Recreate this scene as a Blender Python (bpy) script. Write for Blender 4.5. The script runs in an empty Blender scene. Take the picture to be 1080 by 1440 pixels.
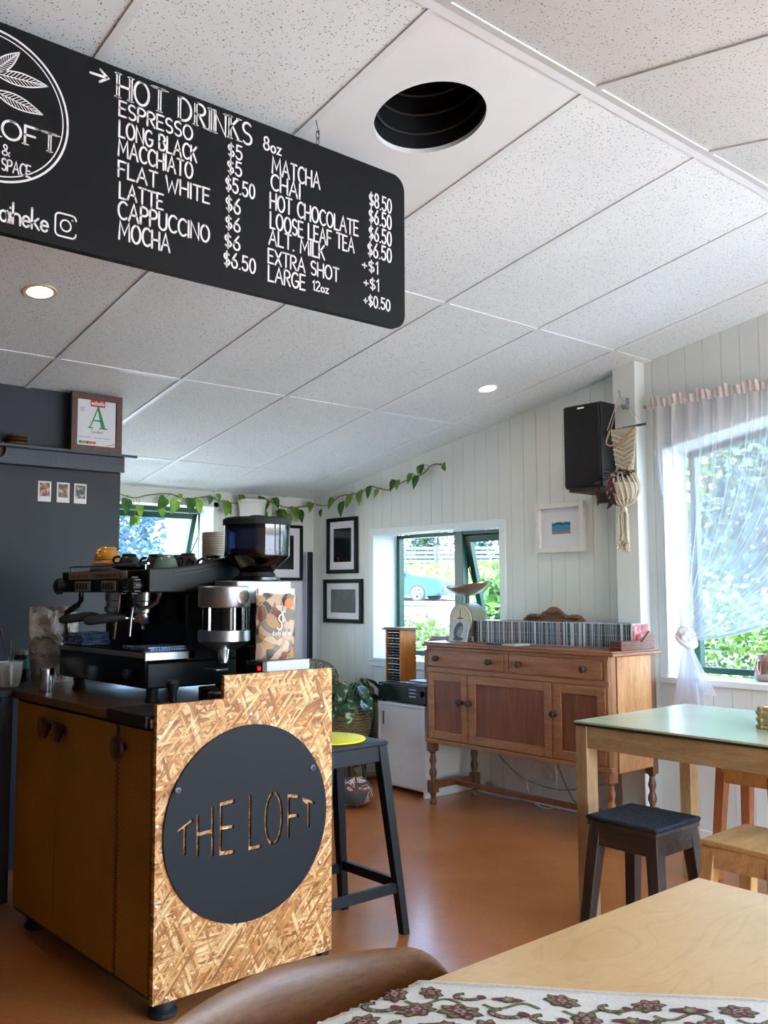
import bpy, bmesh, math, random
from mathutils import Vector, Matrix, noise as mnoise
random.seed(7)
sc = bpy.context.scene
COL = sc.collection
PI = math.pi

# ------------------------------------------------------------------ camera
CAM_H = 1.22
cam_data = bpy.data.cameras.new('camera')
cam = bpy.data.objects.new('camera', cam_data)
COL.objects.link(cam)
cam_data.sensor_fit = 'VERTICAL'
cam_data.sensor_height = 24.0
cam_data.lens = 24.0 * 1321.0 / 1440.0
cam_data.clip_start = 0.05
cam_data.clip_end = 300
_y, _p, _r = math.radians(41.25), math.radians(4.75), math.radians(-0.2)
_f = Vector((math.sin(_y) * math.cos(_p), math.cos(_y) * math.cos(_p), math.sin(_p)))
_rt = Vector((math.cos(_y), -math.sin(_y), 0))
_up = _rt.cross(_f)
_r2 = _rt * math.cos(_r) + _up * math.sin(_r)
_u2 = -_rt * math.sin(_r) + _up * math.cos(_r)
cam.matrix_world = Matrix(((_r2.x, _u2.x, -_f.x, 0), (_r2.y, _u2.y, -_f.y, 0), (_r2.z, _u2.z, -_f.z, CAM_H), (0, 0, 0, 1)))
sc.camera = cam

# ------------------------------------------------------------------ world, sun, exposure
world = bpy.data.worlds.new('sky_world')
sc.world = world
world.use_nodes = True
_nt = world.node_tree
_bg = _nt.nodes['Background']
_sky = _nt.nodes.new('ShaderNodeTexSky')
_sky.sky_type = 'NISHITA'
_sky.sun_disc = False
_sky.sun_elevation = math.radians(52)
_sky.sun_rotation = math.radians(252)
_sky.air_density = 1.0
_sky.dust_density = 2.0
_tint = _nt.nodes.new('ShaderNodeMix'); _tint.data_type = 'RGBA'; _tint.blend_type = 'MULTIPLY'
_tint.inputs[0].default_value = 1.0; _tint.inputs[7].default_value = (0.965, 1.0, 1.035, 1)      # slightly cool daylight
_nt.links.new(_sky.outputs[0], _tint.inputs[6]); _nt.links.new(_tint.outputs[2], _bg.inputs[0])
_bg.inputs[1].default_value = 1.0
sun_data = bpy.data.lights.new('sun', 'SUN')
sun = bpy.data.objects.new('sun', sun_data)
COL.objects.link(sun)
sun_data.energy = 1.9
sun_data.angle = math.radians(0.6)
sun_data.color = (0.97, 0.99, 1.0)
_sd = Vector((-0.45, -0.15, 0.88)).normalized()      # towards the sun, over the roof from behind the camera
sun.rotation_euler = _sd.to_track_quat('Z', 'Y').to_euler()
sun.location = (12, 2, 14)
sc.view_settings.view_transform = 'Standard'
sc.view_settings.look = 'None'
sc.view_settings.gamma = 1.0
sc.view_settings.use_curve_mapping = False
sc.view_settings.exposure = 2.25
cy = sc.cycles
cy.use_denoising = True
cy.max_bounces = 10
cy.diffuse_bounces = 6
cy.glossy_bounces = 4
cy.transmission_bounces = 6
cy.transparent_max_bounces = 16
cy.caustics_reflective = False
cy.caustics_refractive = False
cy.sample_clamp_indirect = 6.0

# ------------------------------------------------------------------ material helpers
def lin(c):
    if isinstance(c, str):
        c = c.lstrip('#')
        c = [int(c[i:i + 2], 16) / 255 for i in (0, 2, 4)]
    return tuple((x / 12.92 if x <= 0.04045 else ((x + 0.055) / 1.055) ** 2.4) for x in c[:3]) + (1.0,)

class NT:
    """small node-building helper around one material"""
    def __init__(s, name):
        s.m = bpy.data.materials.new(name); s.m.use_nodes = True
        s.t = s.m.node_tree; s.b = s.t.nodes['Principled BSDF']; s.out = s.t.nodes['Material Output']
    def n(s, kind, **kw):
        nd = s.t.nodes.new('ShaderNode' + kind)
        for k, v in kw.items():
            if k.startswith('i_'):
                key = k[2:]
                key = int(key) if key.isdigit() else key
                nd.inputs[key].default_value = v
            else:
                setattr(nd, k, v)
        return nd
    def l(s, a, b): s.t.links.new(a, b)
    def coord(s, scale=(1, 1, 1), rot=(0, 0, 0), loc=(0, 0, 0), kind='Object'):
        tc = s.n('TexCoord'); mp = s.n('Mapping')
        mp.inputs['Scale'].default_value = scale; mp.inputs['Rotation'].default_value = rot; mp.inputs['Location'].default_value = loc
        s.l(tc.outputs[kind], mp.inputs[0]); return mp.outputs[0]
    def ramp(s, fac, stops, interp='LINEAR'):
        r = s.n('ValToRGB'); r.color_ramp.interpolation = interp
        e = r.color_ramp.elements
        while len(e) < len(stops): e.new(0.5)
        for el, (p, c) in zip(e, stops):
            el.position = p; el.color = c if len(c) == 4 else tuple(c) + (1,)
        s.l(fac, r.inputs[0]); return r.outputs[0]
    def mix(s, fac, a, b, mode='MIX'):
        m = s.n('Mix', data_type='RGBA', blend_type=mode)
        for sock, v in ((m.inputs[0], fac), (m.inputs[6], a), (m.inputs[7], b)):
            if isinstance(v, (int, float)): sock.default_value = v
            elif isinstance(v, tuple): sock.default_value = v
            else: s.l(v, sock)
        return m.outputs[2]
    def math(s, op, a, b=0.0, c=None):
        m = s.n('Math', operation=op)
        for k, v in enumerate((a, b) if c is None else (a, b, c)):
            if isinstance(v, (int, float)): m.inputs[k].default_value = v
            else: s.l(v, m.inputs[k])
        return m.outputs[0]
    def n_sep(s, c):
        q = s.n('SeparateColor'); s.l(c, q.inputs[0]); return q.outputs[0]
    def bump(s, h, strength=0.2, dist=0.01):
        b = s.n('Bump'); b.inputs['Strength'].default_value = strength; b.inputs['Distance'].default_value = dist
        s.l(h, b.inputs['Height']); s.l(b.outputs[0], s.b.inputs['Normal'])
    def base(s, c):
        if isinstance(c, tuple): s.b.inputs['Base Color'].default_value = c
        else: s.l(c, s.b.inputs['Base Color'])
    def set(s, **kw):
        names = dict(rough='Roughness', metal='Metallic', spec='Specular IOR Level', trans='Transmission Weight', ior='IOR', coat='Coat Weight',
                     coat_rough='Coat Roughness', emit='Emission Strength', emit_col='Emission Color', alpha='Alpha', sheen='Sheen Weight', sss='Subsurface Weight')
        for k, v in kw.items(): s.b.inputs[names[k]].default_value = v
        return s

_plain = {}
def plain(hexc, rough=0.5, metal=0.0, var=0.06, scale=30, bump=0.0, **kw):
    """a simple procedural material: base colour with slight noise variation"""
    key = (hexc, rough, metal, var, scale, bump, tuple(sorted(kw.items())))
    if key in _plain: return _plain[key]
    t = NT('mat_' + hexc.strip('#')); c = lin(hexc)
    nz = t.n('TexNoise', i_Scale=scale, i_Detail=3.0); t.l(t.coord(), nz.inputs['Vector'])
    t.base(t.ramp(nz.outputs[0], [(0.3, tuple(x * (1 - var) for x in c[:3])), (0.7, tuple(min(1, x * (1 + var)) for x in c[:3]))]))
    t.set(rough=rough, metal=metal, **kw)
    if bump: t.bump(nz.outputs[0], bump, 0.003)
    _plain[key] = t.m
    return t.m

def wood(name, cols, axis='Z', scale=1.0, rough=0.45, stretch=14, coat=0.0, bump=0.08, rings=0.5):
    """grain running along axis"""
    t = NT(name)
    sc_ = {'X': (1, stretch, stretch), 'Y': (stretch, 1, stretch), 'Z': (stretch, stretch, 1)}[axis]
    v = t.coord(tuple(a * scale for a in sc_))
    n1 = t.n('TexNoise', i_Scale=2.2, i_Detail=6.0, i_Roughness=0.6, i_Distortion=rings); t.l(v, n1.inputs['Vector'])
    v2 = t.coord(tuple(a * scale * 5 for a in sc_))
    n2 = t.n('TexNoise', i_Scale=4.0, i_Detail=4.0, i_Roughness=0.7); t.l(v2, n2.inputs['Vector'])
    c1 = t.ramp(n1.outputs[0], [(0.28, lin(cols[0])), (0.5, lin(cols[1])), (0.74, lin(cols[2]))])
    dark = t.ramp(n2.outputs[0], [(0.32, (0.62, 0.58, 0.54)), (0.55, (1, 1, 1))])
    t.base(t.mix(0.75, c1, dark, 'MULTIPLY'))
    t.set(rough=rough, coat=coat)
    t.bump(n2.outputs[0], bump, 0.002)
    return t.m

# ------------------------------------------------------------------ mesh builder
class MB:
    def __init__(s): s.v = []; s.f = []; s.mi = []; s.cur = 0; s.M = None
    def mat(s, i): s.cur = i; return s
    def add(s, vs, fs):
        b = len(s.v)
        s.v += [tuple(s.M @ Vector(p)) if s.M is not None else tuple(p) for p in vs]
        s.f += [tuple(b + i for i in f) for f in fs]; s.mi += [s.cur] * len(fs); return s
    def box(s, x0, x1, y0, y1, z0, z1):
        v = [(x, y, z) for z in (z0, z1) for y in (y0, y1) for x in (x0, x1)]
        return s.add(v, [(0, 2, 3, 1), (4, 5, 7, 6), (0, 1, 5, 4), (2, 6, 7, 3), (0, 4, 6, 2), (1, 3, 7, 5)])
    def hexa(s, lo, hi):
        """8-vertex solid from two quads (bottom ccw from above, top ccw)"""
        return s.add(list(lo) + list(hi), [(3, 2, 1, 0), (4, 5, 6, 7), (0, 1, 5, 4), (1, 2, 6, 5), (2, 3, 7, 6), (3, 0, 4, 7)])
    def bar(s, a, b, w, d=None, up=(0, 0, 1), w2=None, d2=None):
        """rectangular bar from a to b, optionally tapering"""
        a, b = Vector(a), Vector(b); t = (b - a).normalized(); up = Vector(up)
        if abs(t.dot(up)) > 0.98: up = Vector((0, 1, 0)) if abs(t.y) < 0.9 else Vector((1, 0, 0))
        x = t.cross(up).normalized(); y = x.cross(t); d = d or w; w2 = w2 or w; d2 = d2 or d
        q = lambda c, ww, dd: [c + x * (i * ww / 2) + y * (j * dd / 2) for i, j in ((-1, -1), (1, -1), (1, 1), (-1, 1))]
        return s.add(q(a, w, d) + q(b, w2, d2), [(3, 2, 1, 0), (4, 5, 6, 7), (0, 1, 5, 4), (1, 2, 6, 5), (2, 3, 7, 6), (3, 0, 4, 7)])
    def lathe(s, prof, c=(0, 0, 0), n=24, axis='Z', cap=True):
        c = Vector(c); vs = []; fs = []
        R = {'Z': Matrix.Identity(3), 'X': Matrix(((0, 0, 1), (0, 1, 0), (-1, 0, 0))), '-X': Matrix(((0, 0, -1), (0, 1, 0), (1, 0, 0))),
             'Y': Matrix(((1, 0, 0), (0, 0, 1), (0, -1, 0))), '-Y': Matrix(((1, 0, 0), (0, 0, -1), (0, 1, 0)))}.get(axis) if isinstance(axis, str) else axis
        for r, z in prof:
            for k in range(n):
                a = 2 * PI * k / n; vs.append(c + R @ Vector((r * math.cos(a), r * math.sin(a), z)))
        m = len(prof)
        for j in range(m - 1):
            for k in range(n):
                k2 = (k + 1) % n; fs.append((j * n + k, j * n + k2, (j + 1) * n + k2, (j + 1) * n + k))
        if cap:
            if prof[0][0] > 1e-5: fs.append(tuple(reversed(range(n))))
            if prof[-1][0] > 1e-5: fs.append(tuple(range((m - 1) * n, m * n)))
        return s.add(vs, fs)
    def tube(s, pts, r, n=8, closed=False, flat=1.0):
        pts = [Vector(p) for p in pts]; m = len(pts); rs = r if isinstance(r, (list, tuple)) else [r] * m
        vs = []; fs = []; ref = None
        for i, p in enumerate(pts):
            a = pts[i - 1] if i > 0 else (pts[-1] if closed else p); b = pts[(i + 1) % m] if (i < m - 1 or closed) else p
            t = (b - a)
            t = t.normalized() if t.length > 1e-9 else Vector((0, 0, 1))
            if ref is None:
                ref = Vector((0, 0, 1)) if abs(t.z) < 0.9 else Vector((1, 0, 0))
            x = ref - t * ref.dot(t)
            if x.length < 1e-5: x = t.orthogonal()
            x.normalize(); ref = x; y = t.cross(x)
            for k in range(n):
                an = 2 * PI * k / n; vs.append(p + x * (math.cos(an) * rs[i] * flat) + y * (math.sin(an) * rs[i]))
        for i in range(m if closed else m - 1):
            for k in range(n):
                j = (i + 1) % m; fs.append((i * n + k, i * n + (k + 1) % n, j * n + (k + 1) % n, j * n + k))
        if not closed: fs += [tuple(reversed(range(n))), tuple(range((m - 1) * n, m * n))]
        return s.add(vs, fs)
    def prism(s, poly, a0, a1, plane='XZ'):
        """extrude a 2-D polygon along the remaining axis from a0 to a1"""
        f = {'XZ': lambda p, a: (p[0], a, p[1]), 'YZ': lambda p, a: (a, p[0], p[1]), 'XY': lambda p, a: (p[0], p[1], a)}[plane]
        n = len(poly); ar = sum(poly[i][0] * poly[(i + 1) % n][1] - poly[(i + 1) % n][0] * poly[i][1] for i in range(n))
        if (ar < 0) != (plane == 'XZ'): poly = poly[::-1]
        vs = [f(p, a0) for p in poly] + [f(p, a1) for p in poly]
        fs = [tuple(reversed(range(n))), tuple(range(n, 2 * n))] + [(i, (i + 1) % n, n + (i + 1) % n, n + i) for i in range(n)]
        return s.add(vs, fs)
    def ball(s, c, r, n=14, m=8):
        rx, ry, rz = r if isinstance(r, (tuple, list)) else (r, r, r)
        b = len(s.v); vs = []; fs = []
        for j in range(1, m):
            ph = PI * j / m
            for k in range(n):
                a = 2 * PI * k / n; vs.append((c[0] + rx * math.sin(ph) * math.cos(a), c[1] + ry * math.sin(ph) * math.sin(a), c[2] - rz * math.cos(ph)))
        vs += [(c[0], c[1], c[2] - rz), (c[0], c[1], c[2] + rz)]; lo, hi = len(vs) - 2, len(vs) - 1
        for j in range(m - 2):
            for k in range(n): fs.append((j * n + k, j * n + (k + 1) % n, (j + 1) * n + (k + 1) % n, (j + 1) * n + k))
        for k in range(n):
            fs.append((lo, (k + 1) % n, k)); fs.append((hi, (m - 2) * n + k, (m - 2) * n + (k + 1) % n))
        return s.add(vs, fs)
    def grid(s, fn, nu, nv):
        vs = [fn(i / nu, j / nv) for j in range(nv + 1) for i in range(nu + 1)]
        fs = [(j * (nu + 1) + i, j * (nu + 1) + i + 1, (j + 1) * (nu + 1) + i + 1, (j + 1) * (nu + 1) + i) for j in range(nv) for i in range(nu)]
        return s.add(vs, fs)
    def build(s, name, mats, parent=None, bevel=0.0, smooth=40, solid=0.0, sub=0, origin=None):
        me = bpy.data.meshes.new(name)
        if parent is not None: off = wloc(parent)
        elif origin is not None: off = Vector(origin)
        else:
            xs, ys, zs = zip(*s.v); off = Vector(((min(xs) + max(xs)) / 2, (min(ys) + max(ys)) / 2, min(zs)))
        me.from_pydata([tuple(Vector(p) - off) for p in s.v], [], s.f)
        for m in (mats if isinstance(mats, (list, tuple)) else [mats]): me.materials.append(m)
        me.polygons.foreach_set('material_index', s.mi)
        if smooth:
            me.polygons.foreach_set('use_smooth', [True] * len(s.f)); me.set_sharp_from_angle(angle=math.radians(smooth))
        me.update()
        o = bpy.data.objects.new(name, me); COL.objects.link(o)
        if parent is None: o.location = off
        else: o.parent = parent
        if solid:
            q = o.modifiers.new('solid', 'SOLIDIFY'); q.thickness = solid; q.offset = 0
        if bevel:
            q = o.modifiers.new('bevel', 'BEVEL'); q.width = bevel; q.segments = 2; q.limit_method = 'ANGLE'; q.angle_limit = math.radians(50)
        if sub:
            q = o.modifiers.new('sub', 'SUBSURF'); q.levels = sub; q.render_levels = sub
        return o

def wloc(o):
    v = Vector((0, 0, 0))
    while o is not None: v += o.location; o = o.parent
    return v
def tag(o, label, cat, group=None):
    o['label'] = label; o['category'] = cat
    if group: o['group'] = group
    return o
def thing(name, label, cat, loc, group=None):
    o = bpy.data.objects.new(name, None); COL.objects.link(o); o.location = loc; o.empty_display_size = 0.05
    return tag(o, label, cat, group)
def struct(o): o['kind'] = 'structure'; return o
def copy_tree(root, loc, label=None, group=None, rz=None):
    r = root.copy(); COL.objects.link(r); r.location = loc
    if rz is not None: r.rotation_euler = (0, 0, rz)
    if label: r['label'] = label
    if group: r['group'] = group
    for ch in list(root.children):
        c = ch.copy(); COL.objects.link(c); c.parent = r
        for g in list(ch.children):
            d = g.copy(); COL.objects.link(d); d.parent = c
    return r
def box1(name, mat, parent, *b, bevel=0.0):
    return MB().box(*b).build(name, mat, parent, bevel=bevel)

# ------------------------------------------------------------------ hand lettering made of strokes
def arc(cx, cy, rx, ry, a0, a1, n=12):
    return [(cx + rx * math.cos(math.radians(a0 + (a1 - a0) * i / n)), cy + ry * math.sin(math.radians(a0 + (a1 - a0) * i / n))) for i in range(n + 1)]
G = {
 'A': (.72, [[(0, 0), (.36, 1), (.72, 0)], [(.13, .36), (.59, .36)]]),
 'B': (.58, [[(0, 0), (0, 1)], [(0, 1)] + arc(.25, .76, .27, .24, 90, -90) + [(0, .52)], [(0, .52)] + arc(.28, .26, .3, .26, 90, -90) + [(0, 0)]]),
 'C': (.62, [arc(.38, .5, .38, .5, 50, 310, 16)]),
 'D': (.66, [[(0, 0), (0, 1)], [(0, 1), (.15, 1)] + arc(.2, .5, .46, .5, 90, -90, 14) + [(0, 0)]]),
 'E': (.5, [[(.5, 1), (0, 1), (0, 0), (.5, 0)], [(0, .52), (.42, .52)]]),
 'F': (.5, [[(.5, 1), (0, 1), (0, 0)], [(0, .52), (.4, .52)]]),
 'G': (.66, [arc(.36, .5, .36, .5, 50, 330, 16) + [(.68, .45), (.4, .45)]]),
 'H': (.62, [[(0, 0), (0, 1)], [(.62, 0), (.62, 1)], [(0, .5), (.62, .5)]]),
 'I': (.06, [[(.03, 0), (.03, 1)]]),
 'K': (.56, [[(0, 0), (0, 1)], [(.52, 1), (0, .42)], [(.16, .6), (.56, 0)]]),
 'L': (.48, [[(0, 1), (0, 0), (.48, 0)]]),
 'M': (.84, [[(0, 0), (.06, 1), (.42, .3), (.78, 1), (.84, 0)]]),
 'N': (.64, [[(0, 0), (0, 1), (.64, 0), (.64, 1)]]),
 'O': (.72, [arc(.36, .5, .36, .5, 90, 450, 20)]),
 'P': (.54, [[(0, 0), (0, 1)], [(0, 1)] + arc(.24, .74, .3, .26, 90, -90) + [(0, .48)]]),
 'R': (.56, [[(0, 0), (0, 1)], [(0, 1)] + arc(.24, .75, .3, .25, 90, -90) + [(0, .5)], [(.2, .5), (.56, 0)]]),
 'S': (.52, [arc(.27, .75, .25, .25, 40, 270, 10) + arc(.26, .25, .26, .25, 90, -140, 10)]),
 'T': (.6, [[(0, 1), (.6, 1)], [(.3, 1), (.3, 0)]]),
 'U': (.6, [[(0, 1), (0, .3)] + arc(.3, .3, .3, .3, 180, 360, 10) + [(.6, 1)]]),
 'W': (.92, [[(0, 1), (.22, 0), (.46, .72), (.7, 0), (.92, 1)]]),
 'X': (.6, [[(0, 0), (.6, 1)], [(0, 1), (.6, 0)]]),
 '$': (.5, [arc(.26, .68, .23, .2, 40, 270, 10) + arc(.25, .29, .24, .2, 90, -140, 10), [(.25, 1.02), (.25, -.04)]]),
 '0': (.5, [arc(.25, .5, .25, .5, 90, 450, 18)]),
 '1': (.2, [[(0, .8), (.16, 1), (.16, 0)]]),
 '2': (.5, [arc(.25, .74, .24, .26, 160, -30, 10) + [(0, 0), (.5, 0)]]),
 '5': (.5, [[(.46, 1), (.08, 1), (.05, .58)] + arc(.23, .32, .26, .31, 120, -150, 12)]),
 '6': (.5, [[(.4, 1), (.12, .62)] + arc(.25, .28, .24, .28, 150, 510, 16)]),
 '8': (.5, [arc(.25, .76, .2, .23, 270, 630, 14), arc(.25, .27, .25, .26, 90, 450, 14)]),
 '.': (.1, [[(.03, 0), (.07, .03)]]),
 '+': (.4, [[(0, .4), (.4, .4)], [(.2, .2), (.2, .6)]]),
 '&': (.6, [[(.6, .35), (.3, 0)] + arc(.22, .2, .22, .2, 270, 100, 8) + [(.36, .62)] + arc(.24, .8, .14, .18, -20, 200, 8) + [(.58, 0)]]),
 'o': (.42, [arc(.21, .25, .21, .25, 90, 450, 14)]),
 'z': (.36, [[(0, .5), (.34, .5), (0, 0), (.36, 0)]]),
 'a': (.42, [arc(.2, .26, .2, .26, 40, 400, 12), [(.4, .54), (.42, 0)]]),
 'i': (.08, [[(.03, 0), (.03, .5)], [(.03, .72), (.04, .75)]]),
 'h': (.42, [[(0, 0), (0, 1)], [(0, .36)] + arc(.2, .34, .2, .18, 170, 0, 8) + [(.4, 0)]]),
 'e': (.42, [[(.02, .28), (.4, .28)] + arc(.21, .26, .2, .26, 10, 320, 12)]),
 'k': (.4, [[(0, 0), (0, 1)], [(.36, .55), (0, .24)], [(.12, .32), (.4, 0)]]),
 'l': (.06, [[(.03, 0), (.03, 1)]]), 'm': (.66, [[(0, 0), (0, .52)], [(0, .36)] + arc(.16, .34, .16, .18, 170, 0, 6) + [(.32, 0)], [(.32, .36)] + arc(.48, .34, .16, .18, 170, 0, 6) + [(.64, 0)]]),
 'b': (.42, [[(0, 1), (0, 0)], arc(.2, .26, .2, .26, 180, 540, 12)]), 'c': (.36, [arc(.2, .26, .2, .26, 50, 310, 10)]),
 't': (.3, [[(.14, .85), (.14, 0), (.28, 0)], [(0, .52), (.3, .52)]]), 'n': (.4, [[(0, 0), (0, .52)], [(0, .34)] + arc(.2, .34, .2, .18, 170, 0, 6) + [(.4, 0)]]),
 'd': (.42, [[(.4, 1), (.4, 0)], arc(.2, .26, .2, .26, 0, 360, 12)]), 's': (.34, [arc(.17, .39, .15, .13, 40, 270, 7) + arc(.17, .13, .16, .13, 90, -140, 7)]),
 'x': (.36, [[(0, 0), (.36, .52)], [(0, .52), (.36, 0)]]), 'f': (.3, [[(.3, 1), (.16, .95), (.12, .8), (.12, 0)], [(0, .52), (.28, .52)]]), 'y': (.4, [[(0, .52), (.2, .06)], [(.4, .52), (.1, -.3)]]),
 'u': (.4, [[(0, .52), (0, .2)] + arc(.2, .2, .2, .2, 180, 360, 8) + [(.4, .52)], [(.4, .5), (.4, 0)]]), 'r': (.3, [[(0, 0), (0, .52)], [(0, .34), (.12, .5), (.3, .5)]]), 'v': (.4, [[(0, .52), (.2, 0), (.4, .52)]]),
 '9': (.5, [arc(.25, .7, .22, .28, 0, 360, 14), [(.47, .7), (.4, 0)]]), '7': (.5, [[(0, 1), (.5, 1), (.15, 0)]]), '-': (.3, [[(0, .4), (.3, .4)]]), 'Q': (.72, [arc(.36, .5, .36, .5, 90, 450, 20), [(.45, .25), (.75, -.05)]]),
 ' ': (.3, []),
}
def ribbon(mb, pts, w, place):
    """flat stroke with rounded ends; place(u,v) -> 3-D point"""
    q = [pts[0]]
    for p in pts[1:]:
        if math.hypot(p[0] - q[-1][0], p[1] - q[-1][1]) > w * 0.15: q.append(p)
    if len(q) < 2: q.append((q[0][0] + w * .1, q[0][1]))
    L = []; Rr = []
    for i, p in enumerate(q):
        a = q[max(0, i - 1)]; b = q[min(len(q) - 1, i + 1)]
        if 0 < i < len(q) - 1:
            d0 = (p[0] - a[0], p[1] - a[1]); d1 = (b[0] - p[0], b[1] - p[1]); l0 = math.hypot(*d0); l1 = math.hypot(*d1)
            n0 = (-d0[1] / l0, d0[0] / l0); n1 = (-d1[1] / l1, d1[0] / l1)
            nx, ny = n0[0] + n1[0], n0[1] + n1[1]; ln = math.hypot(nx, ny)
            if ln < 1e-6: nx, ny = n0; k = 1
            else:
                nx /= ln; ny /= ln; k = min(1.8, 1 / max(0.3, nx * n0[0] + ny * n0[1]))
        else:
            d = (b[0] - a[0], b[1] - a[1]); l = math.hypot(*d) or 1; nx, ny, k = -d[1] / l, d[0] / l, 1
        L.append((p[0] + nx * w / 2 * k, p[1] + ny * w / 2 * k)); Rr.append((p[0] - nx * w / 2 * k, p[1] - ny * w / 2 * k))
    n = len(q); vs = [place(*p) for p in L] + [place(*p) for p in Rr]
    mb.add(vs, [(i, n + i, n + i + 1, i + 1) for i in range(n - 1)])
    for p in (q[0], q[-1]):
        mb.add([place(p[0] + w / 2 * math.cos(2 * PI * k / 8), p[1] + w / 2 * math.sin(2 * PI * k / 8)) for k in range(8)], [tuple(range(8))])
def write(mb, text, x0, x1, z0, h, w, place, gap=.16, serif=False, jit=0.0):
    tot = sum(G[c][0] for c in text) + gap * (len(text) - 1); k = (x1 - x0) / tot; x = x0
    rnd = random.Random(sum(map(ord, text)))
    for c in text:
        gw, strokes = G[c]; dz = rnd.uniform(-jit, jit) * h
        for st in strokes:
            P = [(x + p[0] * k, z0 + dz + p[1] * h) for p in st]
            ribbon(mb, P, w, place)
            if serif:
                if len(st) > 1 and abs(P[0][0] - P[1][0]) < .1 * abs(P[0][1] - P[1][1]):
                    ribbon(mb, [(a + w * .55, b) for a, b in P[:2]], w, place)
                for e in (P[0], P[-1]):
                    if abs(e[1] - z0 - dz) < h * .02 or abs(e[1] - z0 - dz - h) < h * .02:
                        ribbon(mb, [(e[0] - w * 1.0, e[1]), (e[0] + w * 1.5, e[1])], w * .5, place)
        x += (gw + gap) * k
def wall_y(y): return lambda a, b: (a, y, b)            # lettering on a face that looks towards -Y
def wall_x(x): return lambda a, b: (x, -a, b)           # lettering on a face that looks towards -X (a = -Y)

# ------------------------------------------------------------------ shared materials
M_wall = plain('#dddfd9', 0.55, var=0.02, scale=4)
M_white = plain('#e3e9e8', 0.4, var=0.02, scale=6)
M_greywall = plain('#30363d', 0.55, var=0.06, scale=3, spec=.35)
M_greypaint = plain('#303b48', 0.45, var=0.05, scale=8)
M_green = plain('#1d4a3a', 0.35, var=0.05)
M_black = plain('#141416', 0.4, var=0.1)
M_blacksatin = plain('#1b1c1e', 0.3, var=0.08)
M_blackmatte = plain('#19191b', 0.75, var=0.08)
M_rubber = plain('#17181a', 0.65, var=0.1, bump=0.1)
M_steel = plain('#c9cacb', 0.22, 1.0, var=0.04)
M_brushed = plain('#b4b5b6', 0.36, 1.0, var=0.06, scale=80)
M_darksteel = plain('#4a4b4e', 0.25, 1.0, var=0.05)
M_chalk = plain('#f0efec', 0.9, var=0.05, scale=60)

def ceiling_tile_mat():
    t = NT('mineral_ceiling_tile')
    v = t.coord((1, 1, 1)); dn = t.n('TexNoise', i_Scale=160.0, i_Detail=2.0); t.l(v, dn.inputs['Vector'])
    wob = t.n('VectorMath', operation='MULTIPLY_ADD'); t.l(dn.outputs['Color'], wob.inputs[0]); wob.inputs[1].default_value = (.007, .007, .007); t.l(v, wob.inputs[2])
    col = None
    for sc_, lo, hi in ((75, .14, .19), (140, .2, .28)):
        vo = t.n('TexVoronoi', i_Scale=float(sc_)); t.l(wob.outputs[0], vo.inputs['Vector'])
        sp = t.ramp(vo.outputs['Distance'], [(lo, (0, 0, 0)), (hi, (1, 1, 1))])
        rnd = t.n('SeparateColor'); t.l(vo.outputs['Color'], rnd.inputs[0])
        keep = t.math('LESS_THAN', rnd.outputs[0], 0.42)
        m = t.mix(keep, (1, 1, 1, 1), sp)
        col = m if col is None else t.mix(1.0, col, m, 'MULTIPLY')
    big = t.n('TexNoise', i_Scale=1.4, i_Detail=3.0); t.l(v, big.inputs['Vector'])
    base = t.ramp(big.outputs[0], [(.3, lin('#dce4e3')), (.7, lin('#e6eeed'))])
    t.base(t.mix(col, lin('#77716a'), base)); t.set(rough=0.9)
    fine = t.n('TexNoise', i_Scale=220.0, i_Detail=2.0); t.l(v, fine.inputs['Vector']); t.bump(fine.outputs[0], .25, .002)
    return t.m
M_tile = ceiling_tile_mat()

def floor_mat():
    t = NT('sealed_hardboard_floor')
    v = t.coord(); a = t.n('TexNoise', i_Scale=2.2, i_Detail=5.0, i_Roughness=.6); t.l(v, a.inputs['Vector'])
    b = t.n('TexNoise', i_Scale=110.0, i_Detail=3.0); t.l(v, b.inputs['Vector'])
    c = t.ramp(a.outputs[0], [(.3, lin('#b66c38')), (.52, lin('#c17641')), (.72, lin('#ca824b'))])
    d = t.ramp(b.outputs[0], [(.3, (.86, .84, .82)), (.7, (1.0, 1.0, 1.0))])
    br = t.n('TexBrick', i_Scale=1.0); br.inputs['Mortar Size'].default_value = .0016; br.inputs['Brick Width'].default_value = 1.2; br.inputs['Row Height'].default_value = 1.2
    br.inputs['Color1'].default_value = br.inputs['Color2'].default_value = (1, 1, 1, 1); br.inputs['Mortar'].default_value = (.55, .5, .45, 1); t.l(v, br.inputs['Vector'])
    t.base(t.mix(1.0, c, d, 'MULTIPLY'))
    rr = t.n('TexNoise', i_Scale=6.0, i_Detail=4.0); t.l(v, rr.inputs['Vector'])
    ro = t.ramp(rr.outputs[0], [(.3, (.29,) * 3), (.7, (.37,) * 3)]); t.bump(b.outputs[0], .04, .002); t.set(spec=.6, rough=.23)
    return t.m
M_floor = floor_mat()

def glass_mat():
    t = NT('window_glass'); t.t.nodes.remove(t.b)
    g = t.n('BsdfGlossy', i_Roughness=.02); tr = t.n('BsdfTransparent'); tr.inputs[0].default_value = (.74, .79, .81, 1)
    lw = t.n('LayerWeight', i_Blend=.25); mx = t.n('MixShader'); t.l(t.math('MULTIPLY', lw.outputs['Fresnel'], .25), mx.inputs[0])
    t.l(tr.outputs[0], mx.inputs[1]); t.l(g.outputs[0], mx.inputs[2]); t.l(mx.outputs[0], t.out.inputs[0])
    return t.m
M_glass = glass_mat()

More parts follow.
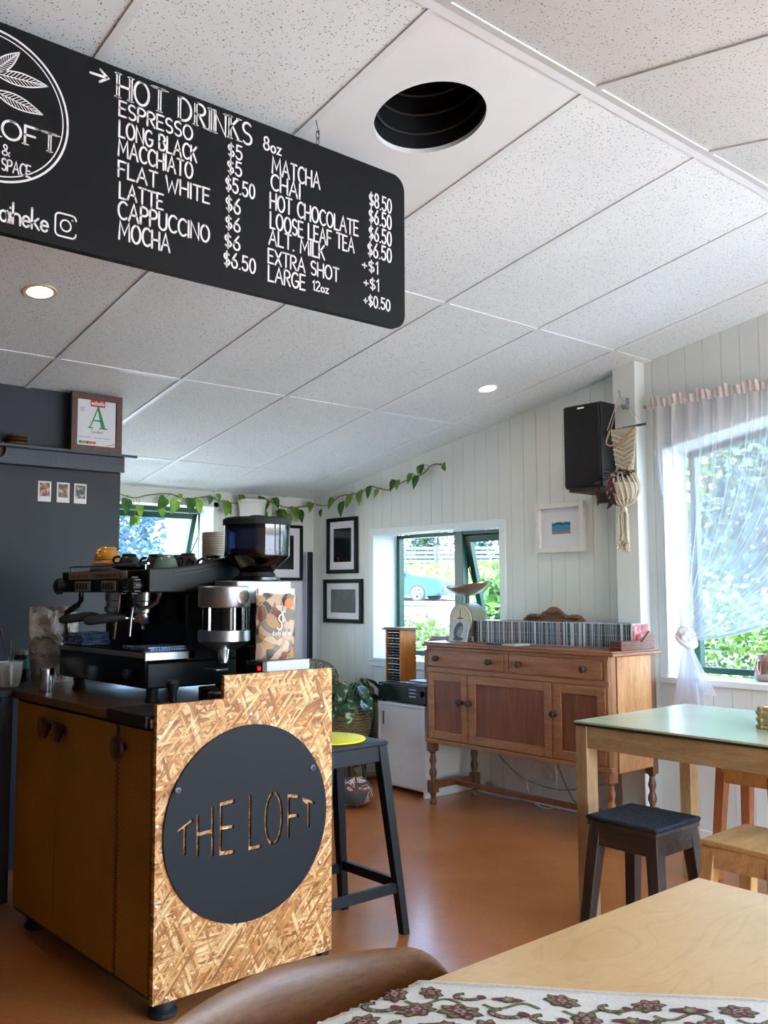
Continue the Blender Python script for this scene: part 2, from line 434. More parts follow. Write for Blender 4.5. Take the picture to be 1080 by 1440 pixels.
# ------------------------------------------------------------------ the room shell
YR, ZR, SL = 1.532, 2.6345, 0.1742
YF, XW, YB, XL = 5.69, 4.28, -1.7, -2.2
def zc(y): return ZR - SL * abs(y - YR)
def gx(i, y): return 2.13 + .6027 * i + .0175 * (y - YR)
ROWS = [1.532, 2.728, 3.912, 5.094, 6.28]
NEAR = [1.532, .35, -.832, -1.9]
HC, HR = (1.825, 1.873), .163
struct(MB().box(XL - .2, XW + .25, YB, YF + .25, -.12, 0).build('floor', M_floor, smooth=0))
mb = MB()
for rows in (ROWS, NEAR):
    for r in range(len(rows) - 1):
        y0, y1 = rows[r], rows[r + 1]
        for i in range(-8, 4):
            q = [(gx(i, y0), y0), (gx(i + 1, y0), y0), (gx(i + 1, y1), y1), (gx(i, y1), y1)]
            if rows is ROWS and r == 0 and i == -1:
                mb.mat(1); n = 48; ring = []; outer = []
                for k in range(n):
                    a = 2 * PI * k / n; c, s_ = math.cos(a), math.sin(a); ring.append((HC[0] + HR * c, HC[1] + HR * s_))
                    ts = []
                    if c > 1e-9: ts.append((q[1][0] - HC[0]) / c)
                    if c < -1e-9: ts.append((q[0][0] - HC[0]) / c)
                    if s_ > 1e-9: ts.append((y1 - HC[1]) / s_)
                    if s_ < -1e-9: ts.append((y0 - HC[1]) / s_)
                    tt = min(ts); outer.append((HC[0] + tt * c, HC[1] + tt * s_))
                for (cx_, cy_) in q:
                    k = min(range(n), key=lambda k: (outer[k][0] - cx_) ** 2 + (outer[k][1] - cy_) ** 2); outer[k] = (cx_, cy_)
                mb.add([(x, y, zc(y)) for x, y in ring + outer], [(k, (k + 1) % n, n + (k + 1) % n, n + k) for k in range(n)])
                mb.add([(x, y, zc(y) + dz) for dz in (0, .014) for x, y in ring], [(k, (k + 1) % n, n + (k + 1) % n, n + k) for k in range(n)])
                mb.mat(0)
            else:
                mb.add([(x, y, zc(y)) for x, y in q], [(0, 1, 2, 3)])
ceil = struct(mb.build('ceiling', [M_tile, M_white], smooth=0, origin=(2, 1.5, 2.3)))
# unseen roof slab added over the tiles to block light, and the dark duct above the round opening
mb = MB()
for ya, yb in ((YB - .3, YR), (YR, YF + .4)):
    mb.hexa([(XL - .3, ya, zc(ya) + .3), (XW + .5, ya, zc(ya) + .3), (XW + .5, yb, zc(yb) + .3), (XL - .3, yb, zc(yb) + .3)],
            [(XL - .3, ya, zc(ya) + .36), (XW + .5, ya, zc(ya) + .36), (XW + .5, yb, zc(yb) + .36), (XL - .3, yb, zc(yb) + .36)])
struct(mb.build('roof', M_wall, smooth=0))
mb = MB()
n = 32
rg = lambda r, dz: [(HC[0] + r * math.cos(2 * PI * k / n), HC[1] + r * math.sin(2 * PI * k / n), zc(HC[1] + r * math.sin(2 * PI * k / n)) + dz) for k in range(n)]
mb.add(rg(HR + .004, .002) + rg(HR + .004, .28), [(k, (k + 1) % n, n + (k + 1) % n, n + k) for k in range(n)] + [tuple(range(n, 2 * n))])
for zz in (.06, .12, .18): mb.tube(rg(HR - .004, zz), .006, 6, closed=True)
duct = mb.build('vent_duct', plain('#060606', .5, var=.3))
tag(duct, 'round black open duct hole in the smooth white ceiling panel', 'vent')
# T-bar grid
mb = MB()
def tbar(p, q, w=.012, dz=.005):
    a = Vector((q[0] - p[0], q[1] - p[1], 0)).normalized(); nx, ny = -a.y * w, a.x * w
    c = [(p[0] - nx, p[1] - ny), (q[0] - nx, q[1] - ny), (q[0] + nx, q[1] + ny), (p[0] + nx, p[1] + ny)]
    mb.hexa([(x, y, zc(y) - dz) for x, y in c], [(x, y, zc(y) + .01) for x, y in c])
for i in range(-8, 5):
    tbar((gx(i, YR), YR), (gx(i, YF), YF)); tbar((gx(i, YB), YB), (gx(i, YR), YR))
for y in ROWS[1:-1] + NEAR[1:-1]: tbar((XL, y), (XW, y + .02), dz=.004)
tbar((XL, YR - .012), (XW, YR - .012), .014); tbar((XL, YR + .012), (XW, YR + .012), .014)
struct(mb.build('trim_1', plain('#dfe4e4', .4, var=.02), smooth=0))

# right wall: tongue-and-groove boards with two window openings and an unseen one added for light
W1 = (3.803, 4.990, .742, 1.612)
W2 = (.90, 2.692, .762, None)
W_ADDED = (-1.5, .45, .30, 2.0)  # unseen opening behind the camera, added to let in light
def head(w, y): return w[3] if w[3] is not None else 1.953 + .17 * (2.70 - y)
def wall_cols(y0, y1, openings):
    """vertical pieces of a wall between y0 and y1 that keep clear of the openings"""
    cuts = sorted({y0, y1} | {v for w in openings for v in w[:2] if y0 < v < y1} | ({YR} if y0 < YR < y1 else set()))
    out = []
    for a, b in zip(cuts, cuts[1:]):
        m = (a + b) / 2; lo = lambda y: 0.0
        w = next((w for w in openings if w[0] < m < w[1]), None)
        if w:
            out.append((a, b, (0, 0), (w[2], w[2]))); out.append((a, b, (head(w, a), head(w, b)), (zc(a) + .3, zc(b) + .3)))
        else: out.append((a, b, (0, 0), (zc(a) + .3, zc(b) + .3)))
    return out
mb = MB(); OPS = (W1, W2, W_ADDED); PITCH = .0985; y = 5.69
while y > YB:
    y2 = max(YB, y - PITCH)
    for a, b, zl, zh in wall_cols(y2 + .0012, y - .0012, OPS):
        mb.hexa([(XW, a, zl[0]), (XW + .006, a, zl[0]), (XW + .006, b, zl[1]), (XW, b, zl[1])], [(XW, a, zh[0]), (XW + .006, a, zh[0]), (XW + .006, b, zh[1]), (XW, b, zh[1])])
    y = y2
for a, b, zl, zh in wall_cols(YB, YF, OPS):
    mb.hexa([(XW + .0035, a, zl[0]), (XW + .22, a, zl[0]), (XW + .22, b, zl[1]), (XW + .0035, b, zl[1])], [(XW + .0035, a, zh[0]), (XW + .22, a, zh[0]), (XW + .22, b, zh[1]), (XW + .0035, b, zh[1])])
struct(mb.build('wall_right', M_wall, smooth=0, bevel=0))
# far wall with the left window
mb = MB(); o3 = (2.35, 3.407, 1.008, 1.80)
for x0, x1, z0, z1 in ((1.9, o3[0], 0, 2.4), (o3[1], XW + .2, 0, 2.4), (o3[0], o3[1], 0, o3[2]), (o3[0], o3[1], o3[3], 2.4)): mb.box(x0, x1, YF, YF + .18, z0, z1)
struct(mb.build('wall_far', M_wall, smooth=0))
struct(MB().prism([(4.28, 0), (4.38, 0), (4.38, zc(4.38) + .05), (4.28, zc(4.28) + .05)], XL, 2.04, 'YZ').build('wall_kitchen', M_greywall, smooth=0))
struct(MB().box(1.94, 2.04, 4.38, YF, 0, 2.3).build('wall_inner', M_wall, smooth=0))
struct(MB().box(XL - .15, XL, YB, 4.38, 0, 2.9).build('wall_left', M_greywall, smooth=0))  # unseen dark wall, put in to keep light off the kitchen side
mb = MB()
for b in ((XL, 1.4, 0, 2.5), (4.2, XW + .2, 0, 2.5), (1.4, 4.2, 2.05, 2.5)): mb.box(b[0], b[1], YB - .12, YB, b[2], b[3])
struct(mb.build('wall_back', M_wall, smooth=0))  # unseen wall, its opening shaped to steer daylight into the room
struct(MB().box(4.19, XW, 2.78, 2.92, 0, zc(2.85) + .02).build('trim_2', M_wall, bevel=.003))
struct(MB().box(XW - .014, XW, 2.92, YF, 0, .045).box(XW - .014, XW, YB, 2.78, 0, .045).build('baseboard_right', M_white, bevel=.003))
struct(MB().box(2.04, XW - .014, YF - .014, YF, 0, .045).build('baseboard_far', M_white, bevel=.003))

# ------------------------------------------------------------------ windows (frames, panes, linings)
def pane(parent, name, vs): return MB().add(vs, [(0, 1, 2, 3)]).build(name, M_glass, parent, smooth=0)
XF = 4.48
def win_root(name, loc):
    o = bpy.data.objects.new(name, None); COL.objects.link(o); o.location = loc; return struct(o)
w1 = win_root('window_1', (XF, 4.4, .755))
mb = MB(); fy0, fy1, fz0, fz1 = 3.72, 4.975, .77, 1.605
mb.box(XF, XF + .05, fy1 - .028, fy1, fz0, fz1).box(XF, XF + .05, fy0, fy0 + .03, fz0, fz1).box(XF, XF + .05, fy0, fy1, fz1 - .024, fz1).box(XF, XF + .05, fy0, fy1, fz0, fz0 + .035).box(XF - .005, XF + .05, 4.318, 4.395, fz0, fz1)
mb.build('window_frame', M_green, w1, bevel=.003)
pane(w1, 'glass_pane', [(XF + .03, 4.395, fz0 + .03), (XF + .03, fy1 - .025, fz0 + .03), (XF + .03, fy1 - .025, fz1 - .02), (XF + .03, 4.395, fz1 - .02)])
def sash1(u, v):            # u along the sash, v down from its hinge line: the open top-hung leaf
    return (XF + .004 + .247 * v, u, 1.575 - v * .97)
mb = MB(); SB = .76
for u0, u1, v0, v1 in ((4.27, 4.312, 0, SB), (3.74, 3.78, 0, SB), (3.74, 4.312, 0, .045), (3.74, 4.312, SB - .05, SB)):
    lo = [sash1(u0, v1), sash1(u1, v1), sash1(u1, v0), sash1(u0, v0)]
    mb.hexa(lo, [(p[0] + .035, p[1], p[2] + .009) for p in lo])
sa = mb.build('sash', M_green, w1, bevel=.002)
pane(sa, 'glass_pane', [tuple(Vector(sash1(a, b)) + Vector((.018, 0, 0))) for a, b in ((3.775, SB - .04), (4.275, SB - .04), (4.275, .04), (3.775, .04))])
MB().bar((XF + .05, 4.315, 1.37), sash1(4.305, .12), .012, .006).bar((XF + .05, 4.315, 1.37), sash1(4.305, .34), .008, .005).build('stay_arm', M_black, w1)
mb = MB()      # white lining boards and architrave
mb.box(XW + .021, XF, 4.984, 5.002, .756, 1.605).box(XW + .021, XF, 3.79, 3.809, .756, 1.605).box(XW + .021, XF, 3.79, 5.002, 1.6055, 1.622).box(XW - .03, XF, 3.77, 5.02, .735, .755)
mb.box(XW - .014, XW + .02, 4.982, 5.026, .7552, 1.604).box(XW - .014, XW + .02, 3.765, 3.811, .7552, 1.604).box(XW - .0145, XW + .02, 3.765, 5.026, 1.604, 1.648).box(XW - .02, XW - .0005, 3.763, 5.028, .70, .7345)
mb.build('lining', M_white, w1, bevel=.002)

w2 = win_root('window_2', (XF, 1.8, .775))
y0, y1 = .86, 2.665; hz = lambda y: 1.949 + .165 * (2.67 - y)
mb = MB()
mb.prism([(y1, .79), (y1, hz(y1)), (y1 - .032, hz(y1) + .004), (y1 - .032, .79)], XF + .02, XF + .07, 'YZ')
mb.prism([(y0, hz(y0)), (y1, hz(y1)), (y1, hz(y1) - .035), (y0, hz(y0) - .035)], XF + .02, XF + .07, 'YZ').box(XF + .02, XF + .07, y0, y1, .785, .815).box(XF + .02, XF + .07, y0, y0 + .03, .79, 2.22)
mb.build('window_frame', M_green, w2, bevel=.002)
MB().add([(XF + .045, y0, .8), (XF + .045, y1 - .02, .8), (XF + .045, y1 - .02, hz(y1) - .02), (XF + .045, y0, hz(y0) - .02)], [(0, 1, 2, 3)]).build('glass_pane', M_glass, w2, smooth=0)
mb = MB()
mb.prism([(2.692, .775), (2.692, head(W2, 2.692)), (2.684, head(W2, 2.684)), (2.684, .775)], XW + .001, XF + .03, 'YZ')
mb.prism([(.9, head(W2, .9)), (2.692, head(W2, 2.692)), (2.692, head(W2, 2.692) - .012), (.9, head(W2, .9) - .012)], XW + .001, XF + .03, 'YZ')
mb.box(XW - .025, XF + .03, .86, 2.72, .745, .775)
mb.build('lining', M_white, w2, bevel=.002)

w3 = win_root('window_3', (2.9, YF + .18, 1.02))
yf = YF + .165; a0, a1, b0, b1 = 2.36, 3.445, 1.04, 1.80
mb = MB().box(a1 - .035, a1, yf, yf + .05, b0, b1 + .01).box(a0, a0 + .03, yf, yf + .05, b0, b1).box(a0, a1, yf, yf + .05, b1 - .03, b1 + .01).box(a0, a1, yf, yf + .05, b0, b0 + .03)
mb.build('window_frame', M_green, w3, bevel=.002)
s3 = lambda u, v: (u, yf + .05 + .32 * v, b1 - .035 - v * .95)
mb = MB(); SB3 = .70
for u0, u1, v0, v1 in ((3.37, 3.408, 0, SB3), (2.38, 2.42, 0, SB3), (2.38, 3.408, 0, .04), (2.38, 3.408, SB3 - .045, SB3)):
    lo = [s3(u0, v1), s3(u1, v1), s3(u1, v0), s3(u0, v0)]; mb.hexa(lo, [(p[0], p[1] + .03, p[2] + .01) for p in lo])
sa = mb.build('sash', M_green, w3)
pane(sa, 'glass_pane', [tuple(Vector(s3(a, b)) + Vector((0, .015, 0))) for a, b in ((2.41, SB3 - .04), (3.375, SB3 - .04), (3.375, .035), (2.41, .035))])
MB().bar((3.412, yf + .05, 1.6), s3(3.4, .33), .008, .006).build('stay_arm', M_black, w3)
MB().box(3.407, 3.445, YF - .006, YF, 1.0, 1.835).box(2.3, 3.445, YF - .006, YF, 1.80, 1.835).box(2.3, 3.445, YF - .02, yf, 1.0, 1.02).build('lining', M_white, w3, bevel=.002)

w_added = win_root('added_window', (XF, -.5, .3))  # unseen window, added only for the light it lets in
MB().box(XF, XF + .05, -1.5, -1.46, .3, 2.0).box(XF, XF + .05, .41, .45, .3, 2.0).box(XF, XF + .05, -1.46, .41, 1.96, 2.0).box(XF, XF + .05, -1.46, .41, .3, .34).build('window_frame', M_green, w_added)
pane(w_added, 'glass_pane', [(XF + .03, -1.47, .33), (XF + .03, .42, .33), (XF + .03, .42, 1.97), (XF + .03, -1.47, 1.97)])

# ------------------------------------------------------------------ recessed downlights
def downlight(x, y, label):
    z = zc(y); t = thing('downlight', label, 'ceiling light', (x, y, z), 'recessed downlights in the ceiling')
    ax = Matrix.Rotation(math.atan(SL), 3, 'X')
    R = Matrix.Rotation(math.atan(-SL), 3, 'X')
    MB().lathe([(.042, .004), (.046, -.004), (.060, -.005), (.062, .002)], (x, y, z), 32, R, cap=False).build('rim', plain('#d8c9a8' if x < 2 else '#e5e3de', .35), t)
    e = NT('downlight_glow'); e.base((1, 1, 1, 1)); e.set(emit=16.0, emit_col=lin('#ffe2b4') if x < 2 else lin('#fff0d8'))
    MB().lathe([(.0001, 0), (.043, 0)], (x, y, z - .003), 32, R, cap=False).build('lamp', e.m, t)
downlight(1.273, 3.362, 'glowing round downlight below the left part of the menu board')
downlight(3.734, 3.403, 'glowing round downlight in the ceiling near the wall speaker')

# ------------------------------------------------------------------ counter with yellow pegboard doors and the strand-board end panel
def pegboard_mat():
    t = NT('yellow_pegboard'); v = t.coord((1, 1, 1)); sp = t.n('SeparateXYZ'); t.l(v, sp.inputs[0])
    P = .0165
    h = t.math('ADD', sp.outputs[0], sp.outputs[1])
    def dots(off):
        a = t.math('SUBTRACT', t.math('FRACT', t.math('ADD', t.math('DIVIDE', h, P), 50 + off)), .5)
        b = t.math('SUBTRACT', t.math('FRACT', t.math('ADD', t.math('DIVIDE', sp.outputs[2], P), 50 + off)), .5)
        return t.math('LESS_THAN', t.math('ADD', t.math('MULTIPLY', a, a), t.math('MULTIPLY', b, b)), .014)
    d = t.math('MAXIMUM', dots(0.0), dots(.5))
    nz = t.n('TexNoise', i_Scale=5.0, i_Detail=4.0); t.l(v, nz.inputs['Vector'])
    c = t.ramp(nz.outputs[0], [(.3, lin('#96691a')), (.7, lin('#a8781f'))])
    t.base(t.mix(d, c, lin('#1c1306'))); t.set(rough=.6)
    return t.m
M_peg = pegboard_mat()

def osb_mat():
    t = NT('oriented_strand_board')
    v = t.coord(); rnd = random.Random(3); col = None
    dst = t.n('TexNoise', i_Scale=26.0, i_Detail=2.0); t.l(v, dst.inputs['Vector'])
    wob = t.n('VectorMath', operation='MULTIPLY_ADD'); t.l(dst.outputs['Color'], wob.inputs[0]); wob.inputs[1].default_value = (.007, .0, .007); t.l(v, wob.inputs[2])
    layers = [(-58, 9, 62), (78, 10, 80), (12, 8, 54), (38, 11, 84), (-24, 9, 60), (62, 12, 110), (-80, 10, 76), (-42, 13, 120), (20, 10, 66), (2, 14, 130), (-68, 11, 92), (48, 12, 140)]
    for k, (ang, sa, sb) in enumerate(layers):
        mp = t.n('Mapping'); mp.inputs['Rotation'].default_value = (0, math.radians(ang), 0); mp.inputs['Scale'].default_value = (1, 1, 1); t.l(wob.outputs[0], mp.inputs[0])
        mq = t.n('VectorMath', operation='MULTIPLY_ADD'); t.l(mp.outputs[0], mq.inputs[0]); mq.inputs[1].default_value = (sa, 0, sb); mq.inputs[2].default_value = (rnd.random() * 9, 0, rnd.random() * 9)
        vo = t.n('TexVoronoi', i_Scale=1.0, i_Randomness=1.0); t.l(mq.outputs[0], vo.inputs['Vector'])
        c = t.ramp(t.math('FRACT', t.math('MULTIPLY', t.n_sep(vo.outputs['Color']), 7.31)), [(.0, lin('#96602f')), (.22, lin('#b98246')), (.45, lin('#cf9c60')), (.70, lin('#dfb27a')), (.95, lin('#efcf9f'))])
        edge = t.ramp(vo.outputs['Distance'], [(.35, (1, 1, 1)), (.75, (.55, .47, .38))])
        c = t.mix(.8, c, edge, 'MULTIPLY')
        if col is None: col = c
        else: col = t.mix(t.math('GREATER_THAN', t.n_sep(vo.outputs['Color']), .66), col, c)
    fib = t.n('TexNoise', i_Scale=90.0, i_Detail=3.0); t.l(v, fib.inputs['Vector'])
    col = t.mix(.5, col, t.ramp(fib.outputs[0], [(.3, (.72, .66, .6)), (.6, (1, 1, 1))]), 'MULTIPLY')
    t.base(t.mix(1.0, col, (.98, .87, .74, 1), 'MULTIPLY')); t.set(rough=.48, spec=.35)
    bw = t.n('RGBToBW'); t.l(col, bw.inputs[0]); t.bump(bw.outputs[0], .2, .002)
    return t.m
M_osb = osb_mat()
M_wengetop = wood('dark_worktop_wood', ('#3a1d0e', '#5a2f18', '#744224'), 'Y', 1.2, .36, 12, coat=.0)
M_knobwood = plain('#3a1711', .35, var=.15)
M_boxblack = plain('#0d0e10', .45, var=.15)

ct = thing('counter_cabinet', 'front counter cabinet with dark yellow pegboard doors and strand board end', 'counter', (1.62, 3.03, 0))
MB().box(1.318, 1.935, 2.498, 3.578, .062, .824).build('body', M_boxblack, ct, bevel=.002)
for n_, (a, b, ky) in enumerate(((3.188, 3.553, 3.242), (2.733, 3.183, 3.125), (2.511, 2.712, 2.676))):
    d = MB().box(1.306, 1.319, a, b, .08, .815).build('door', M_peg, ct, bevel=.0015)
    MB().lathe([(.0, -.036), (.030, -.035), (.037, -.031), (.037, -.022), (.032, -.018), (.014, -.016), (.012, 0)], (1.306, ky, .752), 28, 'X').build('knob', M_knobwood, d)
pn = MB().prism([(1.308, .062), (1.943, .062), (1.943, .964), (1.53, .964), (1.53, .894), (1.308, .894)], 2.48, 2.498, 'XZ').build('end_panel', M_osb, ct, bevel=.001)
for x, z in [(1.317, .796), (1.352, .833), (1.627, .834), (1.901, .836), (1.314, .546), (1.316, .325), (1.316, .105), (1.352, .068), (1.627, .069), (1.898, .337), (1.904, .067)]:
    MB().lathe([(.0045, 0), (.0045, .0008), (.002, .0016), (0, .0012)], (x, 2.48, z + .006), 10, '-Y').build('screw', M_steel, pn)
for x, y in ((1.376, 2.545), (1.776, 2.545), (1.885, 2.60), (1.376, 3.5), (1.9, 3.5)):
    MB().lathe([(.038, 0), (.042, .006), (.042, .016), (.03, .024), (.03, .034), (.036, .036), (.036, .05), (.03, .062)], (x, y, 0), 20).build('foot', M_rubber, ct)
wt = MB().box(1.298, 1.945, 2.50, 3.60, .826, .852).build('worktop', M_wengetop, bevel=.002)
tag(wt, 'dark glossy brown wooden worktop of the front counter', 'worktop')
mt = MB().box(1.290, 1.60, 2.512, 2.77, .852, .861).box(1.289, 1.297, 2.512, 2.77, .826, .861).build('bar_mat', M_rubber, bevel=.003)
tag(mt, 'black rubber mat hanging over the front counter worktop edge', 'mat')

sg = thing('round_sign', 'large round black sign reading THE LOFT bolted on the strand board', 'sign', (1.622, 2.475, .5175))
def rod2(a, b, w):
    d = Vector((b[0] - a[0], b[1] - a[1])); l = d.length; d /= l; nx, ny = -d.y * w / 2, d.x * w / 2
    return [(a[0] + nx, a[1] + ny), (b[0] + nx, b[1] + ny), (b[0] - nx, b[1] - ny), (a[0] - nx, a[1] - ny)]
def cutouts():
    w, t = .0085, .0115; L = []
    T = lambda bar_a, bar_b, stem_x0, stem_x1, zt, zb: L.append([(bar_a[0], bar_a[1]), (bar_b[0], bar_b[1]), (bar_b[0] + .001, bar_b[1] - t), (stem_x0 + w / 2 + .001, zt - t + .002), (stem_x1 + w / 2, zb), (stem_x1 - w / 2, zb), (stem_x0 - w / 2, zt - t - .003), (bar_a[0] + .001, bar_a[1] - t)])
    T((1.3753, .5341), (1.4243, .5600), 1.3985, 1.3991, .549, .4599)
    L.append([(1.4406 - w / 2, .5673), (1.4406 + w / 2, .5673), (1.442 + w / 2, .516), (1.4905 - w / 2, .518), (1.4899 - w / 2, .5812), (1.4899 + w / 2, .5812), (1.4918 + w / 2, .4397), (1.4918 - w / 2, .4397), (1.4912 - w / 2, .5065), (1.442 + w / 2, .5045), (1.4424 + w / 2, .4488), (1.4424 - w / 2, .4488)])
    x = 1.5193; L.append([(x - w / 2, .5905), (1.5666, .5945), (1.5666, .5825), (x + w / 2, .579), (x + w / 2, .521), (1.5635, .519), (1.5635, .508), (x + w / 2, .5095), (x + w / 2, .4485), (1.5684, .445), (1.5684, .4335), (x - w / 2, .4365)])
    x = 1.6215; L.append([(x - w / 2, .5987), (x + w / 2, .5987), (x + w / 2, .4435), (1.6635, .4455), (1.6635, .4335), (x - w / 2, .4318)])
    for s in (1, -1):
        o = arc(1.7085, .5153, .0345, .083, 90 - 6, -90 + 6, 18) if s > 0 else arc(1.7085, .5153, .0345, .083, 90 + 6, 270 - 6, 18)
        i = arc(1.7085, .5153, .0255, .0715, 90 - 8, -90 + 8, 18) if s > 0 else arc(1.7085, .5153, .0255, .0715, 90 + 8, 270 - 8, 18)
        L.append(o + i[::-1])
    x = 1.765; L.append([(x - w / 2, .581), (1.8053, .573), (1.8053, .562), (x + w / 2, .569), (x + w / 2, .5165), (1.803, .5145), (1.803, .504), (x + w / 2, .505), (x + w / 2, .4468), (x - w / 2, .4468)])
    T((1.8179, .5633), (1.8658, .5435), 1.843, 1.8434, .552, .4653)
    return L
cu = bpy.data.curves.new('sign_outline', 'CURVE'); cu.dimensions = '2D'; cu.fill_mode = 'BOTH'; cu.extrude = .003
for P in [arc(1.622, .5175, .292, .292, 0, 360 - 360 / 96, 95)] + cutouts():
    spn = cu.splines.new('POLY'); spn.points.add(len(P) - 1); spn.use_cyclic_u = True
    for q, p in zip(spn.points, P): q.co = (p[0] - 1.622, p[1] - .5175, 0, 1)
tmp = bpy.data.objects.new('sign_outline', cu); COL.objects.link(tmp); bpy.context.view_layer.update()
me = bpy.data.meshes.new_from_object(tmp.evaluated_get(bpy.context.evaluated_depsgraph_get()))
bpy.data.objects.remove(tmp); me.name = 'disc'; me.transform(Matrix.Rotation(PI / 2, 4, 'X')); me.materials.clear(); me.materials.append(plain('#111215', .6, var=.03, scale=8, spec=.25))
o = bpy.data.objects.new('disc', me); COL.objects.link(o); o.parent = sg
for x, z in ((1.373, .646), (1.857, .651)):
    MB().lathe([(.011, 0), (.011, .003), (.009, .0045), (.004, .0045), (.003, .002), (0, .002)], (x, 2.472, z), 18, '-Y').build('bolt', plain('#34393f', .4), sg)

# back counter running along the kitchen wall
bc = thing('back_counter', 'dark blue grey back counter under the polaroids with yellow drawer fronts', 'counter', (.4, 3.93, 0))
MB().box(-.6, 1.30, 3.605, 4.278, .10, .826).box(1.256, 1.30, 3.585, 3.61, .08, .826).box(-.6, 1.26, 3.66, 4.2, 0, .1).build('body', M_greypaint, bc, bevel=.002)
for x0, x1, z0, z1 in ((.62, 1.254, .50, .80), (.62, 1.254, .085, .49)): MB().box(x0, x1, 3.586, 3.60, z0, z1).build('drawer', M_peg, bc, bevel=.0015)
MB().box(-.6, 1.297, 3.585, 4.278, .826, .852).box(1.297, 1.96, 3.602, 4.278, .826, .852).build('counter_top', plain('#2c2b2c', .3, var=.1, scale=12), bc, bevel=.002)

# ------------------------------------------------------------------ menu board
YBD = 2.03
bd = thing('menu_board', 'long black hanging menu board listing hot drinks and prices in chalk', 'menu board', (1.1, 2.04, 1.995))
def rrect(x0, x1, z0, z1, r, n=6):
    return arc(x1 - r, z1 - r, r, r, 0, 90, n) + arc(x0 + r, z1 - r, r, r, 90, 180, n) + arc(x0 + r, z0 + r, r, r, 180, 270, n) + arc(x1 - r, z0 + r, r, r, 270, 360, n)
MB().prism(rrect(.38, 1.867, 1.995, 2.466, .045), 2.03, 2.052, 'XZ').build('board', plain('#0a0b0c', .62, var=.08, scale=14, spec=.25), bd, bevel=.001)
P_ = wall_y(YBD - .0006)
TXT = [("HOT DRINKS", .940, 1.318, 2.393, .058, 'T'), ("ESPRESSO", .946, 1.142, 2.348, .036), ("LONG BLACK", .947, 1.155, 2.297, .039), ("MACCHIATO", .946, 1.144, 2.250, .040), ("FLAT WHITE", .947, 1.193, 2.199, .038),
 ("LATTE", .951, 1.064, 2.148, .038), ("CAPPUCCINO", .949, 1.194, 2.098, .042), ("MOCHA", .952, 1.084, 2.047, .043), ("$5", 1.247, 1.289, 2.342, .037), ("$5", 1.246, 1.288, 2.297, .037), ("$5.50", 1.241, 1.329, 2.249, .038),
 ("$6", 1.242, 1.285, 2.196, .040), ("$6", 1.242, 1.285, 2.148, .036), ("$6", 1.240, 1.285, 2.099, .037), ("$6.50", 1.238, 1.333, 2.049, .038), ("8oz", 1.357, 1.413, 2.395, .036), ("MATCHA", 1.385, 1.545, 2.338, .045),
 ("CHAI", 1.382, 1.477, 2.291, .043), ("HOT CHOCOLATE", 1.379, 1.684, 2.238, .043), ("LOOSE LEAF TEA", 1.380, 1.669, 2.185, .043), ("ALT. MILK", 1.376, 1.562, 2.140, .040), ("EXTRA SHOT", 1.374, 1.613, 2.088, .038), ("LARGE", 1.375, 1.495, 2.039, .041),
 ("12oz", 1.522, 1.576, 2.046, .026), ("$8.50", 1.727, 1.813, 2.341, .042), ("$6.50", 1.726, 1.812, 2.291, .042), ("$6.50", 1.726, 1.812, 2.240, .042), ("$6.50", 1.721, 1.812, 2.190, .041), ("+$1", 1.700, 1.760, 2.143, .035), ("+$1", 1.706, 1.763, 2.092, .034), ("+$0.50", 1.706, 1.806, 2.041, .033)]
for T in TXT:
    mb = MB(); title = len(T) > 5
    write(mb, T[0], T[1], T[2], T[3], T[4], .0062 if title else .0053 * (T[4] / .04) ** .5, P_, serif=title, jit=.02, gap=.22 if title else .18)
    mb.build('lettering', M_chalk, bd, smooth=0)
mb = MB(); ribbon(mb, [(.873, 2.427), (.914, 2.429)], .006, P_); ribbon(mb, [(.897, 2.443), (.916, 2.429), (.896, 2.413)], .006, P_); mb.build('arrow', M_chalk, bd, smooth=0)
mb = MB()
CX, CZ = .652, 2.275
for r, w in ((.170, .005), (.159, .0028)): ribbon(mb, [(CX + r * math.cos(a), CZ + r * math.sin(a)) for a in [2 * PI * k / 64 for k in range(65)]], w, P_)
write(mb, "THE LOFT", .49, .797, 2.207, .042, .0055, P_, serif=True)
write(mb, "&", .678, .694, 2.168, .024, .003, P_); write(mb, "SPACE", .678, .740, 2.134, .026, .0036, P_)
def leaf(x0, z0, x1, z1, wd):
    d = Vector((x1 - x0, z1 - z0)); n_ = Vector((-d.y, d.x)).normalized()
    q = lambda t, s: (x0 + d.x * t + n_.x * wd * s * math.sin(PI * t ** .85), z0 + d.y * t + n_.y * wd * s * math.sin(PI * t ** .85))
    ribbon(mb, [q(k / 14, 1) for k in range(15)], .003, P_); ribbon(mb, [q(k / 14, -1) for k in range(15)], .003, P_); ribbon(mb, [q(0, 0), q(1, 0)], .0024, P_)
    for k in range(2, 12):
        for s in (1, -1): ribbon(mb, [q(k / 14, 0), q(min(.98, k / 14 + .12), .9 * s)], .0016, P_)
for s in (1, -1):
    f = lambda x: CX + s * (x - CX)
    leaf(f(.652), 2.345, f(.709), 2.412, .013); leaf(f(.657), 2.345, f(.774), 2.357, .015); leaf(f(.657), 2.305, f(.764), 2.287, .015)
ribbon(mb, [(CX, 2.26), (CX, 2.40)], .003, P_)
mb.build('logo_drawing', M_chalk, bd, smooth=0)
mb = MB(); write(mb, "aiheke", .677, .783, 2.020, .046, .005, P_, gap=.1); mb.build('lettering', M_chalk, bd, smooth=0)
mb = MB(); ribbon(mb, rrect(.799, .847, 2.019, 2.072, .010) + [(.847, 2.03)], .004, P_); ribbon(mb, [(.823 + .012 * math.cos(a), 2.0455 + .013 * math.sin(a)) for a in [2 * PI * k / 24 for k in range(25)]], .0038, P_); ribbon(mb, [(.838, 2.061), (.8385, 2.0615)], .005, P_)
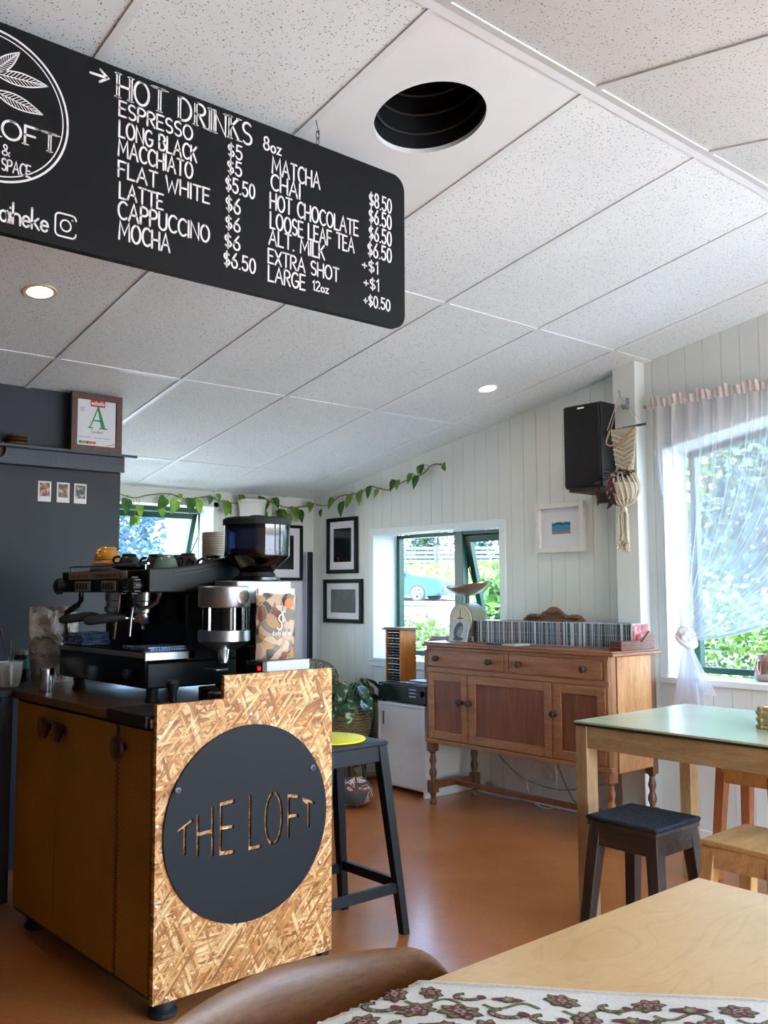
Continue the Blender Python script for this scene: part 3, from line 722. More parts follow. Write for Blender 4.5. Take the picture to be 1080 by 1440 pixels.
mb.build('camera_symbol', M_chalk, bd, smooth=0)
for hx in (1.545, .60):
    mb = MB(); zt = zc(2.04)
    mb.tube([(hx - .008, 2.04, zt + .002), (hx - .004, 2.04, zt - .01), (hx, 2.04, zt - .028), (hx + .006, 2.04, zt - .034), (hx + .004, 2.04, zt - .042), (hx - .003, 2.04, zt - .038)], .0013, 6)
    z = zt - .036; k = 0
    while z > 2.468:
        mb.tube([(hx + (.006 * math.cos(a) if k % 2 == 0 else 0), 2.04 + (0 if k % 2 == 0 else .006 * math.cos(a)), z - .010 + .013 * math.sin(a)) for a in [2 * PI * j / 10 for j in range(10)]], .0012, 5, closed=True); z -= .020; k += 1
    mb.build('chain', M_darksteel, bd)

# ------------------------------------------------------------------ wall shelf with certificate, bowls, polaroids
sh = thing('wall_shelf', 'dark grey perforated ledge shelf along the top of the kitchen wall', 'shelf', (.8, 4.23, 1.79))
MB().box(-1.0, 2.074, 4.17, 4.279, 1.858, 1.871).build('ledge', M_greypaint, sh, bevel=.0015)
mb = MB().box(-1.0, 2.027, 4.21, 4.279, 1.788, 1.858); mb.mat(1)
for k in range(90):
    x = -.3 + k * .0262
    if x < 2.01: mb.lathe([(.0035, 0), (.0035, .0004)], (x, 4.21, 1.828), 8, '-Y')
mb.build('fascia', [M_greypaint, M_black], sh)
ce = thing('certificate_frame', 'brown framed food grade certificate with a green A on the shelf', 'picture frame', (1.877, 4.21, 1.871))
fx0, fx1, fz0, fz1 = 1.752, 2.004, 1.872, 2.150
mb = MB(); b = .030
yq = 4.195
mb.box(fx0, fx1, yq, yq + .018, fz0, fz0 + b).box(fx0, fx1, yq, yq + .018, fz1 - b, fz1).box(fx0, fx0 + b, yq, yq + .018, fz0 + b, fz1 - b).box(fx1 - b, fx1, yq, yq + .018, fz0 + b, fz1 - b)
mb.build('frame', wood('walnut_frame', ('#3f241a', '#553224', '#6a4030'), 'Z', 2, .4), ce, bevel=.002)
MB().box(fx0 + b, fx1 - b, yq + .008, yq + .014, fz0 + b, fz1 - b).build('certificate', plain('#d3d6da', .35, var=.02), ce)
pp = lambda d: wall_y(yq + .008 - d)
mx = (fx0 + fx1) / 2 + .004
MB().box(mx - .036, mx + .036, yq + .0068, yq + .0078, fz1 - b - .030, fz1 - b).build('red_label', plain('#c1202c', .5), ce)
mb = MB(); write(mb, "eatsafe", mx - .031, mx + .031, fz1 - b - .022, .020, .0032, pp(.0014)); mb.build('lettering', M_chalk, ce, smooth=0)
mb = MB(); Pz = pp(.0006); zA = fz0 + .118
mb.add([Pz(*p) for p in [(mx - .040, zA), (mx - .034, zA), (mx + .004, zA + .090), (mx + .002, zA + .104)]], [(0, 1, 2, 3)]).add([Pz(*p) for p in [(mx + .018, zA), (mx + .040, zA), (mx + .006, zA + .104), (mx - .004, zA + .104)]], [(0, 1, 2, 3)])
mb.add([Pz(*p) for p in [(mx - .022, zA + .030), (mx + .024, zA + .030), (mx + .022, zA + .037), (mx - .020, zA + .037)]], [(0, 1, 2, 3)])
for x0, x1 in ((-.047, -.022), (.008, .050)): mb.add([Pz(*p) for p in [(mx + x0, zA - .005), (mx + x1, zA - .005), (mx + x1, zA + .001), (mx + x0, zA + .001)]], [(0, 1, 2, 3)])
mb.build('grade_letter', plain('#12894a', .5), ce, smooth=0)
mb = MB(); write(mb, "Excellent", mx - .028, mx + .028, zA - .026, .014, .0016, pp(.0006))
mb.build('lettering', plain('#5a5f63', .6), ce, smooth=0); mb = MB()
for k in range(3): ribbon(mb, [(fx0 + b + .012, fz1 - b - .040 - k * .008), (fx0 + b + .035, fz1 - b - .040 - k * .008)], .002, pp(.0006))
for k, (a, c) in enumerate(((.01, .07), (.085, .12), (.13, .17))): ribbon(mb, [(fx0 + b + a, zA - .048), (fx0 + b + c, zA - .048 - .001 * k)], .002, pp(.0006))
mb.build('small_print', plain('#5a5f63', .6), ce, smooth=0)
for k, cc in enumerate(('#2f7f43', '#7a9c3c', '#4a5a3a', '#c4452f', '#d0453a')):
    MB().box(fx0 + b + .010 + k * .017, fx0 + b + .0255 + k * .017, yq + .0072, yq + .0078, fz0 + b + .008, fz0 + b + .021).build('colour_square', plain(cc, .5), ce)
mb = MB(); ribbon(mb, [(fx1 - b - .045, fz0 + b + .004), (fx1 - b - .002, fz0 + b + .018)], .003, pp(.0006)); mb.build('red_line', plain('#c1202c', .5), ce, smooth=0)
for k, (r, cc) in enumerate(((.046, '#5a4322'), (.049, '#3f3220'), (.048, '#6b5230'))):
    z = 1.872 + k * .0165
    o = MB().lathe([(.0, 0), (r * .62, 0), (r * .9, .004), (r, .013), (r - .003, .013), (r * .85, .007), (0, .005)], (1.512 + .002 * k, 4.225, z), 26).build('dish', plain(cc, .35, var=.25, scale=40))
    tag(o, ('bottom', 'middle', 'top')[k] + ' dish of the small brown dish stack on the ledge shelf', 'dish', 'small brown dishes on the ledge')
o = MB().lathe([(.0, 0), (.036, 0), (.042, .012), (.042, .05), (.039, .05), (.038, .012), (0, .008)], (1.405, 4.14, 1.79), 24, '-Y').build('wooden_cup', wood('cup_wood', ('#4a3420', '#6e5030', '#8a6a42'), 'Y', 3, .5))
o.location = (1.415, 4.205, 1.80); tag(o, 'round brown wooden cup hanging under the shelf at the left picture edge', 'cup')
for k, (x, a, b_) in enumerate(((1.667, '#6d3a2c', '#c07a48'), (1.755, '#5b4a3f', '#b98a52'), (1.838, '#33363a', '#a49a8c'))):
    t = thing('polaroid', ('left polaroid photo with an orange floor', 'middle polaroid photo with brown figures', 'right polaroid photo with dark grey tones')[k] + ' on the dark wall', 'photo', (x, 4.279, 1.633), 'polaroids on the dark wall')
    z = 1.633
    MB().box(x - .0305, x + .0305, 4.2775, 4.2795, z, z + .094).build('paper', plain('#dcdcdc', .4), t)
    ph = NT('polaroid_picture'); nz = ph.n('TexNoise', i_Scale=45.0, i_Detail=4.0); ph.l(ph.coord(loc=(k * 3.1, 0, 0)), nz.inputs['Vector'])
    ph.base(ph.ramp(nz.outputs[0], [(.38, lin('#15161a')), (.5, lin(a)), (.6, lin(b_)), (.7, lin('#cfc6ba'))])); ph.set(rough=.25)
    MB().box(x - .0235, x + .0235, 4.2770, 4.2776, z + .024, z + .086).build('picture', ph.m, t)

# ------------------------------------------------------------------ espresso machine (its front looks towards -X)
em = thing('espresso_machine', 'black two-group espresso machine with chrome groups on the counter', 'espresso machine', (1.69, 3.18, .852))
M_mach = plain('#101215', .5, var=.08, scale=10, spec=.3)
M_machdark = plain('#0b0c0e', .4, var=.1, spec=.3)
M_mirror = plain('#1d1e22', .16, .8, var=.05)
FX, MY0, MY1 = 1.44, 2.80, 3.50
for x, y in ((1.50, 2.88), (1.50, 3.46), (1.88, 2.88), (1.88, 3.46)):
    MB().lathe([(.024, .0), (.026, .004), (.020, .02), (.020, .048)], (x, y, .852), 16).build('foot', M_rubber, em)
MB().box(1.455, 1.93, 2.83, 3.53, .90, .985).build('base', M_mach, em, bevel=.006)
MB().box(1.449, 1.456, 2.835, 3.525, .905, 1.000).build('base_front_plate', M_mirror, em, bevel=.002)
mb = MB().box(1.445, 1.63, 2.828, 3.532, 1.000, 1.016)
mb.box(1.445, 1.63, 2.826, 2.834, .992, 1.019)
mb.build('drip_tray_rim', M_brushed, em, bevel=.002)
mb = MB().box(1.452, 1.625, 2.84, 3.52, 1.0165, 1.0185)
for k in range(34): mb.box(1.452, 1.625, 2.842 + k * .020, 2.848 + k * .020, 1.0185, 1.021)
mb.build('drip_grate', M_darksteel, em)
MB().box(1.625, 1.93, 2.845, 3.515, .985, 1.215).build('back_body', M_machdark, em, bevel=.004)
MB().box(1.621, 1.626, 2.86, 3.50, 1.03, 1.205).build('splash_panel', M_mirror, em)
MB().prism([(1.60, .985), (1.60, 1.21), (1.93, 1.21), (1.93, .985)], 2.826, 2.846, 'XZ').build('side_panel', M_mach, em, bevel=.004)
em_ = MB().lathe([(.014, 0), (.014, .002), (.0115, .0025), (.0115, .001), (0, .001)], (1.690, 2.826, 1.090), 24, '-Y').build('round_emblem', M_brushed, em)
mb = MB().box(FX, 1.92, MY0 + .02, MY1 - .02, 1.215, 1.290)
mb.build('upper_body', M_mach, em, bevel=.005)
side = [(FX, 1.215), (FX, 1.292), (1.53, 1.297), (1.62, 1.309), (1.70, 1.328), (1.78, 1.342), (1.86, 1.346), (1.92, 1.346), (1.92, 1.215)]
for a, b in ((MY0, MY0 + .021), (MY1 - .021, MY1)):
    fin = MB().prism(side, a, b, 'XZ').build('side_cover', M_mach, em, bevel=.004)
    if a == MY0:
        mb = MB()
        for dz in (-.012, -.024): mb.tube([(x, MY0 - .0005, z + dz) for x, z in side[2:8]], .0022, 6)
        mb.build('groove_line', M_black, fin)
for x in (1.453, 1.912):
    mb = MB().tube([(x, MY0 + .03, 1.310), (x, MY1 - .03, 1.310)], .004, 8)
    for y in (MY0 + .05, MY1 - .05): mb.tube([(x, y, 1.310), (x, y, 1.29)], .003, 6)
    mb.build('cup_rail', M_steel, em)
# maker's plate, button panels
pl = MB().prism([(-3.43, 1.262), (-2.955, 1.262), (-2.952, 1.266), (-2.952, 1.285), (-2.957, 1.289), (-3.43, 1.289)], FX - .004, FX, 'YZ')
pl.v = [(x, -y, z) for x, y, z in pl.v]
pl = pl.build('maker_plate', plain('#a59b90', .35, .15, var=.05), em, bevel=.001)
PX = wall_x(FX - .0046)
G['m'] = (.66, [[(0, 0), (0, .52)], [(0, .36)] + arc(.16, .34, .16, .18, 170, 0, 6) + [(.32, 0)], [(.32, .36)] + arc(.48, .34, .16, .18, 170, 0, 6) + [(.64, 0)]])
mb = MB(); ribbon(mb, [(-3.405 + .011 * math.cos(a), 1.2755 + .008 * math.sin(a)) for a in [math.radians(40 + 28 * k) for k in range(11)]], .0028, PX)
write(mb, "imbali", -3.39, -3.32, 1.269, .014, .0026, PX, gap=.1); mb.build('red_lettering', plain('#b02a1c', .5), pl, smooth=0)
mb = MB(); write(mb, "M26", -3.30, -3.262, 1.270, .008, .002, PX)
write(mb, "Eccellenza italiana dal 1912".replace('z', 's'), -3.215, -2.985, 1.270, .013, .0022, PX, gap=.12); mb.build('black_lettering', M_black, pl, smooth=0)
for a, b in ((3.239, 3.371), (3.035, 3.145)):
    o = MB().box(FX - .006, FX, a, b, 1.219, 1.255).build('button_panel', plain('#9c9c9b', .35, .2, var=.05), em, bevel=.005)
    for k in range(4):
        y = a + (b - a) * (k + 1) / 5
        MB().box(FX - .009, FX - .005, y - .006, y + .006, 1.225, 1.249).build('button', M_black, o, bevel=.0015)
for y in (3.455, 2.925, 2.845):
    k = MB().lathe([(.0, -.048), (.016, -.047), (.024, -.042), (.026, -.03), (.026, -.018), (.018, -.012), (.012, -.008), (.012, 0)], (FX, y, 1.238), 20, 'X').build('steam_knob', M_black, em)
    mb = MB()
    for j in range(8):
        a = 2 * PI * j / 8; mb.bar((FX - .040, y + .0265 * math.cos(a), 1.238 + .0265 * math.sin(a)), (FX - .016, y + .0265 * math.cos(a), 1.238 + .0265 * math.sin(a)), .007)
    mb.build('grip_ridge', M_black, k, bevel=.002)
for y in (3.235, 3.02):
    g = MB().lathe([(.040, 0), (.040, -.030), (.036, -.034), (.036, -.052), (.043, -.054), (.043, -.070), (.030, -.074), (.030, -.09), (.0, -.09)][::-1], (1.535, y, 1.216), 28).build('group_head', M_steel, em)
    p = MB().lathe([(.0, 0), (.026, 0), (.034, .008), (.036, .026)], (1.535, y, 1.108), 24).build('portafilter', M_steel, em)
    MB().tube([(1.505, y + .006, 1.124), (1.47, y + .016, 1.128)], [.008, .009], 10).build('neck', M_steel, p)
    MB().tube([(1.475, y + .015, 1.129), (1.45, y + .024, 1.130), (1.40, y + .05, 1.124), (1.365, y + .066, 1.118), (1.352, y + .072, 1.117)], [.011, .0155, .0165, .0155, .008], 12).build('handle', M_rubber, p)
    MB().tube([(1.535, y, 1.110), (1.530, y - .010, 1.096), (1.528, y - .014, 1.086)], [.009, .008, .006], 8).build('spout', M_steel, p)
wnd = MB().tube([(1.43, 3.30, 1.216), (1.43, 3.30, 1.188), (1.425, 3.315, 1.168), (1.42, 3.36, 1.152), (1.415, 3.385, 1.142), (1.412, 3.392, 1.118), (1.405, 3.365, 1.075), (1.40, 3.345, 1.042)], [.009, .009, .0075, .0075, .0075, .006, .0055, .006], 10).build('steam_wand', M_darksteel, em)
MB().tube([(1.425, 3.315, 1.170), (1.42, 3.36, 1.153), (1.4155, 3.385, 1.143), (1.4125, 3.392, 1.120)], .0105, 10).build('rubber_sleeve', M_rubber, wnd)
MB().tube([(1.50, 2.835, 1.216), (1.498, 2.845, 1.186), (1.495, 2.89, 1.168), (1.49, 2.945, 1.160), (1.488, 2.985, 1.172), (1.487, 3.005, 1.165), (1.485, 3.012, 1.12), (1.482, 3.014, 1.065)], [.008, .0075, .007, .007, .0065, .006, .0055, .006], 10).build('steam_wand', M_steel, em)
MB().tube([(1.50, 3.13, 1.216), (1.497, 3.13, 1.17), (1.49, 3.14, 1.09), (1.488, 3.145, 1.05)], .006, 8).build('water_spout', M_steel, em)
MB().lathe([(.0, -.026), (.014, -.025), (.017, -.018), (.010, -.010), (.010, 0)], (1.449, 2.93, .945), 16, 'X').build('drain_knob', M_black, em)

# cups and cloths on the machine
def cup_prof(r, h): return [(.0, h), (r * .55, h), (r * .62, h - .004), (r * .60, h - .010), (r * .72, h * .72), (r * .9, h * .35), (r, 0), (r - .003, 0), (r * .86, h * .35), (r * .62, h * .78), (0, h - .016)]
def cup(x, y, z, r, h, ang, col, label, group=None, name='cup'):
    t = thing(name, label, 'cup', (x, y, z), group); m = plain(col, .18, var=.05, coat=.5)
    MB().lathe(cup_prof(r, h), (x, y, z), 30).build('bowl', m, t)
    c, s_ = math.cos(ang), math.sin(ang)
    MB().tube([(x + c * r * k, y + s_ * r * k, z + h * v) for k, v in ((.78, .74), (1.02, .78), (1.28, .66), (1.34, .46), (1.2, .28), (.92, .26))], .0048, 8).build('handle', m, t)
def saucer(x, y, z, r, col, label, group=None):
    o = MB().lathe([(.0, 0), (r * .5, 0), (r * .55, .004), (r * .9, .011), (r, .015), (r - .003, .016), (r * .6, .007), (0, .006)], (x, y, z), 32).build('saucer', plain(col, .18, var=.05, coat=.5)); return tag(o, label, 'saucer', group)
MT = 1.2905
o = MB().lathe([(.0, .016), (.03, .016), (.044, .013), (.068, .004), (.072, 0), (.068, .0), (.03, .010), (0, .010)], (1.535, 3.30, MT + .030), 32).build('saucer', plain('#c98a1c', .18, var=.05, coat=.5)); tag(o, 'upturned yellow saucer under the yellow cup on the machine', 'saucer')
MB_s = MB().lathe([(0, 0), (.05, 0), (.066, .006), (.068, .014), (.03, .024), (.0, .03)], (1.535, 3.30, MT), 28).build('saucer', plain('#cfc9bd', .25, var=.04)); tag(MB_s, 'white saucer stack below the yellow saucer on the machine', 'saucer')
cup(1.535, 3.315, MT + .046, .050, .046, -2.6, '#d2911f', 'yellow cup upside down on its saucer on the espresso machine')
saucer(1.53, 3.115, MT, .066, '#1a1a1c', 'black saucer holding the dark cup with a pale rim'); cup(1.53, 3.125, MT + .016, .042, .046, 2.9, '#221f20', 'black cup upside down right of the yellow cup', 'dark cups on the espresso machine')
cup(1.575, 3.012, MT, .042, .058, 2.4, '#2a1a14', 'dark brown cup with a handle facing front on the machine', 'dark cups on the espresso machine')
cup(1.55, 2.895, MT, .046, .052, 1.2, '#5f7a68', 'sage green cup upside down on the espresso machine')
cup(1.675, 2.965, MT, .043, .062, 3.4, '#1d1a1b', 'black cup upside down behind the sage green cup', 'dark cups on the espresso machine')
cup(1.69, 3.20, MT, .045, .056, 3.6, '#2b2320', 'dark cup at the back between the yellow and green cups', 'dark cups on the espresso machine')
cup(1.72, 2.868, MT, .040, .052, 2.6, '#211d1e', 'black cup upside down nearest the grinder hopper', 'dark cups on the espresso machine')
cup(1.69, 3.075, MT, .042, .060, 3.3, '#1c1b1d', 'black cup in the middle of the cups on the machine', 'dark cups on the espresso machine')
mb = MB()
for k in range(17):
    z = 1.290 + k * .0088; mb.lathe([(.052, 0), (.054, .001), (.054, .0062), (.049, .0085)], (1.862, 3.085, z), 32, cap=(k in (0, 16)))
o = mb.build('lid_stack', plain('#c9bfb0', .6, var=.04)); tag(o, 'stack of beige paper cup lids behind the grinder hopper', 'cup lids')
def check_mat():
    t = NT('blue_check_cloth'); v = t.coord((1, 1, 1), (.3, .2, .75)); ck = t.n('TexChecker', i_Scale=140.0); ck.inputs[1].default_value = lin('#2a5a96'); ck.inputs[2].default_value = lin('#9fb8da'); t.l(v, ck.inputs[0])
    t.base(ck.outputs[0]); t.set(rough=.9); return t.m
M_check = check_mat()
rc = random.Random(5)
def cloth_stack(x0, x1, y0, y1, z, layers, label, th=.006):
    mb = MB()
    for k in range(layers):
        j = lambda: rc.uniform(-.004, .004)
        a, b, c, d = x0 + j(), x1 + j(), y0 + j(), y1 + j()
        f = lambda u, v, k=k, a=a, b=b, c=c, d=d: (a + (b - a) * u, c + (d - c) * v, z + k * th + .0018 * math.sin(9 * u + k) * math.sin(7 * v + 2 * k))
        mb.grid(f, 12, 12)
        mb.tube([(a, c, z + k * th), (a, d, z + k * th)], th * .48, 6); mb.tube([(b, c, z + k * th), (b, d, z + k * th)], th * .48, 6); mb.tube([(a, c, z + k * th), (b, c, z + k * th)], th * .48, 6)
    return tag(mb.build('cleaning_cloth', M_check), label, 'cloth')
cloth_stack(1.455, 1.555, 3.33, 3.515, 1.026, 6, 'folded blue checked cloth at the far end of the drip tray', .0075)
cloth_stack(1.465, 1.60, 2.835, 3.02, 1.026, 2, 'flat blue checked cloth on the near end of the drip tray', .007)

# ------------------------------------------------------------------ coffee grinder
gr = thing('coffee_grinder', 'chrome and black coffee grinder with a bean hopper on top', 'coffee grinder', (1.75, 2.70, .852))
GX, GY = 1.79, 2.70; DX = 1.664
MB().prism(rrect(1.60, 1.90, 2.625, 2.775, .03), .852, .905, 'XY').build('base', M_blacksatin, gr, bevel=.004)
MB().prism(rrect(1.735, 1.895, 2.635, 2.765, .035), .905, 1.245, 'XY').build('motor_body', M_blacksatin, gr, bevel=.003)
MB().prism(rrect(1.655, 1.90, 2.632, 2.768, .03), 1.178, 1.252, 'XY').build('upper_housing', M_brushed, gr, bevel=.003)
MB().lathe([(.0835, 0), (.0865, .004), (.0865, .066), (.083, .070), (0, .070)], (DX, GY, 1.165), 40).build('doser_head', M_brushed, gr)
def clear_mat(name, tint, rough=.05, mixv=.62):
    t = NT(name); t.t.nodes.remove(t.b); tr = t.n('BsdfTransparent'); tr.inputs[0].default_value = lin(tint)
    g = t.n('BsdfGlossy', i_Roughness=rough); g.inputs[0].default_value = (.9, .93, 1, 1); lw = t.n('LayerWeight', i_Blend=.35)
    mx = t.n('MixShader'); t.l(t.math('ADD', t.math('MULTIPLY', lw.outputs['Fresnel'], mixv), .05), mx.inputs[0]); t.l(tr.outputs[0], mx.inputs[1]); t.l(g.outputs[0], mx.inputs[2]); t.l(mx.outputs[0], t.out.inputs[0]); return t.m
M_smoke = clear_mat('smoked_plastic', '#5a6178')
MB().lathe([(.076, 0), (.076, .075)], (DX, GY, 1.092), 36, cap=False).build('doser_glass', clear_mat('doser_plastic', '#77787c'), gr)
MB().lathe([(.0, 0), (.070, 0), (.070, .055), (.04, .06), (0, .05)], (DX, GY, 1.094), 28).build('ground_coffee', plain('#171009', .9, var=.3, scale=300, bump=.3), gr)
for a in (200, 262, 322): MB().bar((DX + .079 * math.cos(math.radians(a)), GY + .079 * math.sin(math.radians(a)), 1.09), (DX + .079 * math.cos(math.radians(a)), GY + .079 * math.sin(math.radians(a)), 1.168), .007).build('doser_pillar', M_steel, gr)
MB().lathe([(.0, -.066), (.030, -.066), (.060, -.054), (.080, -.040), (.0865, -.034), (.0865, 0), (.08, .002), (0, .002)], (DX, GY, 1.090), 40).build('doser_base', M_brushed, gr)
lv = MB().bar((DX + .03, 2.618, 1.040), (DX + .085, 2.600, 1.030), .010, .008).build('dosing_lever', M_blacksatin, gr, bevel=.002)
MB().ball((DX + .09, 2.598, 1.029), .011).build('lever_knob', M_black, lv)
MB().tube([(DX - .02, 2.67, 1.026), (DX - .03, 2.655, .996), (DX - .03, 2.652, .985)], [.02, .016, .013], 12).build('spout', M_steel, gr)
MB().box(DX - .055, DX - .01, 2.655, 2.745, .960, .968).build('portafilter_fork', M_steel, gr, bevel=.002)
MB().lathe([(.026, 0), (.026, .004), (.021, .005), (.021, .003), (0, .003)], (DX + .018, 2.6155, 1.202), 26, '-Y').build('crest_sticker', plain('#c8bfae', .3, .7, var=.35, scale=160), gr)
MB().lathe([(.07, 0), (.078, .004), (.078, .012), (.066, .016), (.060, .030), (.048, .034)], (GX, GY, 1.252), 36).build('collar', M_darksteel, gr)
h = MB().lathe([(.046, 0), (.052, .004), (.110, .058), (.1115, .062), (.1115, .168)], (GX, GY, 1.276), 44, cap=False).build('hopper', M_smoke, gr)
bm = MB(); rb = random.Random(2)
bm.lathe([(.0, .004), (.046, .004), (.092, .050), (.106, .066), (.106, .074), (0, .078)], (GX, GY, 1.276), 30)
for k in range(330):
    a, r = rb.uniform(0, 2 * PI), math.sqrt(rb.random()) * .101; bm.ball((GX + r * math.cos(a), GY + r * math.sin(a), 1.353 + rb.uniform(0, .006)), (.0055, .004, .0035), 6, 4)
bn = bm.build('coffee_beans', plain('#1d100a', .45, var=.4, scale=90), gr); bn['kind'] = 'stuff'
MB().lathe([(.112, 0), (.1165, .002), (.1165, .020), (.108, .026), (0, .027)], (GX, GY, 1.440), 44).lathe([(.028, 0), (.028, .006), (.024, .009), (0, .009)], (GX, GY, 1.467), 24).build('hopper_lid', M_blackmatte, gr)

# ------------------------------------------------------------------ small things on the counter
def camo_mat():
    t = NT('coffee_bag_print'); v = t.coord((1, 1, 1), (0, 0, .0)); vo = t.n('TexVoronoi', feature='SMOOTH_F1', i_Scale=38.0, i_Smoothness=.2)
    nz = t.n('TexNoise', i_Scale=14.0, i_Detail=1.0); t.l(v, nz.inputs['Vector']); w = t.n('VectorMath', operation='MULTIPLY_ADD'); t.l(nz.outputs['Color'], w.inputs[0]); w.inputs[1].default_value = (.06, .02, .06); t.l(v, w.inputs[2]); t.l(w.outputs[0], vo.inputs['Vector'])
    s = t.n('SeparateColor'); t.l(vo.outputs['Color'], s.inputs[0])
    t.base(t.ramp(s.outputs[0], [(0, lin('#b89a80')), (.28, lin('#6f6550')), (.45, lin('#a87a48')), (.58, lin('#40362e')), (.72, lin('#c2a78e')), (.88, lin('#6f3a22'))], 'CONSTANT')); t.set(rough=.5); return t.m
cb = thing('coffee_bag', 'patterned coffee bag in brown camouflage colours beside the grinder', 'coffee bag', (1.765, 2.55, .997))
def bagf(s):
    def f(u, v):
        x = 1.690 + .150 * u; z = .998 + .225 * v; th = .030 * (math.sin(PI * u) ** .5) * (1 - v ** 3) * (1 if v > .02 else .8) + .0015
        return (x + .006 * v * (u - .2), 2.553 + s * th + .0015 * math.sin(23 * v + 9 * u), z)
    return f
MB().grid(bagf(-1), 16, 20).grid(bagf(1), 16, 20).build('pouch', camo_mat(), cb)
MB().box(1.695, 1.838, 2.547, 2.556, 1.205, 1.226).build('seal_strip', plain('#dccfc0', .4), cb)
FQ = lambda a, b: (a, 2.5235 if True else 0, b)
mb = MB(); ribbon(mb, [(p[0], p[1]) for p in arc(1.768, 1.130, .010, .012, 80, 300, 10)] + [(p[0], p[1]) for p in arc(1.760, 1.106, .010, .012, 60, -150, 10)], .0045, lambda a, b: (a, 2.5212, b)); ribbon(mb, [(1.775, 1.118), (1.772, 1.150), (1.784, 1.152)], .004, lambda a, b: (a, 2.5212, b))
write(mb, "dusty", 1.732, 1.764, 1.076, .016, .0025, lambda a, b: (a, 2.5205, b)); write(mb, "coffee", 1.770, 1.806, 1.076, .015, .0025, lambda a, b: (a, 2.5205, b))
mb.build('white_logo', M_chalk, cb, smooth=0)
MB().lathe([(.0, 0), (.017, 0), (.017, .0006), (0, .0006)], (1.806, 2.5345, 1.178), 24, '-Y').build('orange_dot', plain('#d06a2c', .5), cb)
wb = thing('white_box', 'white box with a black end and red button behind the strand board', 'box', (1.775, 2.55, .852))
MB().box(1.700, 1.870, 2.505, 2.600, .852, .996).build('body', plain('#b6b6b3', .4, var=.02), wb, bevel=.003)
MB().box(1.684, 1.701, 2.505, 2.600, .852, .995).build('black_end', M_black, wb, bevel=.002)
rdm = NT('glowing_red'); rdm.base(lin('#d01818')); rdm.set(emit=1.0, emit_col=lin('#e01515')); MB().box(1.6825, 1.685, 2.515, 2.53, .968, .980).build('red_button', rdm.m, wb)  # red button colour with emission of its own
tp = thing('tamper', 'black coffee tamper standing beside the strand board top edge', 'tamper', (1.453, 2.654, .861))
MB().lathe([(.0, 0), (.029, 0), (.029, .012), (.012, .018)], (1.453, 2.654, .861), 24).build('base', M_darksteel, tp)
MB().lathe([(.012, .018), (.012, .045), (.019, .062), (.021, .074), (.016, .082), (0, .084)], (1.453, 2.654, .861), 24).build('handle', M_black, tp)
kb = thing('tamping_stand', 'square steel tamping stand in front of the grinder', 'tamping stand', (1.60, 2.70, .852))
MB().box(1.553, 1.648, 2.56, 2.62, .852, .906).build('body', plain('#77777a', .32, .9, var=.06), kb, bevel=.008)
MB().tube([(1.575, 2.56, .912), (1.575, 2.60, .924), (1.605, 2.61, .924), (1.605, 2.57, .912)], .004, 8).build('rest', M_darksteel, kb)
sk = thing('steel_shaker', 'small polished steel shaker on the front edge of the worktop', 'shaker', (1.366, 3.44, .852))
MB().lathe([(.0, 0), (.024, 0), (.0245, .002), (.0245, .066)], (1.366, 3.44, .852), 30).build('can', M_steel, sk)
MB().lathe([(.026, .064), (.026, .084), (.024, .088), (0, .089)], (1.366, 3.44, .852), 30).build('lid', M_steel, sk)
mg = thing('mug', 'white mug holding steel utensils on the back counter', 'mug', (1.335, 3.73, .852))
M_china = plain('#d4d4d2', .2, var=.02, coat=.4)
MB().lathe([(.0, 0), (.032, 0), (.038, .006), (.046, .05), (.050, .096), (.047, .096), (.043, .05), (.034, .010), (0, .008)], (1.335, 3.73, .852), 32).build('body', M_china, mg)
MB().tube([(1.322, 3.688, .934), (1.316, 3.665, .936), (1.311, 3.650, .92), (1.311, 3.648, .895), (1.316, 3.660, .872), (1.324, 3.690, .868)], .006, 10).build('handle', M_china, mg)
for k, (dx, dy, l, lb) in enumerate(((-.06, .02, .22, 'long steel tongs leaning left in the white mug'), (.015, .04, .17, 'short steel spoon in the white mug'), (.012, -.03, .125, 'stubby steel utensil in the white mug'))):
    d = Vector((dx, dy, l)).normalized(); a = Vector((1.335 - dx * .35, 3.73 - dy * .3, .864)); b = a + d * l
    o = MB().tube([a, a + d * l * .6, b], [.0035, .0035, .0075], 8, flat=.5).build('utensil', M_steel); tag(o, lb, 'utensil')
def foil_mat():
    t = NT('silver_pouch_foil'); v = t.coord(); nz = t.n('TexNoise', i_Scale=16.0, i_Detail=4.0, i_Distortion=.8); t.l(v, nz.inputs['Vector'])
    t.base(t.ramp(nz.outputs[0], [(.3, lin('#8d8078')), (.7, lin('#b9aca4'))])); t.set(rough=.34, metal=.65); t.bump(nz.outputs[0], .8, .02); return t.m
sb = thing('silver_pouch', 'crumpled silver foil coffee pouch standing against the dark wall', 'pouch', (1.53, 3.80, .852))
def pf(s):
    def f(u, v):
        wv = .084 + .014 * v + .012 * math.sin(3 * v); x = 1.535 + (u - .5) * 2 * wv; th = .042 * math.sin(PI * min(1, max(0, u))) ** .6 * (1 - v ** 2.2) * (.9 + .1 * math.sin(9 * u + 5 * v)) + .002
        return (x, 3.80 + s * th + .004 * math.sin(14 * u + 8 * v) * v, .853 + .305 * v)
    return f
MB().grid(pf(-1), 22, 26).grid(pf(1), 22, 26).build('body', foil_mat(), sb)
MB().box(1.443, 1.640, 3.796, 3.804, 1.133, 1.160).build('seal_strip', plain('#a7a6a8', .3, .7, var=.1), sb)
jr = thing('jar', 'small dark jar with a teal label left of the silver pouch', 'jar', (1.455, 3.93, .852))
MB().lathe([(.0, 0), (.028, 0), (.030, .004), (.030, .095), (.022, .11)], (1.455, 3.93, .852), 24).build('body', plain('#23221f', .2, var=.1), jr)
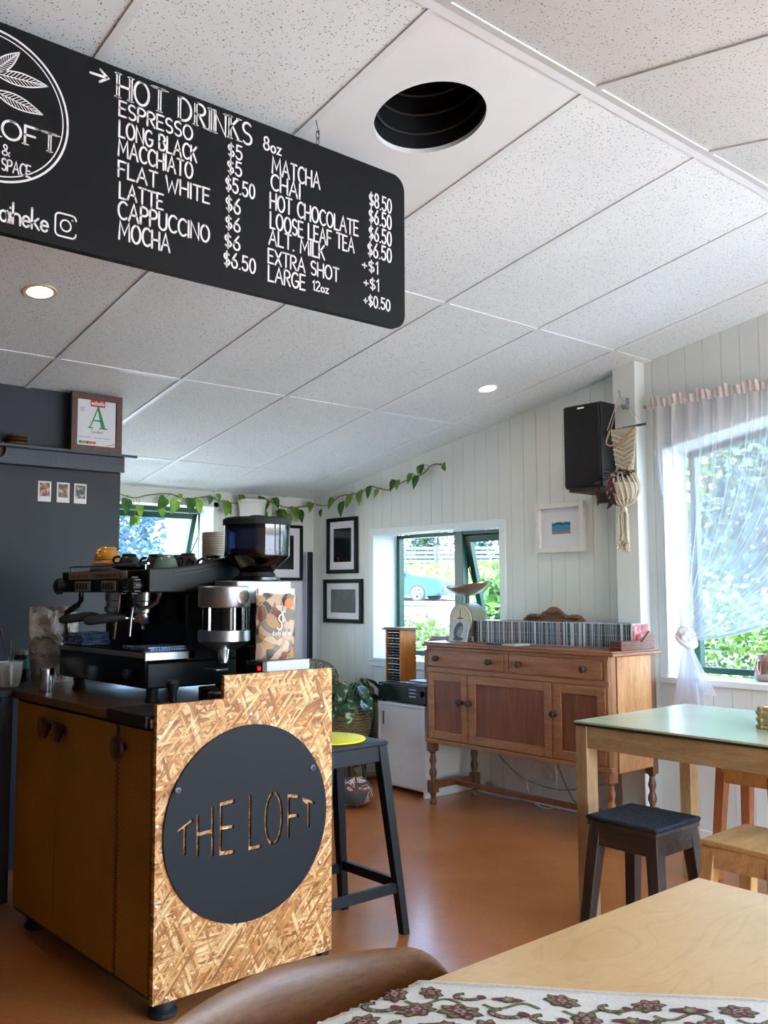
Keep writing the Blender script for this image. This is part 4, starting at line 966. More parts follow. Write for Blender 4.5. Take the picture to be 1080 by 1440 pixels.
MB().lathe([(.0305, .05), (.0305, .09)], (1.455, 3.93, .852), 24, cap=False).build('label_band', plain('#2f7d72', .5), jr)
MB().lathe([(.024, .108), (.024, .125), (0, .127)], (1.455, 3.93, .852), 20).build('lid', plain('#b6b2a6', .4), jr)

# ------------------------------------------------------------------ sideboard
M_oak = wood('oak_horizontal', ('#8c5b38', '#a16c45', '#b37f55'), 'Y', 1.6, .42, 10, bump=.06)
M_oakv = wood('oak_vertical', ('#8c5b38', '#a16c45', '#b37f55'), 'Z', 1.6, .42, 10, bump=.06)
M_oakpanel = wood('oak_panel', ('#6a351c', '#7e4425', '#93552f'), 'Z', 1.6, .42, 9, bump=.06)
M_oakside = wood('oak_side', ('#a87142', '#bd8753', '#cf9d67'), 'Z', 1.4, .42, 8, bump=.06)
M_oaktop = wood('oak_top', ('#7d4c2a', '#94603a', '#a8744a'), 'Y', 1.6, .38, 10, bump=.05)
M_legdark = wood('oak_leg', ('#5a3a24', '#704a2f', '#835a3b'), 'Z', 1.6, .42, 10, bump=.06)
M_dkknob = plain('#3d2418', .35, var=.2)
sbd = thing('sideboard', 'oak sideboard with two drawers and three panelled doors under the CDs', 'sideboard', (3.99, 3.32, 0))
SX, SB_, Y0, Y1 = 3.80, 4.185, 2.705, 3.962
MB().box(SX + .006, SB_, Y0 + .01, Y1 - .01, .365, .895).build('body', M_oakv, sbd)
MB().box(SX - .018, SB_ + .012, Y0 - .035, Y1 + .022, .897, .912).box(SX - .010, SB_ + .008, Y0 - .026, Y1 + .015, .912, .922).build('top', M_oaktop, sbd, bevel=.004)
MB().box(SX - .004, SX + .01, Y0, Y1, .880, .897).box(SX - .004, SX + .01, Y0, Y1, .753, .777).box(SX - .008, SX + .02, Y0 - .01, Y1 + .01, .352, .374).box(SX - .004, SX + .01, 3.340, 3.362, .777, .88).box(SX - .002, SX + .01, 3.040, 3.052, .374, .753).box(SX - .002, SX + .01, 3.626, 3.640, .374, .753).build('front_rail', M_oak, sbd, bevel=.002)
MB().box(SX + .05, SB_ - .05, Y0 - .012, Y0 + .012, .342, .895).build('side_panel', M_oakside, sbd, bevel=.003)
for a, b, ks in ((3.366, 3.952, (3.468, 3.871)), (2.734, 3.336, (2.845, 3.255))):
    d = MB().box(SX - .002, SX + .012, a, b, .780, .877).box(SX - .006, SX, a + .008, b - .008, .787, .870).build('drawer', M_oak, sbd, bevel=.002)
    for k in ks: MB().lathe([(.0, -.034), (.012, -.033), (.018, -.026), (.018, -.020), (.010, -.012), (.009, -.008), (.014, -.003), (.014, 0)], (SX - .006, k, .831), 18, 'X').build('knob', M_dkknob, d)
for a, b, st, kn in ((3.643, 3.945, .042, 3.686), (3.055, 3.624, .046, 3.614), (2.728, 3.039, .046, 3.034)):
    d = MB().box(SX - .006, SX + .008, a, a + st, .378, .750).box(SX - .006, SX + .008, b - st, b, .378, .750).box(SX - .006, SX + .008, a + st, b - st, .378, .423).box(SX - .006, SX + .008, a + st, b - st, .705, .750).build('door', M_oak, sbd, bevel=.0025)
    MB().box(SX + .001, SX + .009, a + st - .002, b - st + .002, .42, .708).build('panel', M_oakpanel, d)
    MB().lathe([(.0, -.034), (.012, -.033), (.018, -.026), (.018, -.020), (.010, -.012), (.009, -.008), (.014, -.003), (.014, 0)], (SX - .006, kn, .598), 18, 'X').build('knob', M_dkknob, d)
TURN = [(.0, .0), (.016, .0), (.022, .012), (.022, .024), (.013, .036), (.015, .044)]
def leg(x, y, blockz, near):
    m = MB(); s = .024
    if near: m.prism([(x - s, y - s + .014), (x - s + .014, y - s), (x + s, y - s), (x + s, y + s), (x - s, y + s)] if x < 4 else [(x - s, y - s), (x + s, y - s), (x + s, y + s), (x - s, y + s)], .30, .897, 'XY')
    else: m.box(x - s, x + s, y - s, y + s, .30, .897)
    m.lathe([(.012, .30), (.021, .297), (.013, .287), (.0155, .268), (.021, .245), (.0145, .222), (.013, .212), (.021, .19), (.0225, .172), (.015, .15), (.013, .143), (.016, .135)][::-1], (x, y, 0), 22)
    m.box(x - s, x + s, y - s, y + s, .068, .135); m.lathe([(.0, .0), (.015, .0), (.021, .010), (.021, .022), (.013, .034), (.018, .06), (.022, .068)], (x, y, 0), 22)
    return m.build('leg', M_oakv if near and x < 4 else M_legdark, sbd, bevel=.0025)
leg(SX + .022, Y1 - .022, 0, False); leg(SB_ - .02, Y1 - .022, 0, False); leg(SX + .022, Y0 + .018, 0, True); leg(SB_ - .02, Y0 + .018, 0, True)
MB().box(SX + .045, SB_ - .04, Y1 - .036, Y1 - .010, .088, .118).box(SX + .045, SB_ - .04, Y0 + .006, Y0 + .032, .088, .118).box(3.985, 4.01, Y0 + .03, Y1 - .03, .09, .118).build('stretcher', M_oakpanel, sbd, bevel=.003)
# carved crest at the back
cr = MB(); prof = []
yc, hw = 3.333, .245
for k in range(41):
    u = -1 + k / 20; a = abs(u)
    z = .925 + .105 + .080 * (1 - a ** 1.6) + .014 * math.cos(a * 9) * (a < .95) - .05 * max(0, a - .85) / .15
    prof.append((yc + u * hw, z))
cr.prism([(yc - hw - .03, .9235)] + prof + [(yc + hw + .03, .9235)], 4.168, 4.192, 'YZ')
for k in range(4, 37, 2):
    y_, z_ = prof[k]; cr.ball((4.166, y_, z_ - .012), (.010, .014, .011), 10, 6)
for s in (1, -1):
    for k, (uu, rr) in enumerate(((.22, .020), (.52, .022), (.80, .018))):
        zz = .925 + .105 + .080 * (1 - uu ** 1.6) - .026
        cr.tube([(4.165, yc + s * (uu * hw + rr * (1 - j / 18) * math.cos(j * .62)), zz + rr * (1 - j / 18) * math.sin(j * .62)) for j in range(17)], .005, 6)
cr.ball((4.163, yc, 1.100), (.012, .03, .020), 12, 8)
cr.build('carved_crest', wood('crest_wood', ('#5d3b22', '#7a4f2e', '#8f6340'), 'Y', 2, .4, 8), sbd)

# ------------------------------------------------------------------ on the sideboard: CDs, scale, booklets
def spine_mat(c):
    t = NT('cd_spine'); v = t.coord(); nz = t.n('TexNoise', i_Scale=130.0, i_Detail=2.0); t.l(v, nz.inputs['Vector'])
    t.base(t.ramp(nz.outputs[0], [(.42, lin(c)), (.62, lin(c)), (.66, lin('#c8c6c2'))])); t.set(rough=.25); return t.m
M_case = plain('#aeb6b8', .18, var=.05, spec=.7)
SP = {'dark': '#191a1e', 'white': '#c6c6c3', 'blue': '#27405c', 'red': '#6a2a30', 'grey': '#6a7075', 'green': '#27443f', 'purple': '#4a3a52'}
MSP = {k: spine_mat(v) for k, v in SP.items()}
protos = {}
def cd_upright(col, x, y, lean):
    key = ('u', col)
    if key not in protos:
        mb = MB().box(0, .142, -.0050, .0050, .0, .125); mb.mat(1).box(-.0006, .0005, -.0036, .0036, .004, .121).box(.002, .139, -.0038, .0038, .1248, .1253)
        protos[key] = mb.build('cd_case', [M_case, MSP[col]], origin=(0, 0, 0), bevel=.0007); o = protos[key]
    else:
        o = protos[key].copy(); COL.objects.link(o)
    o.location = (x, y, .9225); o.rotation_euler = (lean, 0, 0)
    return tag(o, f'CD case with a {col} spine standing in the long row on the sideboard', 'CD', 'CDs in the long row on the sideboard')
rcd = random.Random(11); y = 3.722; seq = ['dark', 'white', 'grey', 'dark', 'blue', 'white', 'red', 'dark', 'grey', 'green', 'dark', 'white', 'purple', 'dark', 'blue']
k = 0
while y > 2.745:
    fr = (3.722 - y) / .98; lean = .16 * max(0, 1 - fr * 8) * (1 if True else 0)
    c = rcd.choice(seq if fr < .55 else seq + ['dark', 'dark', 'green', 'dark'])
    cd_upright(c, 3.950 + .085 * fr + rcd.uniform(-.003, .003), y, rcd.uniform(-.012, .012)); y -= .01085
pt = thing('cd_case', 'CD case with a black and white portrait leaning against the scale', 'CD', (3.885, 3.82, .9225))
mb = MB(); mb.M = Matrix.Translation((3.885, 3.80, .924)) @ Matrix.Rotation(math.radians(14), 4, 'Y')
mb.box(0, .009, -.071, .071, 0, .125); mb.build('case', M_case, pt, bevel=.001)
bw = NT('portrait_picture'); bw.base(lin('#b9b7b2')); bw.set(rough=.25)
mb = MB(); mb.M = Matrix.Translation((3.885, 3.80, .924)) @ Matrix.Rotation(math.radians(14), 4, 'Y')
P3 = lambda d: (lambda a, b: (-d, -a, b))
mb.add([P3(.0006)(*p) for p in [(-.060, .004), (.060, .004), (.060, .119), (-.060, .119)]], [(0, 1, 2, 3)]); mb.build('picture', bw.m, pt, smooth=0)
mb = MB(); mb.M = Matrix.Translation((3.885, 3.80, .924)) @ Matrix.Rotation(math.radians(14), 4, 'Y')
blob = lambda cx_, cz_, rx, rz, d, rot=0: mb.add([P3(d)(cx_ + rx * math.cos(a) * math.cos(rot) - rz * math.sin(a) * math.sin(rot), cz_ + rx * math.cos(a) * math.sin(rot) + rz * math.sin(a) * math.cos(rot)) for a in [2 * PI * j / 20 for j in range(20)]], [tuple(range(20))])
blob(-.004, .066, .034, .048, .0010, -.2); blob(.005, .016, .040, .012, .0010)
mb.mat(1); blob(.008, .060, .018, .030, .0014, -.2); blob(.016, .080, .010, .010, .0014)
mb.mat(0); blob(.010, .070, .006, .003, .0018); blob(.012, .042, .008, .003, .0018)
mb.build('portrait', [plain('#1b1a1a', .3), plain('#8a8784', .3)], pt, smooth=0)

ks = thing('kitchen_scale', 'old grey green kitchen scale with a round dial and metal pan', 'scale', (3.985, 3.86, .9225))
M_scale = plain('#8d927f', .4, var=.08, scale=30)
sy = 3.845
dome = [(sy - .098, .950), (sy - .098, 1.045)] + [(sy + .098 * math.cos(math.radians(a)), 1.045 + .098 * math.sin(math.radians(a))) for a in range(180, -1, -12)][1:-1] + [(sy + .098, 1.045), (sy + .098, .950)]
MB().prism(dome, 3.965, 4.08, 'YZ').build('body', M_scale, ks, bevel=.006)
MB().box(3.945, 4.10, sy - .108, sy + .108, .9225, .952).build('foot_plate', M_scale, ks, bevel=.006)
dl = MB().lathe([(.0, 0), (.080, 0), (.080, .003), (.086, .005), (.088, 0)], (3.9645, sy, 1.045), 40, '-X', cap=False).build('dial', plain('#cdc3a6', .4, var=.06), ks)
mb = MB(); PD = wall_x(3.9605)
for a in range(0, 360, 15):
    c, s_ = math.cos(math.radians(a)), math.sin(math.radians(a)); ribbon(mb, [(-sy + .066 * c, 1.045 + .066 * s_), (-sy + .074 * c, 1.045 + .074 * s_)], .0025, PD)
mb.build('dial_marks', M_black, dl, smooth=0)
mb = MB(); ribbon(mb, [(-sy, 1.02), (-sy, 1.105)], .006, wall_x(3.959)); ribbon(mb, [(-sy - .022, 1.055), (-sy + .022, 1.055)], .006, wall_x(3.959)); mb.build('pointer', M_black, dl, smooth=0)
MB().lathe([(.014, 1.135), (.014, 1.185)], (4.02, sy, 0), 16).build('post', M_green if False else plain('#5d6b5c', .4), ks)
mb = MB(); 
def pan(u, v):
    a = 2 * PI * u; r = .004 + .150 * v; x = 4.02 + .62 * r * math.cos(a); y_ = sy + r * math.sin(a); d = (y_ - sy) / .154
    return (x, y_, 1.186 + .055 * v ** 2.4 - .012 * d * v + .016 * d * d * v)
mb.grid(pan, 40, 10); mb.build('pan', plain('#b9ab9c', .3, .85, var=.06), ks, solid=.0025)
bk = thing('booklet', 'thin navy and white CD booklet lying flat in front of the CD row', 'booklet', (3.84, 3.42, .9225))
MB().box(3.805, 3.925, 3.30, 3.505, .9225, .931).build('cover', plain('#1d2740', .35, var=.1), bk, bevel=.001)
MB().box(3.804, 3.926, 3.295, 3.385, .9231, .9316).build('white_label', plain('#c9c8c2', .35), bk)
st = thing('wooden_stand', 'small carved brown wooden stand at the right end of the CDs', 'stand', (3.93, 2.66, .9225))
M_redwood = wood('red_brown_wood', ('#4a2415', '#6b3720', '#7f4a2c'), 'Y', 3, .4, 8)
MB().box(3.865, 4.03, 2.677, 2.745, .9225, .9665).box(3.858, 4.035, 2.674, 2.748, .934, .940).box(3.858, 4.035, 2.674, 2.748, .950, .955).build('base', M_redwood, st, bevel=.002)
MB().prism([(4.03, .9225), (4.15, .9225), (4.15, .985), (4.11, 1.012), (4.03, .955)], 2.677, 2.690, 'XZ').build('end_board', M_redwood, st, bevel=.002)
rc_ = thing('cd_case', 'CD case with a red cover facing out at the right end of the row', 'CD', (4.10, 2.7325, .9225))
MB().box(4.030, 4.172, 2.7275, 2.7375, .9225, 1.0475).build('case', M_case, rc_, bevel=.001)
pc = NT('red_cover_picture'); nz = pc.n('TexNoise', i_Scale=40.0, i_Detail=2.0); pc.l(pc.coord(), nz.inputs['Vector']); pc.base(pc.ramp(nz.outputs[0], [(.38, lin('#1d1a22')), (.47, lin('#8e2230')), (.58, lin('#c2454c')), (.66, lin('#d8a08a'))])); pc.set(rough=.3)
MB().box(4.034, 4.168, 2.7266, 2.7276, .926, 1.044).build('picture', pc.m, rc_, smooth=0)

# ------------------------------------------------------------------ white cupboard with amplifier and CD tower
wc = thing('white_cupboard', 'small white cupboard with a slot handle beside the sideboard', 'cupboard', (4.07, 4.28, 0))
M_wc = plain('#d9dade', .4, var=.02)
MB().box(3.885, 4.265, 4.072, 4.088, 0, .532).box(3.885, 4.265, 4.478, 4.494, 0, .532).box(3.885, 4.265, 4.088, 4.478, .515, .532).box(4.25, 4.265, 4.088, 4.478, .03, .515).box(3.90, 4.25, 4.088, 4.478, .03, .045).build('carcass', M_wc, wc, bevel=.0015)
d = MB().box(3.889, 3.905, 4.091, 4.475, .040, .512).build('door', M_wc, wc, bevel=.0015)
MB().box(3.8872, 3.8892, 4.440, 4.452, .395, .475).build('slot_handle', plain('#55565a', .4), d)
am = thing('amplifier', 'black hi-fi amplifier with three silver buttons on the white cupboard', 'amplifier', (4.04, 4.29, .534))
MB().box(3.905, 4.24, 4.074, 4.498, .545, .648).build('case', M_blacksatin, am, bevel=.003)
MB().box(3.895, 3.906, 4.072, 4.500, .542, .650).build('front_panel', plain('#0c0d12', .25, var=.1), am, bevel=.002)
for k in range(3): MB().box(3.890, 3.896, 4.155, 4.215, .577 + k * .0205, .5835 + k * .0205).build('button', plain('#9fa6c4', .3, .3), am, bevel=.001)
MB().lathe([(.0, -.018), (.017, -.018), (.019, -.002), (.019, 0)], (3.895, 4.118, .60), 22, 'X').build('volume_knob', M_black, am)
for y_ in (4.45, 4.42, 4.39): MB().lathe([(.0, -.006), (.005, -.006), (.005, 0)], (3.895, y_, .580), 12, 'X').build('small_knob', M_darksteel, am)
MB().box(3.8945, 3.8955, 4.24, 4.38, .583, .585).build('slot_line', M_darksteel, am)
MB().box(3.8942, 3.8952, 4.462, 4.488, .633, .638).build('badge', plain('#a8a8aa', .3, .6), am)
for x, y_ in ((3.92, 4.1), (3.92, 4.47), (4.22, 4.1), (4.22, 4.47)): MB().lathe([(.014, .532), (.014, .545)], (x, y_, 0), 14).build('foot', M_rubber, am)
for k, (a, b, c, d_, ry, cc, lb) in enumerate(((3.925, 4.20, 4.10, 4.36, .05, '#dfe0e2', 'white printed sheet lowest in the papers on the amplifier'), (3.95, 4.16, 4.14, 4.33, -.14, '#30343c', 'dark magazine in the middle of the papers on the amplifier'), (3.97, 4.18, 4.09, 4.30, .10, '#e8e8ea', 'white leaflet uppermost on the amplifier'))):
    m = MB(); m.M = Matrix.Translation(((a + b) / 2, (c + d_) / 2, .6505 + k * .006)) @ Matrix.Rotation(ry, 4, 'Z')
    w_, h_ = (b - a) / 2, (d_ - c) / 2; m.grid(lambda u, v: (-w_ + 2 * w_ * u, -h_ + 2 * h_ * v, .002 + .004 * math.sin(3 * u + 2 * v + k) ** 2), 8, 8)
    tag(m.build('paper', plain(cc, .5, var=.08, scale=60), solid=.0016, origin=(0, 0, 0)), lb, 'paper', 'loose papers on the amplifier')
ctw = thing('cd_tower', 'pine CD tower full of flat CDs on the amplifier', 'CD rack', (4.02, 4.43, .655))
M_pine = wood('orange_pine', ('#b4651f', '#cf7f30', '#dc9446'), 'Z', 1.6, .4, 9)
tz = .6505
MB().box(3.955, 4.085, 4.357, 4.367, tz, .970).build('side_board', M_pine, ctw, bevel=.001); MB().box(3.955, 4.085, 4.490, 4.500, tz, .970).build('side_board', M_pine, ctw, bevel=.001)
MB().box(4.075, 4.085, 4.367, 4.490, tz, .970).box(3.955, 4.075, 4.367, 4.490, tz, tz + .008).build('back_board', plain('#2a1c12', .6), ctw)
MB().box(3.938, 4.098, 4.340, 4.517, .970, .979).box(3.946, 4.092, 4.348, 4.509, .979, .985).build('cap', wood('cap_wood', ('#5b3a25', '#7a523a', '#8f6850'), 'Y', 2, .4, 8), ctw, bevel=.003)
for k in range(17):
    z = tz + .014 + k * .0178; c = ['dark', 'dark', 'grey', 'white', 'dark', 'white', 'dark', 'white', 'blue'][k % 9]
    key = ('f', c)
    if key not in protos:
        mb = MB().box(0, .112, -.0595, .0595, 0, .0102); mb.mat(1).box(-.0006, .0005, -.055, .056, .0028, .0078); protos[key] = mb.build('cd_case', [plain('#1a1b1e', .25, var=.04), MSP[c]], origin=(0, 0, 0), bevel=.0007); o = protos[key]
    else: o = protos[key].copy(); COL.objects.link(o)
    o.location = (3.961, 4.4285, z); tag(o, f'CD with a {c} spine lying flat in the pine CD tower', 'CD', 'CDs in the pine tower')
cx = thing('record_crate', 'light wooden record crate behind the pine CD tower', 'crate', (4.19, 4.23, .655))
M_birchcrate = wood('crate_wood', ('#c28a52', '#d6a269', '#e0b380'), 'Y', 2, .5, 9)
MB().box(4.135, 4.145, 4.08, 4.335, .672, .845).box(4.245, 4.255, 4.08, 4.335, .672, .845).box(4.145, 4.245, 4.08, 4.09, .672, .845).box(4.145, 4.245, 4.325, 4.335, .672, .845).box(4.135, 4.255, 4.08, 4.335, .664, .672).build('box', M_birchcrate, cx, bevel=.0015)
for k in range(6):
    c = ['#c98f9c', '#d9d2cd', '#b7c4cf', '#e3dccb', '#a8787a', '#d4d9dc'][k]
    o = MB().box(4.150 + k * .0155, 4.158 + k * .0155, 4.096, 4.318, .674, .905 + .012 * ((k * 7) % 3)).build('record_sleeve', plain(c, .5, var=.08), bevel=.0006)
    tag(o, f"{['pink', 'off white', 'pale blue', 'cream', 'dusty rose', 'pale grey'][k]} record sleeve standing in the wooden crate", 'record', 'records in the wooden crate')
bpy.data.objects.remove(bpy.data.objects['sign_outline']) if 'sign_outline' in bpy.data.objects else None

# ------------------------------------------------------------------ framed pictures, speaker, hook, socket, cables
def framed(name, label, face, a0, a1, z0, z1, fw, fcol, mat_w, pic, depth=.022, group=None):
    """face: ('x', plane) looks towards -X, ('y', plane) looks towards -Y"""
    ax, pl_ = face
    B = (lambda m, a, b, c, d, e, f: m.box(pl_ - b, pl_ - a, c, d, e, f)) if ax == 'x' else (lambda m, a, b, c, d, e, f: m.box(c, d, pl_ - b, pl_ - a, e, f))
    loc = (pl_ - .01, (a0 + a1) / 2, z0) if ax == 'x' else ((a0 + a1) / 2, pl_ - .01, z0)
    t = thing(name, label, 'picture', loc, group); m = MB()
    B(m, .001, depth, a0, a0 + fw, z0, z1); B(m, .001, depth, a1 - fw, a1, z0, z1); B(m, .001, depth, a0 + fw, a1 - fw, z0, z0 + fw); B(m, .001, depth, a0 + fw, a1 - fw, z1 - fw, z1)
    m.build('frame', plain(fcol, .55, var=.05, spec=.25), t, bevel=.0015)
    m = MB(); B(m, .002, depth * .35, a0 + fw, a1 - fw, z0 + fw, z1 - fw); m.build('mat_board', plain('#dedee2', .6, var=.01), t)
    ml, mr, mbt, mtp = mat_w
    m = MB(); B(m, depth * .35, depth * .35 + .001, a0 + fw + ml, a1 - fw - mr, z0 + fw + mbt, z1 - fw - mtp); m.build('picture', pic, t)
    return t
def nebula(name, bg, streak, glow=None, seed=0):
    t = NT(name); v = t.coord((1, 1, 1), (.7, 0, 0), (seed, 0, 0)); nz = t.n('TexNoise', i_Scale=7.0, i_Detail=6.0, i_Distortion=1.2); t.l(v, nz.inputs['Vector'])
    c = t.ramp(nz.outputs[0], [(.5, lin(bg)), (.66, lin(streak)), (.78, lin('#a9b4c4'))])
    if glow:
        n2 = t.n('TexNoise', i_Scale=16.0); t.l(v, n2.inputs['Vector']); sp = t.n('SeparateXYZ'); t.l(t.coord((1, 1, 1)), sp.inputs[0])
        k = t.math('MULTIPLY', t.math('LESS_THAN', sp.outputs[2], .12), t.math('GREATER_THAN', n2.outputs[0], .62)); c = t.mix(k, c, lin(glow))
    t.base(c); t.set(rough=.12, spec=.6); return t.m
framed('picture_frame', 'black framed upright picture with an ember glow, upper of the two beside the window', ('x', XW), 5.158, 5.506, 1.341, 1.747, .028, '#0b0c0d', (.045, .045, .055, .05), nebula('ember_picture', '#14161b', '#2b3038', '#8e4324', 1))
framed('picture_frame', 'black framed square picture of a pale streak, lower of the two beside the window', ('x', XW), 5.104, 5.543, .985, 1.299, .028, '#0b0c0d', (.05, .05, .045, .045), nebula('streak_picture', '#55565a', '#62656c', None, 4))
framed('picture_frame', 'black framed picture on the far wall behind the grinder', ('y', YF), 3.83, 4.167, 1.292, 1.702, .022, '#0b0c0d', (.055, .055, .06, .055), plain('#1c1e20', .2, var=.2))
sea = NT('seascape_picture'); sp = sea.n('SeparateXYZ'); sea.l(sea.coord(), sp.inputs[0]); nz = sea.n('TexNoise', i_Scale=30.0, i_Detail=5.0); sea.l(sea.coord(), nz.inputs['Vector'])
sea.base(sea.ramp(sea.math('ADD', sea.math('DIVIDE', sea.math('SUBTRACT', sp.outputs[2], .105), .085), sea.math('MULTIPLY', sea.math('SUBTRACT', nz.outputs[0], .5), .55)), [(.0, lin('#9a8d80')), (.25, lin('#6c7a84')), (.4, lin('#2f7fa6')), (.58, lin('#3a93bd')), (.62, lin('#27485a')), (.75, lin('#2d5568')), (.8, lin('#8cc3de')), (1, lin('#6fb2d6'))])); sea.set(rough=.25)
framed('picture_frame', 'white framed seascape picture on the wall below the speaker', ('x', XW), 3.175, 3.516, 1.429, 1.712, .030, '#e3e1dc', (.072, .078, .075, .080), sea.m, .03)
spk = thing('wall_speaker', 'black loudspeaker mounted high on the boarded wall beside the post', 'speaker', (4.17, 3.03, 1.73))
MB().box(4.066, 4.279, 2.908, 3.147, 1.757, 2.206).build('cabinet', plain('#101012', .5, var=.1), spk, bevel=.004)
grl = NT('speaker_cloth'); nz = grl.n('TexNoise', i_Scale=600.0); grl.l(grl.coord(), nz.inputs['Vector']); grl.base(grl.ramp(nz.outputs[0], [(.4, lin('#0c0c0d')), (.6, lin('#1a1a1c'))])); grl.set(rough=.95)
MB().box(4.049, 4.067, 2.914, 3.141, 1.764, 2.199).build('grille', grl.m, spk, bevel=.006)
MB().box(4.0475, 4.05, 3.003, 3.046, 2.179, 2.187).build('badge', M_brushed, spk)
MB().box(4.07, 4.279, 2.926, 3.128, 1.739, 1.757).box(4.255, 4.279, 2.98, 3.08, 1.69, 1.739).build('bracket_board', plain('#3d2b20', .6, var=.15), spk, bevel=.002)
hk = MB().box(4.186, 4.190, 2.818, 2.838, 2.165, 2.225)
hk.tube([(4.186, 2.828, 2.205), (4.165, 2.832, 2.21), (4.150, 2.842, 2.228), (4.146, 2.848, 2.252), (4.150, 2.85, 2.262)], [.005, .005, .0045, .004, .006], 8).tube([(4.186, 2.835, 2.18), (4.165, 2.836, 2.165), (4.155, 2.836, 2.172), (4.152, 2.836, 2.185)], .0045, 8).tube([(4.186, 2.821, 2.18), (4.165, 2.820, 2.165), (4.155, 2.820, 2.172), (4.152, 2.820, 2.185)], .0045, 8)
tag(hk.build('coat_hook', plain('#8fa3ad', .3, .9, var=.05)), 'metal coat hook screwed to the white post', 'hook')
so = thing('wall_socket', 'white wall socket under the sideboard', 'socket', (4.275, 3.46, .15))
MB().box(4.268, 4.2795, 3.405, 3.52, .145, .215).build('plate', plain('#d6d3cc', .4), so, bevel=.003)
MB().box(4.245, 4.268, 3.43, 3.46, .165, .20).build('plug', plain('#d9d7d2', .4), so, bevel=.004)
def cable(pts, r, col, label, n=6):
    """smooth cable through points"""
    P = [Vector(p) for p in pts]; out = []
    for i in range(len(P) - 1):
        p0, p1, p2, p3 = P[max(0, i - 1)], P[i], P[i + 1], P[min(len(P) - 1, i + 2)]
        for k in range(n):
            t = k / n; out.append(.5 * ((2 * p1) + (p2 - p0) * t + (2 * p0 - 5 * p1 + 4 * p2 - p3) * t * t + (3 * p1 - p0 - 3 * p2 + p3) * t ** 3))
    out.append(P[-1]); return tag(MB().tube(out, r, 8).build('cable', plain(col, .5)), label, 'cable')
cable([(4.255, 3.43, .185), (4.22, 3.42, .24), (4.20, 3.50, .25), (4.20, 3.57, .14), (4.20, 3.52, .03), (4.20, 3.42, .006), (4.20, 3.36, .05), (4.205, 3.36, .19), (4.235, 3.40, .30)], .0042, '#c9c5bd', 'white looped cable hanging from the socket under the sideboard')
cable([(4.25, 3.40, .33), (4.24, 3.36, .22), (4.235, 3.28, .09), (4.225, 3.18, .02), (4.22, 3.05, .006)], .0042, '#8d8a84', 'grey cable running down right of the socket')
cable([(4.25, 3.95, .34), (4.255, 3.75, .19), (4.255, 3.60, .125), (4.255, 3.35, .11), (4.255, 3.05, .19)], .003, '#77736c', 'thin grey cable drooping along the wall under the sideboard')
cable([(4.24, 3.52, .15), (4.235, 3.58, .06), (4.23, 3.66, .012), (4.235, 3.85, .008), (4.20, 3.93, .02)], .004, '#b9b5ad', 'pale cable lying along the baseboard under the sideboard')
cable([(4.02, 2.62, .005), (4.07, 2.56, .005), (4.12, 2.50, .005), (4.20, 2.46, .006)], .006, '#d4d2cc', 'short white cable on the floor behind the dark stool')
o = MB().lathe([(.0, 0), (.026, 0), (.030, .01), (.026, .02), (0, .02)], (4.20, 3.865, .03), 20, 'X').build('castor', plain('#8c8a88', .3, .5))
tag(o, 'small grey wheel on the floor behind the sideboard leg', 'wheel'); o.location.z = .0305

# ------------------------------------------------------------------ green-topped table by the window
gt = thing('cafe_table', 'light wood table with a glossy pale green top below the window', 'table', (3.33, 1.6, 0))
M_beech = wood('beech_leg', ('#98784f', '#ab8a60', '#ba9a70'), 'Z', 1.5, .45, 9)
M_beechy = wood('beech_apron', ('#98784f', '#ab8a60', '#ba9a70'), 'Y', 1.5, .45, 9)
TX0, TX1, TY0, TY1, TZ = 2.938, 3.725, 1.02, 2.258, .722
tt = NT('green_laminate'); nz = tt.n('TexNoise', i_Scale=3.0); tt.l(tt.coord(), nz.inputs['Vector']); tt.base(tt.ramp(nz.outputs[0], [(.3, lin('#b3b78c')), (.7, lin('#bbbf96'))])); tt.set(rough=.22, spec=.6)
MB().box(TX0, TX1, TY0, TY1, TZ - .008, TZ).build('table_top', tt.m, gt, bevel=.0015)
MB().box(TX0, TX1, TY0, TY1, TZ - .016, TZ - .008).build('top_edge', plain('#22261f', .4), gt)
MB().box(TX0 + .006, TX0 + .028, TY0 + .03, TY1 - .03, TZ - .098, TZ - .016).box(TX1 - .028, TX1 - .006, TY0 + .03, TY1 - .03, TZ - .098, TZ - .016).box(TX0 + .03, TX1 - .03, TY1 - .028, TY1 - .006, TZ - .098, TZ - .016).box(TX0 + .03, TX1 - .03, TY0 + .006, TY0 + .028, TZ - .098, TZ - .016).build('apron', M_beechy, gt, bevel=.002)
for x in (TX0 + .004, TX1 - .070):
    for y in (TY0 + .004, TY1 - .056): MB().box(x, x + .066, y, y + .052, 0, TZ - .016).build('leg', M_beech, gt, bevel=.003)
def basket_mat():
    t = NT('woven_basket'); v = t.coord((1, 1, 1)); w1_ = t.n('TexWave', wave_type='BANDS', bands_direction='Z', i_Scale=26.0, i_Distortion=1.5); t.l(v, w1_.inputs['Vector'])
    w2_ = t.n('TexWave', wave_type='BANDS', bands_direction='DIAGONAL', i_Scale=30.0, i_Distortion=2.0); t.l(v, w2_.inputs['Vector'])
    m = t.math('MULTIPLY', w1_.outputs[0], w2_.outputs[0]); t.base(t.ramp(m, [(.05, lin('#5a4a30')), (.3, lin('#a08a5e')), (.7, lin('#c7b387'))])); t.set(rough=.8); t.bump(m, .9, .012); return t.m
M_basket = basket_mat()
bk = thing('basket', 'small woven straw basket at the right picture edge on the green table', 'basket', (3.36, 1.60, TZ))
m = MB(); rr_ = lambda k: rrect(3.245 + .004 * (k % 2), 3.475 - .004 * (k % 2), 1.53 + .004 * (k % 2), 1.686 - .004 * (k % 2), .02)
